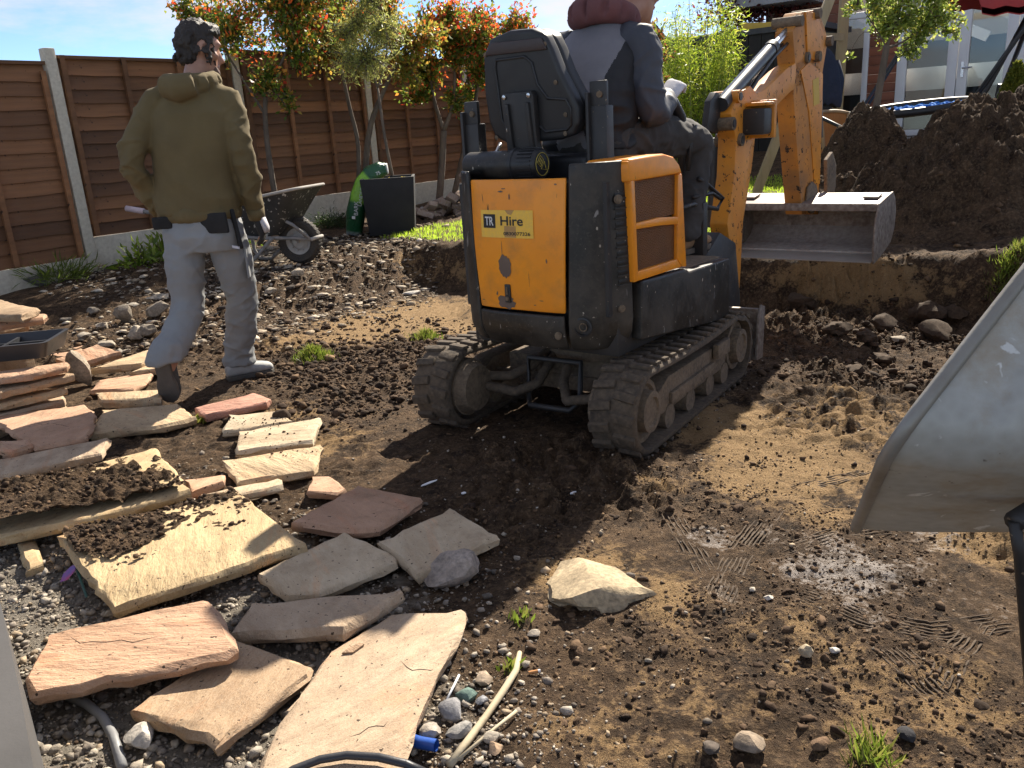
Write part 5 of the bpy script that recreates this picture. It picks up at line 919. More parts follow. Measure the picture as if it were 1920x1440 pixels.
# ============================================================ the mini excavator
DX = Matrix.Translation((.43, 3.70, 0)) @ Matrix.Rotation(R(-38), 4, 'Z'); DXI = DX.inverted()
dig = empty('mini_excavator', DX, 'orange and black mini excavator with its bucket raised at the pit wall', 'excavator')
def dl(px, py, ax, val):    # pixel to digger coordinates on the plane local axis = val
    o = DXI @ Vector(CC); d = (DXI.to_3x3() @ Vector(ray(px, py))); return o + d * ((val - o[ax]) / d[ax])
def paint(name, c, c2, chip, at_=.66, rough=.35):
    b = NB(name); big = b.noise(3, 5, .6); col = b.mix(b.ramp(big, .35, .7), c, c2)
    ch = b.ramp(b.noise(24, 7, .72, None, 3.0), at_, at_ + .012); sc = b.ramp(b.noise(34, 3, .6, b.scaled((1, 1, .18)), 6.0, .6), .70, .715); ch = b.math('MAXIMUM', ch, sc)
    dirt = b.math('MULTIPLY', b.ramp(b.noise(7, 6, .7, None, 8.0), .48, .8), .45); col = b.mix(dirt, col, (.2, .12, .06)); col = b.mix(ch, col, chip)
    b.fin(col, b.math('ADD', b.math('MULTIPLY', ch, .4), b.math('ADD', b.math('MULTIPLY', big, .2), rough - .1)), b.bump(ch, -.25, .002, b.bump(b.noise(40, 4, .6), .06, .003))); MATS[name] = b.m
paint('orange_paint', (.88, .31, .012), (.78, .25, .01), (.09, .045, .02), .69)
paint('orange_mud', (.6, .225, .02), (.17, .095, .045), (.04, .028, .02), .6, .6)
paint('orange_worn', (.7, .27, .02), (.52, .18, .02), (.05, .03, .018), .6, .5)
def dirtyblack():
    b = NB('body_black'); v = b.n('ShaderNodeTexVoronoi'); v.feature = 'F1'; v.inputs['Scale'].default_value = 24; v.inputs['Randomness'].default_value = 1; b.l(b.scaled((1.0, 1.0, .6)), v.inputs['Vector'])
    sz = b.math('MULTIPLY', b.noise(13, 3, .6, None, 3.0), .26); splash = b.math('LESS_THAN', v.outputs['Distance'], b.math('SUBTRACT', sz, .055)); dust = b.ramp(b.noise(4, 7, .72), .42, .72)
    col = b.mix(dust, (.007, .0068, .0064), (.075, .062, .047)); col = b.mix(b.ramp(b.noise(60, 4, .7, None, 5), .55, .75), col, (.06, .05, .042)); sp2 = b.ramp(b.noise(46, 3, .55, None, 9.0), .7, .73); splash = b.math('MAXIMUM', splash, sp2); col = b.mix(splash, col, (.36, .31, .25)); sc = b.ramp(b.noise(26, 3, .6, b.scaled((1, 1, .15)), 2.0, .7), .69, .71); col = b.mix(sc, col, (.22, .21, .2))
    b.fin(col, b.math('ADD', b.math('MULTIPLY', dust, .35), .42), b.bump(b.noise(35, 5, .6), .2, .004)); MATS['body_black'] = b.m
dirtyblack()
mat('muddy_steel', (.15, .108, .072), (.06, .046, .033), .88, 7, .7, 40, .008, fine=(.21, .155, .1)); mat('track_rubber', (.028, .023, .018), (.1, .072, .048), .9, 5, .7, 45, .008, fine=(.13, .095, .062))
mat('bucket_steel', (.19, .14, .11), (.09, .066, .05), .65, 4, .4, 30, .003, metal=.3, fine=(.3, .26, .22)); mat('bucket_floor', (.33, .30, .27), (.24, .21, .19), .65, 4, .3, 30, .003, fine=(.42, .39, .35)); mat('rod_dark', (.05, .055, .06), (.035, .036, .04), .35, 5, .1, 60, .001); mat('paint_gone', (.16, .115, .09), (.12, .085, .065), .8, 8, .3, 60, .002)
PE = 3.8; _th = np.linspace(math.pi, 2 * math.pi, 2001); _px = .402 * np.sign(np.cos(_th)) * np.abs(np.cos(_th)) ** (2 / PE); _py = -.602 * np.abs(np.sin(_th)) ** (2 / PE)
def prof(x): return float(np.interp(x, _px, _py))
_sl = np.concatenate([[0], np.cumsum(np.hypot(np.diff(_px), np.diff(_py)))])
def s_of_x(x): return float(np.interp(x, _px, _sl))
def PP(s, off=0.0):
    x = np.interp(s, _sl, _px); y = np.interp(s, _sl, _py); e = .004; tx = np.interp(s + e, _sl, _px) - np.interp(s - e, _sl, _px); ty = np.interp(s + e, _sl, _py) - np.interp(s - e, _sl, _py); L = math.hypot(tx, ty) or 1
    return Vector((x + ty / L * off, y - tx / L * off, 0))
def shell(name, s0, s1, z0, z1, off, m_, th=.02, bev=.006, tuck=None, ns=18, nz=12, par=dig, slant=(0, 0)):
    rows = []
    for j in range(nz + 1):
        z = z0 + (z1 - z0) * j / nz; row = []
        for i in range(ns + 1):
            t = i / ns; q = PP(s0 + (s1 - s0) * t + slant[0] * (1 - t) * (z1 - z) + slant[1] * t * (z1 - z), off + (tuck(z) if tuck else 0)); q.z = z; row.append(q)
        rows.append(row)
    inn = []
    for r_ in rows:
        k = []
        for i, q in enumerate(r_): c = Vector((0, -.1, q.z)); d = (c - q); d.z = 0; k.append(q + d.normalized() * th)
        inn.append(k)
    m = MB(); m.grid(rows); m.grid(inn); m.grid([rows[0], inn[0]]); m.grid([rows[-1], inn[-1]]); m.grid([[r_[0] for r_ in rows], [r_[0] for r_ in inn]]); m.grid([[r_[-1] for r_ in rows], [r_[-1] for r_ in inn]])
    me = m.mesh(name, m_, 0); bm = bmesh.new(); bm.from_mesh(me); bmesh.ops.remove_doubles(bm, verts=bm.verts, dist=1e-5); bmesh.ops.recalc_face_normals(bm, faces=bm.faces)
    if bev: bmesh.ops.bevel(bm, geom=[e for e in bm.edges if len(e.link_faces) == 2 and e.calc_face_angle(0) > R(50)], offset=bev, segments=3, profile=.5, affect='EDGES', clamp_overlap=True)
    bm.to_mesh(me); bm.free(); me.polygons.foreach_set('use_smooth', [True] * len(me.polygons)); me.set_sharp_from_angle(angle=R(40)); return link(name, me, par)
tk = lambda z: -.045 * max(0, (.52 - z) / .11) ** 2; tk2 = lambda z: .008 * math.sin(max(0, min(1, (z - .56) / .5)) * math.pi)
SX = s_of_x
cover = shell('engine_cover', SX(-.234), SX(.222), .566, 1.072, .004, 'orange_paint', tuck=tk2, slant=(.035, -.045))
shell('rear_bumper', SX(-.218), SX(.196), .412, .556, .010, 'body_black', tuck=tk, bev=.012)
shell('side_trim', 0.02, SX(-.245), .42, 1.105, .012, 'body_black', tuck=lambda z: -.03 * max(0, (.5 - z) / .08) ** 2, bev=.014, slant=(0, .04))
S_END = float(np.interp(-.415, _py[1000:], _sl[1000:]))
corner = shell('corner_cover', SX(.233), S_END, .412, 1.122, .010, 'body_black', tuck=tk, bev=.016, slant=(-.04, .03))
# engine body and deck behind the covers
MB().box((.70, .5, .5), (0, -.27, .80)).build('engine_block', 'black_metal', dig); MB().box((.72, .95, .2), (0, .0, .48)).build('platform', 'black_metal', dig, 30, .01)
# exhaust outlet, bolts, latch, worn patches
ex = PP(SX(.262), .011); nrm = Vector((ex.x * .55, -.84, 0)).normalized(); ex.z = .516; m = MB(); M_ = Matrix.Translation(ex) @ nrm.to_track_quat('Z', 'Y').to_matrix().to_4x4()
m.lathe([(.036, -.006), (.038, .004), (.031, .005), (.029, -.03), (.0, -.03)], 28, M_); m.build('exhaust_ring', 'black_plastic', dig, 40); MB().lathe([(.017, -.03), (.017, .002), (.013, .002), (.013, -.03)], 20, M_).build('exhaust_pipe', 'muddy_steel', dig, 40)
def on_prof(x, z, off): q = PP(SX(x), off); q.z = z; return q
def bolt(p_, n_, r_=.011): MB().lathe([(r_ * 1.25, 0), (r_ * 1.25, .002), (r_, .003), (r_, .006), (0, .007)], 12, Matrix.Translation(p_) @ Vector(n_).to_track_quat('Z', 'Y').to_matrix().to_4x4()).build('bolt', 'muddy_steel', dig, 30)
bolt(on_prof(.17, .48, .012), (.2, -1, 0), .013); bolt(Vector((.375, -.47, .575)), (.8, -.6, 0), .012); bolt(Vector((.372, -.475, .985)), (.8, -.6, 0), .014)
def patch(name, pts, m_, off, par=cover):   # flat mark following the curved cover
    me = bpy.data.meshes.new(name); vs = [on_prof(x, z, off + tk2(z)) for x, z in pts]; cx = sum(p_[0] for p_ in pts) / len(pts); cz = sum(p_[1] for p_ in pts) / len(pts); vs.append(on_prof(cx, cz, off + tk2(cz))); n_ = len(pts)
    me.from_pydata(vs, [], [(i, (i + 1) % n_, n_) for i in range(n_)]); me.materials.append(MATS[m_]); return link(name, me, par)
def oval(cx, cz, rx, rz, sd, n_=26, j=.12): rr2 = random.Random(sd); return [(cx + rx * math.cos(a) * (1 + rr2.uniform(-j, j)), cz + rz * math.sin(a) * (1 + rr2.uniform(-j, j))) for a in [2 * math.pi * k / n_ for k in range(n_)]]
dp = lambda px, py: dl(px, py, 1, -.585)
a = dp(955, 497); patch('worn_patch', oval(a.x, a.z, .031, .045, 1), 'paint_gone', .0062); a = dp(957, 577); patch('worn_patch', oval(a.x, .595, .042, .027, 2, 20, .2), 'paint_gone', .0062)
for px_, py_, rx_, rz_, sd in [(962, 368, .003, .012, 3), (945, 358, .014, .003, 4), (950, 353, .01, .002, 5), (1032, 488, .003, .008, 6), (1010, 570, .006, .002, 7), (1000, 520, .0008, .03, 9), (950, 470, .001, .05, 10), (940, 548, .004, .009, 11), (1045, 345, .006, .003, 12), (1022, 562, .01, .0015, 13), (912, 560, .009, .0015, 14)]:
    a = dp(px_, py_); patch('worn_patch', oval(a.x, a.z, rx_, rz_, sd, 14, .35), 'paint_gone', .0062)
la = dp(960, 548); q = on_prof(la.x, la.z, .008); lt = MB(); lt.box((.03, .012, .075), (0, 0, 0)); o = lt.build('latch', 'black_plastic', cover, 30, .006); o.location = q; o.rotation_euler = (0, 0, -.1); l2 = MB().cyl((0, -.012, -.02), (0, .0, -.02), .009, seg=12).box((.008, .01, .03), (0, -.006, .012)); o2 = l2.build('latch_key', 'muddy_steel', cover, 30); o2.location = q
# hire sticker with its lettering, following the curve
mat('sticker_yellow', (.9, .56, .05), (.85, .5, .05), .5, 9, 0, fine=(.75, .45, .09)); mat('tape_brown', (.5, .29, .09), (.4, .23, .08), .6, 30, 0); mat('ink_black', (.012, .012, .012), None, .5); mat('ink_white', (.8, .8, .8), None, .5)
def plate(name, x0, x1, z0, z1, m_, off, par):
    m = MB(); m.grid([[on_prof(x0 + (x1 - x0) * i / 12, z, off + tk2(z)) for i in range(13)] for z in (z0, (z0 + z1) / 2, z1)]); o = m.build(name, m_, par, 180); return o
st = plate('hire_sticker', -.172, .083, .852, .958, 'sticker_yellow', .0066, cover)
def sx_(r_): return -.172 + .255 * r_
def sz_(r_): return .958 - .106 * r_
plate('emblem', sx_(.055), sx_(.295), sz_(.65), sz_(.15), 'ink_black', .0076, st)
def text_on(body, cx, cz, h_, w_, m_, off, par):
    fc = bpy.data.curves.new('lettering', 'FONT'); fc.body = body; fc.size = 1; fc.align_x = 'CENTER'; fc.align_y = 'CENTER'; fc.offset = .016; to = bpy.data.objects.new('lettering', fc); COL.objects.link(to); dg = bpy.context.evaluated_depsgraph_get(); me = bpy.data.meshes.new_from_object(to.evaluated_get(dg)); bpy.data.objects.remove(to)
    co = np.array([v.co[:] for v in me.vertices]); mn, mx = co.min(0), co.max(0)
    for v in me.vertices: x = cx + ((v.co.x - mn[0]) / (mx[0] - mn[0]) - .5) * w_; z = cz + ((v.co.y - mn[1]) / (mx[1] - mn[1]) - .5) * h_; v.co = on_prof(x, z, off + tk2(z))
    me.materials.clear(); me.materials.append(MATS[m_]); return link('lettering', me, par)
text_on('TR', sx_(.175), sz_(.40), .034, .043, 'ink_white', .0086, st); text_on('Hire', sx_(.605), sz_(.385), .036, .108, 'ink_black', .0080, st); text_on('0830077326', sx_(.695), sz_(.84), .0135, .128, 'ink_black', .0080, st)
m = patch('tape', [(sx_(.46), sz_(.57)), (sx_(.68), sz_(.57)), (sx_(.68), sz_(.98)), (sx_(.46), sz_(.98))], 'tape_brown', .0073, st); patch('tape', [(sx_(.48), sz_(.0)), (sx_(.66), sz_(.0)), (sx_(.6), sz_(.17)), (sx_(.54), sz_(.14))], 'tape_brown', .0073, st)
# louvres on the corner cover: black boxes stand in for shade in the slots
for k in range(10):
    z = 1.0 - .036 * k; sl_ = S_END - .045 + .03 * (1.12 - z); q_ = PP(sl_, .006); q2 = PP(sl_ + .01, .006); an = math.atan2((q2 - q_).y, (q2 - q_).x); q_.z = z
    MB().box((.05, .010, .017)).build('slot_shade', 'ink_black', corner, 30, .003, 2, T(q_, (0, 0, an))); q_.z = z - .0135; MB().box((.056, .016, .006)).build('louvre_rib', 'body_black', corner, 30, .002, 2, T(q_, (0, 0, an)))
# orange side panel with two mesh grilles
sp_ = empty('side_panel'); sp_.parent = dig; X0, X1 = .372, .402
m = MB(); m.prism([(-.418, .668), (-.436, 1.05), (-.45, 1.118), (-.424, 1.118), (-.40, 1.04), (-.385, .705), (-.385, .668)], X0, X1, 'x')
m.build('panel_edge', 'orange_paint', sp_, 35, .005); m = MB(); m.prism([(-.448, 1.042), (-.45, 1.105), (-.44, 1.125), (-.168, 1.128), (-.085, 1.112), (-.035, 1.08), (-.008, 1.042)], .22, X1 + .002, 'x'); m.build('panel_top', 'orange_paint', sp_, 35, .012, 3)
MB().prism([(-.042, 1.041), (-.008, 1.041), (.035, .655), (-.005, .662), (-.05, .70)], X0, X1, 'x').build('panel_edge', 'orange_paint', sp_, 35, .005); MB().prism([(-.40, .888), (-.40, .866), (-.2, .856), (-.036, .842), (-.036, .872), (-.2, .888)], X0, X1 - .001, 'x').build('panel_bar', 'orange_paint', sp_, 35, .004); MB().prism([(-.385, .668), (-.385, .704), (-.05, .70), (-.005, .661)], X0, X1 - .002, 'x').build('panel_bar', 'orange_paint', sp_, 35, .004)
def grille(y0, y1, z0, z1):
    m = MB(); s_ = .0125; n_ = int((y1 - y0 + z1 - z0) / s_)
    for k in range(n_ + 1):
        c = k * s_
        for sg in (1, -1):
            pts = []; 
            a0 = max(0, c - (z1 - z0)); a1 = min(c, y1 - y0)
            if a1 - a0 < .004: continue
            p0 = (a0, c - a0); p1 = (a1, c - a1)
            if sg < 0: p0 = (a0, (z1 - z0) - p0[1]); p1 = (a1, (z1 - z0) - p1[1])
            m.beam((.384, y0 + p0[0], z0 + p0[1]), (.384, y0 + p1[0], z0 + p1[1]), .0045, .003, (1, 0, 0))
    return m.build('grille', mat('grille_orange', (.22, .085, .02), (.14, .06, .02), .6), sp_, 0)
grille(-.40, -.035, .885, 1.045); grille(-.388, -.03, .70, .868); MB().box((.004, .43, .40), (.366, -.21, .87)).build('grille_backing', mat('backing_dark', (.016, .01, .007), (.01, .008, .006), .8), sp_)  # dark backing sheet behind the mesh
# lower side skirt and foot plate
MB().prism([(-.37, .43), (-.355, .662), (.035, .648), (.06, .632), (.49, .622), (.495, .36), (.40, .345), (-.1, .40)], .35, .404, 'x').build('side_skirt', 'body_black', dig, 35, .012, 3)
MB().box((.70, .52, .025), (.0, .24, .615)).build('foot_plate', 'muddy_steel', dig, 30, .006); MB().box((.66, .03, .26), (.0, .485, .49)).build('front_panel', 'body_black', dig, 30, .008)
# seat
seat = empty('seat'); seat.parent = dig; SM = Matrix.Translation((-.07, -.33, 1.2)) @ Matrix.Rotation(R(7), 4, 'X')
out = [(-.205, .345), (-.16, .405), (-.06, .425), (.04, .42), (.1, .395), (.125, .34), (.155, .255), (.195, .175), (.215, .12), (.212, .06), (.185, .02), (.12, .005), (-.14, .0), (-.2, .03), (-.222, .09), (-.225, .2)]
def scl(pl_, k, dz=0): cx = sum(p_[0] for p_ in pl_) / len(pl_); cz = sum(p_[1] for p_ in pl_) / len(pl_); return [(cx + (x - cx) * k, cz + (z - cz) * k + dz) for x, z in pl_]
MB().prism(out, -.03, .03, 'y').build('backrest_shell', 'black_plastic', seat, 35, .018, 4, SM); MB().prism(scl(out, .97), .032, .10, 'y').build('backrest_cushion', mat('seat_vinyl', (.014, .014, .015), None, .5, 9, .2, 200, .001), seat, 35, .02, 4, SM)
def rib_loop(pl_, y_, r_): MB().tube([(x, y_, z) for x, z in pl_], r_, 6, closed=True).build('shell_rib', 'black_plastic', seat, 180, M=SM)
rib_loop([(-.15, .30), (-.14, .325), (.0, .325), (.03, .30), (.045, .22), (.085, .165), (.17, .155), (.185, .12), (.18, .06), (.16, .045), (.06, .04), (.04, .06), (-.13, .06), (-.15, .1)], -.031, .006)
MB().prism([(-.19, .345), (-.15, .39), (.09, .385), (.11, .34)], -.042, -.03, 'y').build('shell_cap', mat('seat_cap', (.05, .03, .028), (.035, .024, .022), .45), seat, 35, .006, 2, SM)
m = MB(); m.prism([(-.12, .18), (-.11, .2), (.03, .2), (.04, .18), (.03, .0), (.06, -.12), (-.12, -.12), (-.12, .0)], -.062, -.031, 'y').box((.02, .02, .2), (-.09, -.065, .06)).box((.02, .02, .2), (.01, -.065, .06)); m.build('seat_bracket', 'black_metal', seat, 35, .006, 2, SM)
for x, z in ((-.1, .185), (.02, .185), (-.1, .06), (.01, .05), (-.19, .35), (.1, .36), (.16, .1), (.15, .03), (-.19, .03), (.13, .22)): MB().lathe([(.009, 0), (.009, .003), (0, .005)], 10, SM @ T((x, -.064 if abs(x + .04) < .08 and z < .2 else -.031, z), (R(90), 0, 0))).build('screw', 'steel_bright' if abs(x + .04) < .08 and z < .2 else 'muddy_steel', seat)
MB().box((.42, .44, .12), (-.07, -.08, 1.085)).build('cushion', 'seat_vinyl', seat, 35, .035, 4); MB().box((.44, .34, .16), (-.05, -.14, .97)).build('seat_base', 'black_metal', seat, 30, .01)
MB().tube([(-.29, -.3, 1.2), (-.295, -.36, 1.13), (-.285, -.4, 1.07)], .008, 8).build('recline_lever', 'steel_bright', seat, 180)
# air cleaner with warning mark on its cap
ac = empty('air_cleaner'); ac.parent = dig; A0, A1, A2 = Vector((-.335, -.46, 1.118)), Vector((-.10, -.46, 1.118)), Vector((.03, -.46, 1.118)); m = MB(); m.tube([A0 + Vector((-.006, 0, 0)), A0, A0 + Vector((.01, 0, 0)), A1], [.035, .05, .0555, .0565], 32); m.build('canister', 'body_black', ac, 40); m = MB(); m.tube([A1, A1 + Vector((.004, 0, 0)), A1 + Vector((.02, 0, 0)), A1 + Vector((.022, 0, 0)), A2 - Vector((.008, 0, 0)), A2], [.058, .066, .066, .062, .060, .053], 36)
for k in range(24): a = 2 * math.pi * k / 24; m.box((.07, .006, .006), M=Matrix.Translation(A2 - Vector((.05, 0, 0))) @ Matrix.Rotation(a, 4, 'X') @ Matrix.Translation((0, 0, .062)))
m.build('cap', 'black_plastic', ac, 40); m = MB(); Mx = Matrix.Translation(A2 + Vector((.001, 0, 0))) @ Matrix.Rotation(R(90), 4, 'Y') @ Matrix.Rotation(R(50), 4, 'Z'); m.tube([(.043 * math.cos(2 * math.pi * k / 32), .043 * math.sin(2 * math.pi * k / 32), 0) for k in range(32)], .0016, 5, closed=True, M=Mx)
m.tube([(.004, -.02, 0), (.034, -.002, 0), (.004, .016, 0)], .0016, 5, closed=True, M=Mx).tube([(-.03, -.016, 0), (-.004, -.016, 0), (-.004, .018, 0), (-.03, .018, 0)], .0016, 5, closed=True, M=Mx).tube([(-.022, -.01, 0), (-.022, .012, 0)], .0016, 5, M=Mx).tube([(-.013, -.01, 0), (-.013, .012, 0)], .0016, 5, M=Mx); m.build('warning_mark', mat('mark_yellow', (.5, .38, .06), None, .5), ac)
MB().tube([A0 + Vector((.04, .0, -.03)), A0 + Vector((.03, .1, -.05)), A0 + Vector((.08, .2, -.08))], .03, 12).build('intake_hose', 'black_plastic', ac, 180)
# cut down roll bar posts
for name_, x_, y_, z0_, z1_, w_ in [('roll_bar_post', -.40, -.33, .9, 1.375, .075), ('roll_bar_post', .205, -.30, .95, 1.41, .078)]:
    m = MB(); m.box((w_, .055, z1_ - z0_ - .09), (x_, y_, (z1_ + z0_) / 2 - .045)).box((w_ * .94, .02, .12), (x_, y_ - .012, z1_ - .06)).box((.015, .075, z1_ - z0_ - .02), (x_ - w_ / 2, y_ - .005, (z0_ + z1_) / 2 - .03)); pb = m.build(name_, 'black_metal', dig, 30, .005); MB().cyl((x_ + .01, y_ - .03, z1_ - .05), (x_ + .01, y_ - .02, z1_ - .05), .012, seg=14).build('bolt', 'muddy_steel', pb)
# controls by the operator's feet
MB().tube([dl(px_, py_, 0, .22) for px_, py_ in [(1262, 396), (1300, 383), (1345, 392), (1355, 372), (1325, 345), (1310, 335)]], .011, 10).build('foot_guard', 'black_metal', dig, 180); MB().tube([dl(px_, py_, 0, .22) for px_, py_ in [(1300, 370), (1335, 362), (1350, 372)]], .010, 10).build('foot_guard', 'black_metal', dig, 180); MB().tube([dl(px_, py_, 0, .2) for px_, py_ in [(1302, 440), (1306, 415)]], .016, 14).build('pedal_lever', 'steel_bright', dig, 180); MB().tube([dl(px_, py_, 0, .16) for px_, py_ in [(1240, 178), (1262, 192), (1276, 220), (1280, 262), (1276, 330)]], [.022, .026, .026, .02, .014], 12).build('control_lever', 'black_plastic', dig, 180); MB().tube([dl(px_, py_, 0, .2) for px_, py_ in [(1300, 235), (1296, 260), (1290, 320)]], [.02, .012, .01], 10).build('control_lever', 'black_plastic', dig, 180)
MB().box((.5, .05, .3), (.0, .56, .72)).build('control_console', 'black_metal', dig, 30, .01)
# ------------------------------------------------------------ undercarriage
UC = Matrix.Translation((-.064, .0, 0)) @ Matrix.Rotation(R(4), 4, 'Z')
MB().lathe([(.26, .27), (.27, .3), (.27, .36), (.22, .38)], 40).build('slew_ring', 'muddy_steel', dig, 40)
m = MB(); m.box((.62, .5, .12), (0, .02, .21)).box((.8, .08, .07), (0, -.2, .16)).box((.8, .08, .07), (0, .25, .16)); m.build('centre_frame', 'muddy_steel', dig, 30, .01, 2, UC)
m = MB(); m.tube([(-.13, -.34, .29), (.13, -.34, .29), (.13, -.36, .12), (.1, -.4, .09), (-.1, -.4, .09), (-.13, -.36, .12)], .014, 8, closed=True); m.build('rear_bracket', 'black_metal', dig, 180, M=UC)
for pts in [[(-.1, -.2, .3), (-.14, -.3, .24), (-.22, -.36, .2), (-.33, -.4, .2)], [(.02, -.2, .3), (.04, -.34, .2), (.1, -.42, .14), (.2, -.42, .16), (.33, -.42, .19)], [(-.06, -.2, .3), (-.08, -.36, .18), (-.16, -.42, .15), (-.33, -.44, .17)]]:
    P = [Vector(q) for q in pts]; mm = MB(); sm = []
    for i in range(len(P) - 1):
        for j in range(10): sm.append(P[i].lerp(P[i + 1], j / 10))
    mm.tube(sm, [.02 + .003 * (k % 2) for k in range(len(sm))], 10); mm.build('hydraulic_hose', 'track_rubber', dig, 180, M=UC)
def track(side):
    cx = side * .435; W_ = .095; r_ = .164; ya, yb, zc = -.50, .57, .175; tr = empty('track'); tr.parent = dig; tr.matrix_local = UC; path = []
    for k in range(13): a = R(-90 - 180 * k / 12); path.append((ya + r_ * math.cos(a), zc + r_ * math.sin(a), a))
    for k in range(1, 16): t = k / 16; path.append((ya + (yb - ya) * t, zc + r_ - .018 * math.sin(math.pi * t), R(90)))
    for k in range(13): a = R(90 - 180 * k / 12); path.append((yb + (r_ - .012) * math.cos(a), zc - .012 + (r_ - .012) * math.sin(a), a))
    for k in range(1, 16): t = k / 16; path.append((yb + (ya - yb) * t, zc - r_ + (-.0) * t, R(-90)))
    n_ = len(path); m = MB(); rings = []
    for (y_, z_, a) in path:
        ca_, sa_ = math.cos(a), math.sin(a); rings.append([Vector((cx - W_, y_, z_)), Vector((cx - W_ + .012, y_ + ca_ * .012, z_ + sa_ * .012)), Vector((cx + W_ - .012, y_ + ca_ * .012, z_ + sa_ * .012)), Vector((cx + W_, y_, z_)), Vector((cx + W_, y_ - ca_ * .016, z_ - sa_ * .016)), Vector((cx - W_, y_ - ca_ * .016, z_ - sa_ * .016))])
    rings.append([q.copy() for q in rings[0]]); m.grid(rings, True); belt = m.build('track_belt', 'track_rubber', tr, 50)
    lm = MB(); lm.prism([(-.012, 0), (.012, 0), (.03, .0), (.022, .015), (-.01, .015)], -W_ * .98, -.004, 'x', M=Matrix.Rotation(R(9), 4, 'Z')); lug = lm.mesh('lug', 'track_rubber', 30, .004); lm = MB(); lm.prism([(-.012, 0), (.03, 0), (.022, .015), (-.01, .015)], .004, W_ * .98, 'x', M=Matrix.Rotation(R(-9), 4, 'Z')); lug2 = lm.mesh('lug', 'track_rubber', 30, .004)
    L = [0]
    for i in range(n_): a, b_ = path[i], path[(i + 1) % n_]; L.append(L[-1] + math.hypot(b_[0] - a[0], b_[1] - a[1]))
    N = 40
    for k in range(N):
        for h_, lgm in ((0, lug), (.5, lug2)):
            d = (k + h_) / N * L[-1]; i = max(j for j in range(n_) if L[j] <= d); t = (d - L[i]) / max(1e-6, L[i + 1] - L[i]); a, b_ = path[i], path[(i + 1) % n_]; y_, z_ = a[0] + (b_[0] - a[0]) * t, a[1] + (b_[1] - a[1]) * t; da = (b_[2] - a[2] + math.pi) % (2 * math.pi) - math.pi; an = a[2] + da * t
            o = link('lug', lgm, belt); o.matrix_local = Matrix.Translation((cx, y_ + math.cos(an) * .011, z_ + math.sin(an) * .011)) @ Matrix.Rotation(an - math.pi / 2, 4, 'X')
    for nm, y_, rr2 in (('sprocket', ya, .128), ('idler_wheel', yb, .118)):
        Mx = Matrix.Translation((cx, y_, zc)) @ Matrix.Rotation(R(90) * (1 if side > 0 else -1), 4, 'Y'); m = MB(); m.lathe([(rr2, -W_ * .95), (rr2, W_ * .6), (rr2 - .02, W_ * .62), (rr2 - .03, W_ * .5), (.085, W_ * .5), (.082, W_ * .98), (.06, W_ * 1.0), (.055, W_ * .9), (.0, W_ * .9)], 30, Mx)
        if nm == 'sprocket': m.lathe([(.0, -W_ * 1.5), (.1, -W_ * 1.45), (.12, -W_ * .95)], 28, Mx)
        m.build(nm, 'muddy_steel', tr, 40)
    m = MB(); m.prism([(-.33, .10), (-.36, .2), (-.25, .245), (.42, .235), (.47, .2), (.44, .1)], cx - .05, cx + .055, 'x').box((.02, .5, .05), (cx + side * .062, .0, .15)); m.build('track_frame', 'muddy_steel', tr, 35, .008)
    MB().box((.03, .16, .07), (cx + side * .075, .33, .22)).build('step', 'muddy_steel', tr, 30, .008)
    for y_ in (-.25, -.02, .22, .42): MB().cyl((cx - .06, y_, .072), (cx + .06, y_, .072), .052, seg=18).build('roller', 'muddy_steel', tr, 40)
track(1); track(-1)
m = MB(); m.prism([(.84, .03), (.87, .03), (.9, .12), (.9, .24), (.87, .30), (.84, .30), (.865, .22), (.865, .12)], -.46, .52, 'x'); m.build('dozer_blade', 'bucket_steel', dig, 30, .004, 2, UC)
MB().prism([(.8, .04), (.9, .03), (.92, .3), (.86, .32), (.82, .26)], .522, .535, 'x').build('blade_end_plate', 'bucket_steel', dig, 30, .003, 2, UC)
for x_ in (-.2, .24): MB().beam((x_, .3, .22), (x_, .86, .16), .07, .07).build('blade_arm', 'muddy_steel', dig, 30, .008, 2, UC)
# ------------------------------------------------------------ boom, arm and bucket
BX = .15
def poly(px, x=BX): return [(lambda q: (q.y, q.z))(dl(a, b_, 0, x)) for a, b_ in px]
boom = empty('boom'); boom.parent = dig
mb_ = MB().prism(poly([(1357, 505), (1347, 420), (1360, 330), (1363, 260), (1353, 215), (1368, 175), (1390, 162), (1402, 176), (1417, 170), (1457, 132), (1498, 104), (1520, 90), (1524, 150), (1478, 166), (1467, 173), (1443, 197), (1412, 216), (1401, 243), (1394, 312), (1377, 416), (1373, 505), (1367, 590), (1359, 580)]), BX - .05, BX + .05, 'x'); mb_.build('boom_beam', 'orange_worn', boom, 35, .008, 2)
for px_, py_ in [(1383, 181), (1371, 232), (1387, 262), (1512, 108), (1365, 575)]:
    q = dl(px_, py_, 0, BX + .05); MB().cyl((BX - .075, q.y, q.z), (BX + .066, q.y, q.z), .032, seg=20).build('pivot_pin', 'muddy_steel' if py_ != 181 else 'orange_worn', boom, 40); MB().cyl((BX + .066, q.y, q.z), (BX + .07, q.y, q.z), .02, seg=16).build('pin_end', 'black_metal', boom, 40)
p0, p1 = dl(1343, 425, 0, .04), dl(1352, 215, 0, .06); MB().cyl(p0, p0.lerp(p1, .8), .052, seg=24).build('lift_ram', 'rod_dark', boom, 40); MB().cyl(p0.lerp(p1, .78), p1, .026, seg=18).build('ram_rod', 'steel_bright', boom, 40); MB().box((.1, .16, .34), (.08, .62, .42)).build('swing_bracket', 'black_metal', dig, 30, .012); MB().prism([(.6, .22), (1.02, .14), (1.06, .3), (.98, .62), (.78, .7), (.6, .6)], .07, .23, 'x').build('king_post', 'black_metal', dig, 30, .012)
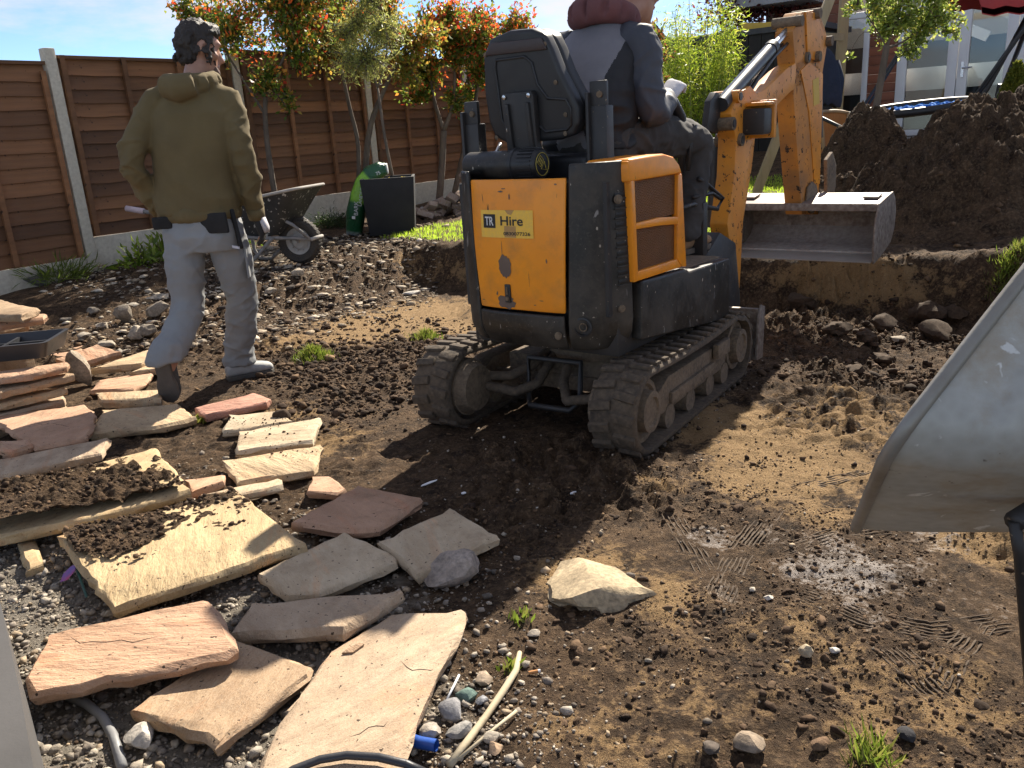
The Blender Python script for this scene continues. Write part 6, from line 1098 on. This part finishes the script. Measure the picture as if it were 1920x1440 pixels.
p0, p1 = dl(1352, 196, 0, BX), dl(1490, 42, 0, BX); MB().cyl(p0, p0.lerp(p1, .66), .037, seg=24).build('dipper_ram', 'rod_dark', boom, 40); MB().cyl(p0.lerp(p1, .64), p1, .021, seg=18).build('ram_rod', 'steel_bright', boom, 40); MB().cyl(p0.lerp(p1, .63), p0.lerp(p1, .67), .041, seg=24).build('ram_gland', 'black_metal', boom, 40); MB().prism(poly([(1336, 190), (1346, 172), (1362, 176), (1368, 205), (1350, 250), (1330, 245)]), BX - .045, BX - .01, 'x').build('ram_lug', 'black_metal', boom, 30, .006)
for off, r_ in ((-.02, .009), (.01, .009)): MB().tube([dl(1372, 200, 0, BX + .03) + Vector((off, 0, 0)), dl(1400, 185, 0, BX + .03) + Vector((off, 0, .02)), dl(1420, 145, 0, BX + .03) + Vector((off, 0, 0)), dl(1450, 105, 0, BX + .02) + Vector((off, 0, 0)), dl(1475, 80, 0, BX) + Vector((off, 0, 0)), dl(1492, 70, 0, BX) + Vector((off, 0, 0))], r_, 8).build('hydraulic_hose', 'black_plastic', boom, 180)
wl = dl(1418, 228, 0, BX + .1); MB().box((.13, .11, .13), wl).build('work_light', 'black_metal', boom, 30, .015); MB().box((.15, .035, .19), wl + Vector((0, .075, .01))).box((.15, .1, .02), wl + Vector((0, .02, .085))).build('light_guard', 'orange_worn', boom, 30, .008)
arm = empty('dipper_arm'); arm.parent = dig
MB().prism(poly([(1476, 130), (1470, 60), (1488, 24), (1517, 20), (1530, 50), (1537, 78), (1527, 140), (1526, 200), (1520, 402), (1489, 402), (1480, 290), (1472, 180)]), BX - .055, BX + .05, 'x').build('arm_beam', 'orange_mud', arm, 35, .006, 2)
MB().prism(poly([(1484, 134), (1500, 118), (1526, 140), (1525, 200), (1521, 345), (1511, 345), (1500, 210)]), BX + .05, BX + .056, 'x').build('arm_side_plate', 'orange_worn', arm, 30, .002); MB().prism(poly([(1492, 24), (1512, 26), (1530, 74), (1520, 118), (1496, 110)]), BX + .05, BX + .06, 'x').build('arm_head_plate', 'orange_worn', arm, 30, .003); MB().prism(poly([(1506, 152), (1517, 146), (1519, 195), (1508, 200)]), BX + .056, BX + .0585, 'x').build('yellow_decal', 'yellow_paint', arm)
for px_, py_ in [(1477, 42), (1512, 28), (1535, 79), (1512, 108)]: q = dl(px_, py_, 0, BX); MB().cyl((BX - .085, q.y, q.z), (BX + .085, q.y, q.z), .03, seg=20).build('pivot_pin', 'muddy_steel', arm, 40)
p0, p1 = dl(1532, 80, 0, BX), dl(1534, 300, 0, BX); MB().cyl(p0, p0.lerp(p1, .8), .03, seg=20).build('bucket_ram', 'rod_dark', arm, 40); MB().cyl(p0.lerp(p1, .78), p1 + Vector((0, 0, -.05)), .018, seg=14).build('ram_rod', 'steel_bright', arm, 40)
MB().prism(poly([(1529, 300), (1540, 285), (1547, 310), (1546, 350), (1538, 392), (1528, 400), (1530, 350)]), BX + .05, BX + .075, 'x').build('bucket_link', 'muddy_steel', arm, 30, .006); MB().tube([dl(1520, 395, 0, BX + .07), dl(1532, 384, 0, BX + .08), dl(1540, 368, 0, BX + .06), dl(1550, 362, 0, BX + .05)], .022, 10).build('bucket_link', 'muddy_steel', arm, 180)
bk = empty('bucket'); bk.parent = dig; xa, xb = -.235, .655
PRF = [(2.05, .672), (2.07, .70), (2.2, .735), (2.33, .745), (2.40, .70), (2.43, .62), (2.42, .53), (2.36, .455), (2.27, .415), (2.17, .40)]; 
def strip(name, pts, th, m_, x0=xa, x1=xb, bev=.003):
    ins = []
    for i, (y_, z_) in enumerate(pts):
        a, b_ = pts[max(i - 1, 0)], pts[min(i + 1, len(pts) - 1)]; dy, dz = b_[0] - a[0], b_[1] - a[1]; L = math.hypot(dy, dz); ins.append((y_ + dz / L * -th * -1, z_ - dy / L * th))
    return MB().prism(pts + ins[::-1], x0, x1, 'x').build(name, m_, bk, 30, bev)
strip('top_plate', [(2.04, .705), (2.14, .722), (2.33, .75)], .012, mat('bucket_top', (.27, .22, .2), (.19, .15, .13), .45, 4, .3, 30, .002, metal=.4)); MB().box((xb - xa, .014, .045), ((xa + xb) / 2, 2.036, .69)).build('front_rail', 'bucket_steel', bk, 30, .004)
strip('back_plate', [(2.335, .745), (2.40, .70), (2.43, .62), (2.42, .53)], .012, 'bucket_steel'); strip('floor_plate', [(2.42, .528), (2.36, .46), (2.27, .425), (2.13, .402)], .012, 'bucket_floor'); MB().prism([(2.135, .404), (2.135, .39), (1.99, .368), (1.985, .374)], xa + .005, xb - .005, 'x').build('cutting_edge', mat('edge_steel', (.45, .42, .38), (.34, .31, .28), .5, 4, .2, 30, .002, metal=.3), bk, 30, .002)
for x_ in (xa - .014, xb + .002): MB().prism([(2.03, .712), (2.2, .738), (2.335, .755), (2.405, .705), (2.437, .62), (2.427, .525), (2.36, .445), (2.14, .388), (1.99, .365), (1.97, .45), (1.975, .6)], x_, x_ + .012, 'x').build('side_plate', 'bucket_steel', bk, 30, .003)
for x_ in (xa + .06, xb - .07): MB().box((.09, .1, .012), (x_, 2.2, .742), (.14, 0, 0)).build('wear_pad', 'bucket_steel', bk, 30, .002)
for x_ in (BX - .06, BX + .055): MB().prism([(2.12, .72), (2.34, .745), (2.3, .80), (2.22, .83), (2.14, .80)], x_, x_ + .012, 'x').build('bucket_ear', 'muddy_steel', bk, 30, .003)
# ============================================================ people
def fuse(mb, voxel, smooth=5, disp=None, name='cloth', m_='skin'):
    me = mb.mesh(name, m_, 180); ob = bpy.data.objects.new('tmp', me); COL.objects.link(ob); rm_ = ob.modifiers.new('r', 'REMESH'); rm_.mode = 'VOXEL'; rm_.voxel_size = voxel; sm_ = ob.modifiers.new('s', 'SMOOTH'); sm_.factor = .5; sm_.iterations = smooth
    bpy.context.view_layer.update(); dg = bpy.context.evaluated_depsgraph_get(); out_ = bpy.data.meshes.new_from_object(ob.evaluated_get(dg)); bpy.data.objects.remove(ob); bpy.data.meshes.remove(me)
    if disp is not None:
        n_ = len(out_.vertices); co = np.empty(n_ * 3, np.float32); no = np.empty(n_ * 3, np.float32); out_.vertices.foreach_get('co', co); out_.vertices.foreach_get('normal', no); co = co.reshape(-1, 3).astype(float); no = no.reshape(-1, 3); co += no * disp(co)[:, None]; out_.vertices.foreach_set('co', co.astype(np.float32).ravel())
    out_.materials.clear(); out_.materials.append(MATS[m_]); out_.polygons.foreach_set('use_smooth', [True] * len(out_.polygons)); out_.update(); out_.name = name; return out_
def folds(amp, fz, fx, seed, zdrop=None):
    def f(P):
        a = n3(P * [fx, fx, fz] + seed, seed); b_ = n3(P * [fx * 2.1, fx * 2.1, fz * 2.1] + seed, seed + 3); r_ = 1 - np.abs(a) * 2.2
        return 1.9 * amp * (.65 * r_ + .5 * b_ - .2)
    return f
def creases(amp, f1, f2, seed, tw=3.0):      # sharp ridged cloth creases running slantwise
    def f(P):
        W = P + .05 * np.stack([n3(P * 7 + 1, seed), n3(P * 7 + 9, seed + 1), n3(P * 7 + 17, seed + 2)], 1); s_ = W[:, 2] + .45 * W[:, 0] + .25 * W[:, 1]; t_ = W[:, 2] - .7 * W[:, 0]
        a = n3(np.stack([W[:, 0] * f2, W[:, 1] * f2, s_ * f1], 1) + seed, seed); b_ = n3(np.stack([W[:, 0] * f2 * 1.3, W[:, 1] * f2 * 1.3, t_ * f1 * 1.4], 1) + seed * 2, seed + 7); return amp * (np.clip(1 - np.abs(a) * 2.4, 0, 1) ** 2 + .7 * np.clip(1 - np.abs(b_) * 2.6, 0, 1) ** 2 - .35)
    return f
def path(pts, rad, k=5):
    P = [Vector(q) for q in pts]; o = []; rr2 = []
    for i in range(len(P) - 1):
        for j in range(k):
            t = j / k; p0, p1, p2, p3 = P[max(i - 1, 0)], P[i], P[i + 1], P[min(i + 2, len(P) - 1)]
            o.append(.5 * ((2 * p1) + (p2 - p0) * t + (2 * p0 - 5 * p1 + 4 * p2 - p3) * t * t + (3 * p1 - p0 - 3 * p2 + p3) * t ** 3)); rr2.append(rad[i] + (rad[i + 1] - rad[i]) * t)
    return o + [P[-1]], rr2 + [rad[-1]]
def head(m, c, f, up, s=1.0):      # c centre of skull, f facing direction
    c = Vector(c); f = Vector(f).normalized(); up = Vector(up); up = (up - f * up.dot(f)).normalized(); r_ = f.cross(up).normalized()
    def Q(x, y, z): return c + (r_ * x + f * y + up * z) * s
    S = []
    for z, w_, fr2, bk2 in [(-.125, .03, .075, -.01), (-.11, .046, .083, .0), (-.08, .058, .084, -.045), (-.04, .067, .082, -.085), (0, .073, .086, -.1), (.04, .076, .088, -.104), (.075, .072, .078, -.096), (.105, .055, .052, -.07), (.12, .02, .02, -.03)]: S.append((Q(0, (fr2 + bk2) / 2, z), r_ * w_ * s, f * (fr2 - bk2) / 2 * s))
    m.loft(S, 20, p=2.2); m.tube([Q(0, .075, .025), Q(0, .098, -.02), Q(0, .112, -.035), Q(0, .085, -.048)], [.011 * s, .014 * s, .017 * s, .01 * s], 8)      # nose
    m.tube([Q(-.045, .078, .034), Q(0, .09, .036), Q(.045, .078, .034)], .011 * s, 7); m.tube([Q(-.024, .083, -.068), Q(0, .093, -.066), Q(.024, .083, -.068)], .0085 * s, 6); m.tube([Q(-.022, .083, -.08), Q(0, .09, -.079), Q(.022, .083, -.08)], .0085 * s, 6); m.tube([Q(-.02, .075, -.108), Q(.02, .075, -.108)], .02 * s, 7)
    for sx in (-1, 1):
        m.tube([Q(sx * .073, -.005, .03), Q(sx * .084, -.022, .02), Q(sx * .083, -.024, -.005), Q(sx * .076, -.008, -.028)], [.01 * s, .013 * s, .012 * s, .009 * s], 7); m.tube([Q(sx * .05, .06, -.015), Q(sx * .06, .045, -.03)], .022 * s, 7)
    return Q, r_, f, up
def hand(m, w, d, out_, palmn, s=1.0, curl=.6):      # wrist, pointing direction, thumb side, palm normal
    w = Vector(w); d = Vector(d).normalized(); t = Vector(out_); t = (t - d * t.dot(d)).normalized(); n = d.cross(t).normalized(); n = n if n.dot(Vector(palmn)) > 0 else -n
    m.loft([(w - d * .02 * s, t * .028 * s, n * .02 * s), (w + d * .03 * s, t * .038 * s, n * .02 * s), (w + d * .085 * s, t * .042 * s, n * .017 * s), (w + d * .1 * s, t * .038 * s, n * .014 * s)], 14)
    for i, L in enumerate((.068, .078, .073, .056)):
        b_ = w + d * .092 * s + t * (.03 - .02 * i) * s; a = b_; pts = [a]; ang = curl * (.5 + .08 * i)
        for k, fr2 in enumerate((.45, .32, .25)): dr = d * math.cos(ang) + n * math.sin(ang); a = a + dr * L * fr2 * s; pts.append(a); ang += curl * .9
        m.tube(pts, [.0105 * s, .0098 * s, .009 * s, .007 * s], 8)
    b_ = w + d * .03 * s + t * .035 * s; m.tube([b_, b_ + (t * .7 + d * .6 + n * .3).normalized() * .035 * s, b_ + (t * .7 + d * .6 + n * .3).normalized() * .035 * s + (d * .9 + t * .1 + n * .4).normalized() * .03 * s], [.014 * s, .012 * s, .009 * s], 8)
def torso_loft(m, secs, k=4, seg=28):
    S = []
    for i in range(len(secs) - 1):
        for j in range(k): t = j / k; S.append(tuple(Vector(a).lerp(Vector(b_), t) for a, b_ in zip(secs[i], secs[i + 1])))
    S.append(tuple(Vector(a) for a in secs[-1])); m.loft(S, seg, p=2.5)
def shoe(name, heel, toe, up, m_up, m_sole, parent, base, lace=True, h_=.105):
    heel = Vector(heel); toe = Vector(toe); d = (toe - heel).normalized(); up = Vector(up); up = (up - d * up.dot(d)).normalized(); r_ = d.cross(up); L = (toe - heel).length; S = []
    for t, w_, hh_ in [(0, .028, .065), (.08, .036, h_), (.25, .038, h_ * 1.0), (.42, .041, .085), (.6, .048, .066), (.8, .05, .055), (.94, .04, .045), (1, .022, .03)]: S.append((heel + d * L * t + up * (hh_ / 2 + .02) - base, r_ * w_, up * hh_ / 2))
    m = MB(); torso_loft(m, S, 4, 20); o = link(name, fuse(m, .007, 3, None, name, m_up), parent); m = MB(); pl_ = []
    for t, w_ in [(0, .026), (.05, .036), (.25, .036), (.42, .034), (.6, .047), (.8, .049), (.93, .038), (1, .016)]: pl_.append((t, w_))
    ring = [(t, w_) for t, w_ in pl_] + [(t, -w_) for t, w_ in pl_[::-1]]; n_ = len(ring); vs = [heel + d * L * (t * 1.02 - .01) + r_ * w_ * 1.06 + up * z - base for z in (0.0, .026) for t, w_ in ring]; m.add(vs, [tuple(range(n_)), tuple(range(2 * n_ - 1, n_ - 1, -1))] + [(i, (i + 1) % n_, n_ + (i + 1) % n_, n_ + i) for i in range(n_)]); m.build('sole', m_sole, o, 40, .004); return o
mat('hoodie_olive', (.15, .112, .05), (.115, .085, .037), .92, 5, .35, 420, .0015); mat('trouser_grey', (.27, .28, .287), (.185, .188, .188), .9, 1.6, .3, 300, .0015, speck=(.08, .08, .085), speck_at=.74, speck_scale=9); mat('patch_black', (.016, .016, .017), None, .85, 9, .3, 200, .001); mat('shoe_grey', (.42, .42, .41), (.3, .3, .29), .8, 14, .2, 90, .001); mat('boot_dark', (.06, .055, .05), (.1, .09, .075), .85, 10, .3, 80, .002); mat('sole_brown', (.13, .105, .085), (.09, .075, .06), .9, 12, .6, 70, .004); mat('hair_dark', (.014, .010, .008), (.035, .025, .018), .55, 12, .9, 110, .006, stretch=(2, 2, .6)); mat('glove_dark', (.03, .03, .032), None, .8); mat('glove_white', (.62, .6, .62), (.5, .48, .5), .85); mat('stubble', (.13, .08, .06), None, .8)
def man():
    B0 = Vector((-1.55, 4.32, 0)); o = empty('person', Matrix.Translation(B0), 'person in olive hoodie and grey work trousers walking away past the slabs', 'person'); b = lambda *q: Vector(q) - B0; ex = Vector((1, -.06, 0)); ey = Vector((.06, 1, 0))
    shL, shR, elL, elR, wrL, wrR = b(-1.66, 4.30, 1.47), b(-1.305, 4.31, 1.46), b(-1.775, 4.2, 1.215), b(-1.255, 4.27, 1.19), b(-1.735, 4.36, .965), b(-1.26, 4.36, .915); hipL, hipR = b(-1.615, 4.31, .88), b(-1.425, 4.31, .88); knL, knR = b(-1.66, 4.28, .485), b(-1.43, 4.44, .475); anL, anR = b(-1.73, 4.03, .205), b(-1.53, 4.55, .105); hc = b(-1.415, 4.36, 1.715); face = Vector((.80, .58, -.16)); lean = Vector((.12, .05, 1))
    m = MB(); Q, hr, hf, hu = head(m, hc, face, lean, 1.0); m.tube([hc + Vector((-.01, -.02, -.06)), b(-1.46, 4.33, 1.55), b(-1.48, 4.32, 1.45)], [.058, .06, .08], 14)
    torso_loft(m, [(b(-1.525, 4.31, .84), ex * .15, ey * .1), (b(-1.51, 4.3, 1.1), ex * .15, ey * .1), (b(-1.485, 4.3, 1.36), ex * .18, ey * .11), (b(-1.475, 4.31, 1.48), ex * .15, ey * .08)])
    for p_ in ([shL, elL, wrL], [shR, elR, wrR]): q, r_ = path(p_, [.055, .042, .03]); m.tube(q, r_, 10)
    for p_ in ([hipL, knL, anL], [hipR, knR, anR]): q, r_ = path(p_, [.085, .055, .04]); m.tube(q, r_, 10)
    hand(m, wrL, (.1, .5, -.9), (1, .3, 0), (1, .2, 0), .95, .5); hand(m, wrR, (.12, .25, -.95), (.0, 1, .2), (-1, 0, 0), .95, .5)
    link('body', fuse(m, .009, 3, None, 'body', 'skin'), o)
    m = MB(); S = []                                                        # hair: cap over the back and top of the skull
    for z, w_, fr2, bk2 in [(-.075, .05, -.035, -.082), (-.04, .068, -.015, -.1), (0, .074, .0, -.108), (.04, .08, .05, -.112), (.08, .08, .092, -.108), (.112, .066, .085, -.085), (.134, .03, .03, -.05)]: S.append((Q(0, (fr2 + bk2) / 2, z), hr * w_, hf * (fr2 - bk2) / 2))
    torso_loft(m, S, 3, 22)
    for k in range(110): a = random.uniform(-2.4, 2.4); z = random.uniform(-.05, .13); w_ = .085 * math.sqrt(max(.08, 1 - (max(z - .02, 0) / .13) ** 2)); q = Q(math.sin(a) * w_, -.02 - math.cos(a) * w_ * 1.1, z); e = q + (q - Q(0, -.01, z)).normalized() * .012 + Vector((0, 0, -.028)); m.tube([q, e], [.011, .004], 5)
    link('hair', fuse(m, .0065, 1, lambda P: .008 * n3(P * [50, 50, 24], 4) + .005 * n3(P * 100, 5), 'hair', 'hair_dark'), o)
    m = MB(); m.tube([Q(-.048, .05, -.085), Q(-.03, .07, -.1), Q(0, .078, -.105), Q(.03, .07, -.1), Q(.048, .05, -.085)], .022, 8); link('beard', fuse(m, .006, 2, None, 'beard', 'stubble'), o)
    m = MB(); torso_loft(m, [(b(-1.525, 4.3, .945), ex * .2, ey * .135), (b(-1.522, 4.3, 1.0), ex * .208, ey * .14), (b(-1.515, 4.3, 1.12), ex * .2, ey * .135), (b(-1.50, 4.295, 1.3), ex * .206, ey * .13), (b(-1.485, 4.3, 1.42), ex * .205, ey * .12), (b(-1.48, 4.31, 1.49), ex * .165, ey * .1), (b(-1.475, 4.32, 1.54), ex * .09, ey * .08)])
    for p_ in ([shL + Vector((.05, 0, 0)), shL, elL, wrL], [shR - Vector((.05, 0, 0)), shR, elR, wrR + Vector((0, 0, .01))]): q, r_ = path(p_, [.075, .072, .06, .048]); m.tube(q, r_, 16)
    for k in range(9):     # the hood lying round the neck
        a = R(-205 + 230 * k / 8); c = b(-1.47, 4.30, 1.555) + Vector((math.cos(a) * .105, math.sin(a) * .1 + .01, .015 * math.sin(a) + .01)); c2 = b(-1.47, 4.30, 1.555) + Vector((math.cos(a + R(29)) * .105, math.sin(a + R(29)) * .1 + .01, .015 * math.sin(a + R(29)) + .01)); m.tube([c, c2], [.05, .05], 10)
    m.tube([b(-1.56, 4.2, 1.55), b(-1.49, 4.185, 1.535), b(-1.41, 4.2, 1.55)], [.055, .065, .055], 12)
    def hd(P):
        arm = np.clip((np.abs(P[:, 0] - .06) - .17) / .06, 0, 1); low = np.clip(1 - (P[:, 2] - .9) / .35, 0, 1); return creases(.010, 5, 4, 71)(P) * (.12 + .75 * low) + folds(.004, 5, 7, 3)(P) * (.25 + .5 * low) + arm * creases(.011, 9, 5, 75)(P) + arm * folds(.0065, 15, 11, 9)(P) * np.clip(1.3 - (P[:, 2] - .9) / .5, .25, 1)
    link('hoodie', fuse(m, .0085, 3, hd, 'hoodie', 'hoodie_olive'), o); m = MB(); m.tube([b(-1.525, 4.3, .945) + ex * .188 * math.cos(2 * math.pi * k / 30) + ey * .122 * math.sin(2 * math.pi * k / 30) for k in range(30)], .024, 10, closed=True, flat=1.6); link('waistband', fuse(m, .009, 2, folds(.003, 4, 30, 5), 'waistband', 'hoodie_olive'), o)
    for w_, e in ((wrL, elL), (wrR, elR)): d = (w_ - e).normalized(); MB().tube([w_ - d * .035, w_ + d * .02], [.047, .042], 16).build('cuff', 'hoodie_olive', o, 180)
    m = MB(); torso_loft(m, [(b(-1.525, 4.31, 1.0), ex * .178, ey * .12), (b(-1.525, 4.31, .92), ex * .188, ey * .13), (b(-1.522, 4.3, .83), ex * .193, ey * .135), (b(-1.52, 4.31, .755), ex * .18, ey * .115)])
    for p_, rr2 in (([hipL, (hipL + knL) / 2 + Vector((-.005, -.01, 0)), knL, (knL + anL) / 2, anL + Vector((0, .01, .08)), anL + Vector((0, -.005, .035))], [.105, .1, .083, .08, .077, .082]), ([hipR, (hipR + knR) / 2 + Vector((.01, -.01, 0)), knR, (knR + anR) / 2, anR + Vector((0, 0, .04)), anR + Vector((0, 0, -.03))], [.105, .099, .082, .079, .077, .08])): q, r_ = path(p_, rr2); m.tube(q, r_, 18)
    def td(P): low = np.clip(1 - P[:, 2] / .6, 0, 1); return creases(.011, 9, 4, 63)(P) * (.55 + .8 * low) + folds(.003, 11, 9, 13)(P) + folds(.0032, 22, 19, 17)(P) * (.5 + .9 * low)
    link('trousers', fuse(m, .0085, 3, td, 'trousers', 'trouser_grey'), o)
    for c, w_, h_, rz in ((b(-1.68, 4.19, .915), .09, .06, .3), (b(-1.42, 4.175, .90), .14, .1, -.15), (b(-1.335, 4.235, .86), .05, .2, -1.1)): mm = MB(); mm.box((w_, .02, h_)); x_ = mm.build('pocket', 'patch_black', o, 40, .008, 3); x_.location = c; x_.rotation_euler = (.1, 0, rz)
    for c, w_, h_, rz in ((b(-1.705, 4.29, .66), .03, .17, 1.4), (b(-1.335, 4.34, .68), .02, .16, -1.4)): mm = MB(); mm.box((.1, w_ * .6, h_)); x_ = mm.build('cargo_pocket', 'trouser_grey', o, 40, .012, 3); x_.location = c; x_.rotation_euler = (0, 0, rz)
    x_ = MB().box((.05, .006, .012)).build('pocket_tab', 'glove_white', o); x_.location = b(-1.335, 4.185, .775); x_.rotation_euler = (0, .1, -.6)
    shoe('boot', b(-1.735, 3.955, .225), b(-1.755, 4.06, .055) + Vector((0, .02, 0)) + Vector((0, .07, -.01)) * 0, (.0, .85, .5), 'boot_dark', 'sole_brown', o, Vector((0, 0, 0))) if False else None
    shoe('boot', b(-1.725, 3.975, .275), b(-1.745, 4.045, .03), (.02, .95, .3), 'boot_dark', 'sole_brown', o, Vector((0, 0, 0))); gz = tz(-1.5, 4.57); shoe('shoe', b(-1.60, 4.50, gz), b(-1.375, 4.635, gz), (0, 0, 1), 'shoe_grey', 'boot_dark', o, Vector((0, 0, 0)))
    for w_, d, t_, pn, mt in ((wrL, (.1, .5, -.9), (1, .3, 0), (1, .2, 0), 'glove_dark'), (wrR, (.12, .25, -.95), (.0, 1, .2), (-1, 0, 0), 'glove_dark')): m = MB(); hand(m, w_, d, t_, pn, 1.08, .5); gv = link('glove', fuse(m, .0062, 2, None, 'glove', mt), o)
    m = MB(); d = Vector((.12, .25, -.95)).normalized(); m.loft([(wrR + d * .015 + Vector((.02, 0, 0)), (0, .03, 0), (.02, 0, 0)), (wrR + d * .07 + Vector((.026, .0, 0)), (0, .037, 0), (.016, 0, 0)), (wrR + d * .098 + Vector((.022, .0, 0)), (0, .03, 0), (.012, 0, 0))], 14); m.build('glove_back', 'glove_white', o, 180)
man()
mat('jacket_grey', (.2, .19, .205), (.14, .135, .15), .7, 5, .3, 320, .0015); mat('jacket_black', (.014, .014, .017), None, .7, 8, .3, 250, .001); mat('hood_maroon', (.155, .06, .06), (.125, .05, .052), .9, 8, .4, 320, .0015); mat('jacket_sleeve', (.05, .054, .068), (.035, .038, .05), .65, 5, .3, 300, .0015); mat('trouser_dark', (.03, .028, .027), (.055, .05, .046), .9, 7, .35, 280, .0015); mat('boot_tan', (.32, .19, .1), (.24, .15, .085), .85, 12, .3, 80, .002)
def operator():
    O0 = Vector((-.02, .05, 1.14)); o = empty('person', DX @ Matrix.Translation(O0), 'person in grey jacket with maroon hood driving the mini excavator', 'person'); b = lambda *q: Vector(q) - O0
    cx = -.035; hip = b(cx, .06, 1.2); shL, shR = b(cx - .19, .12, 1.56), b(cx + .19, .10, 1.555); elR, wrR = b(.215, .10, 1.30), b(.19, .275, 1.345); elL, wrL = b(-.29, .2, 1.33), b(-.23, .42, 1.36); hipL, hipR = b(cx - .1, .08, 1.19), b(cx + .11, .06, 1.2); knL, knR = b(-.24, .6, 1.16), b(.15, .645, 1.145); anL, anR = b(-.24, .5, .74), b(.165, .52, .76); hc = b(.03, .335, 1.80); face = Vector((.15, 1, -.3)); lean = Vector((0, .32, 1))
    m = MB(); Q, hr, hf, hu = head(m, hc, face, lean, 1.0); m.tube([hc + Vector((0, -.03, -.06)), b(cx + .03, .21, 1.68), b(cx, .12, 1.56)], [.058, .062, .08], 14); ex = Vector((1, -.05, 0)); ey = Vector((.05, 1, 0))
    torso_loft(m, [(b(cx, .0, 1.16), ex * .15, ey * .1), (b(cx, .03, 1.35), ex * .15, ey * .1), (b(cx, .1, 1.55), ex * .17, ey * .1), (b(cx, .13, 1.64), ex * .13, ey * .07)])
    for p_ in ([shL, elL, wrL], [shR, elR, wrR]): q, r_ = path(p_, [.052, .04, .028]); m.tube(q, r_, 10)
    for p_ in ([hipL, knL, anL], [hipR, knR, anR]): q, r_ = path(p_, [.08, .055, .04]); m.tube(q, r_, 10)
    hand(m, wrR, (.05, .8, .55), (-1, .2, .6), (0, .3, -1), .95, .9); hand(m, wrL, (.3, .9, .2), (1, 0, .4), (0, 0, -1), .95, .9); link('body', fuse(m, .009, 3, None, 'body', 'skin'), o)
    m = MB(); S = []
    for z, w_, fr2, bk2 in [(-.04, .077, -.01, -.107), (0, .082, .02, -.114), (.05, .084, .07, -.116), (.09, .08, .085, -.105), (.125, .05, .05, -.07)]: S.append((Q(0, (fr2 + bk2) / 2, z), hr * w_, hf * (fr2 - bk2) / 2))
    torso_loft(m, S, 3, 20); link('hair', fuse(m, .0075, 1, lambda P: .003 * n3(P * 90, 4), 'hair', 'hair_dark'), o)
    m = MB(); torso_loft(m, [(b(cx, .0, 1.15), ex * .205, ey * .15), (b(cx, .0, 1.25), ex * .21, ey * .16), (b(cx, .02, 1.38), ex * .215, ey * .16), (b(cx, .07, 1.50), ex * .215, ey * .15), (b(cx, .1, 1.575), ex * .195, ey * .125), (b(cx, .125, 1.635), ex * .14, ey * .1), (b(cx, .14, 1.675), ex * .09, ey * .08)])
    fd = folds(.008, 14, 6, 23); me = fuse(m, .006, 6, lambda P: fd(P) * np.clip(1.2 - (P[:, 2] + .0) / .45, .2, 1), 'jacket', 'jacket_grey'); me.materials.append(MATS['jacket_black']); ct = np.array([p_.center[:] for p_ in me.polygons]); sd = ct[:, 0] - (cx - O0.x); lim = .15 - .10 * np.clip((.40 - ct[:, 2]) / .32, 0, 1) + .02; me.polygons.foreach_set('material_index', ((np.abs(sd) > lim) & (ct[:, 2] < .43)).astype(np.int32)); me.update(); link('jacket', me, o)
    for sh_, el_, wr_, nm in ((shL, elL, wrL, 1), (shR, elR, wrR, 2)): m = MB(); q, r_ = path([sh_ - Vector((math.copysign(.05, sh_.x), 0, 0)), sh_, el_, wr_], [.08, .082, .066, .048]); m.tube(q, r_, 16); link('sleeve', fuse(m, .008, 3, lambda P: creases(.011, 9, 5, 80 + nm)(P) + folds(.003, 15, 12, 30 + nm)(P), 'sleeve', 'jacket_sleeve'), o)
    m = MB()
    for k in range(12): a = R(-270 + 360 * k / 12); f2 = lambda a: b(cx + .005, .13, 1.665) + Vector((math.cos(a) * .115, math.sin(a) * .11 + .01, -.03 * math.sin(a) + .012)); m.tube([f2(a), f2(a + R(31))], [.05 - .013 * math.sin(a), .05 - .013 * math.sin(a + R(31))], 12)
    link('hood', fuse(m, .009, 12, folds(.004, 9, 8, 41), 'hood', 'hood_maroon'), o)
    m = MB(); torso_loft(m, [(b(cx, .0, 1.11), ex * .2, ey * .15), (b(cx, .0, 1.2), ex * .2, ey * .15), (b(cx, .01, 1.26), ex * .18, ey * .13)])
    for hp, kn, an in ((hipL, knL, anL), (hipR, knR, anR)): q, r_ = path([hp, (hp + kn) / 2 + Vector((0, 0, .012)), kn + Vector((0, -.02, .0)), (kn + an) / 2 + Vector((0, .02, 0)), an, an + Vector((0, 0, -.05))], [.105, .098, .085, .082, .078, .08]); m.tube(q, r_, 18)
    link('trousers', fuse(m, .0095, 4, lambda P: creases(.011, 9, 5, 91)(P) + folds(.003, 24, 20, 55)(P), 'trousers', 'trouser_dark'), o)
    for an in (anL, anR): h0 = Vector((an.x, an.y - .06, .631 - O0.z)); shoe('boot', h0, h0 + Vector((.01, .27, .0)), (0, 0, 1), 'boot_tan', 'sole_brown', o, Vector((0, 0, 0)), h_=.12)
    for w_, d, t_, pn in ((wrR, (.05, .8, .55), (-1, .2, .6), (0, .3, -1)), (wrL, (.3, .9, .2), (1, 0, .4), (0, 0, -1))): m = MB(); hand(m, w_, d, t_, pn, 1.1, .9); link('glove', fuse(m, .0062, 2, None, 'glove', 'glove_white'), o)
operator()
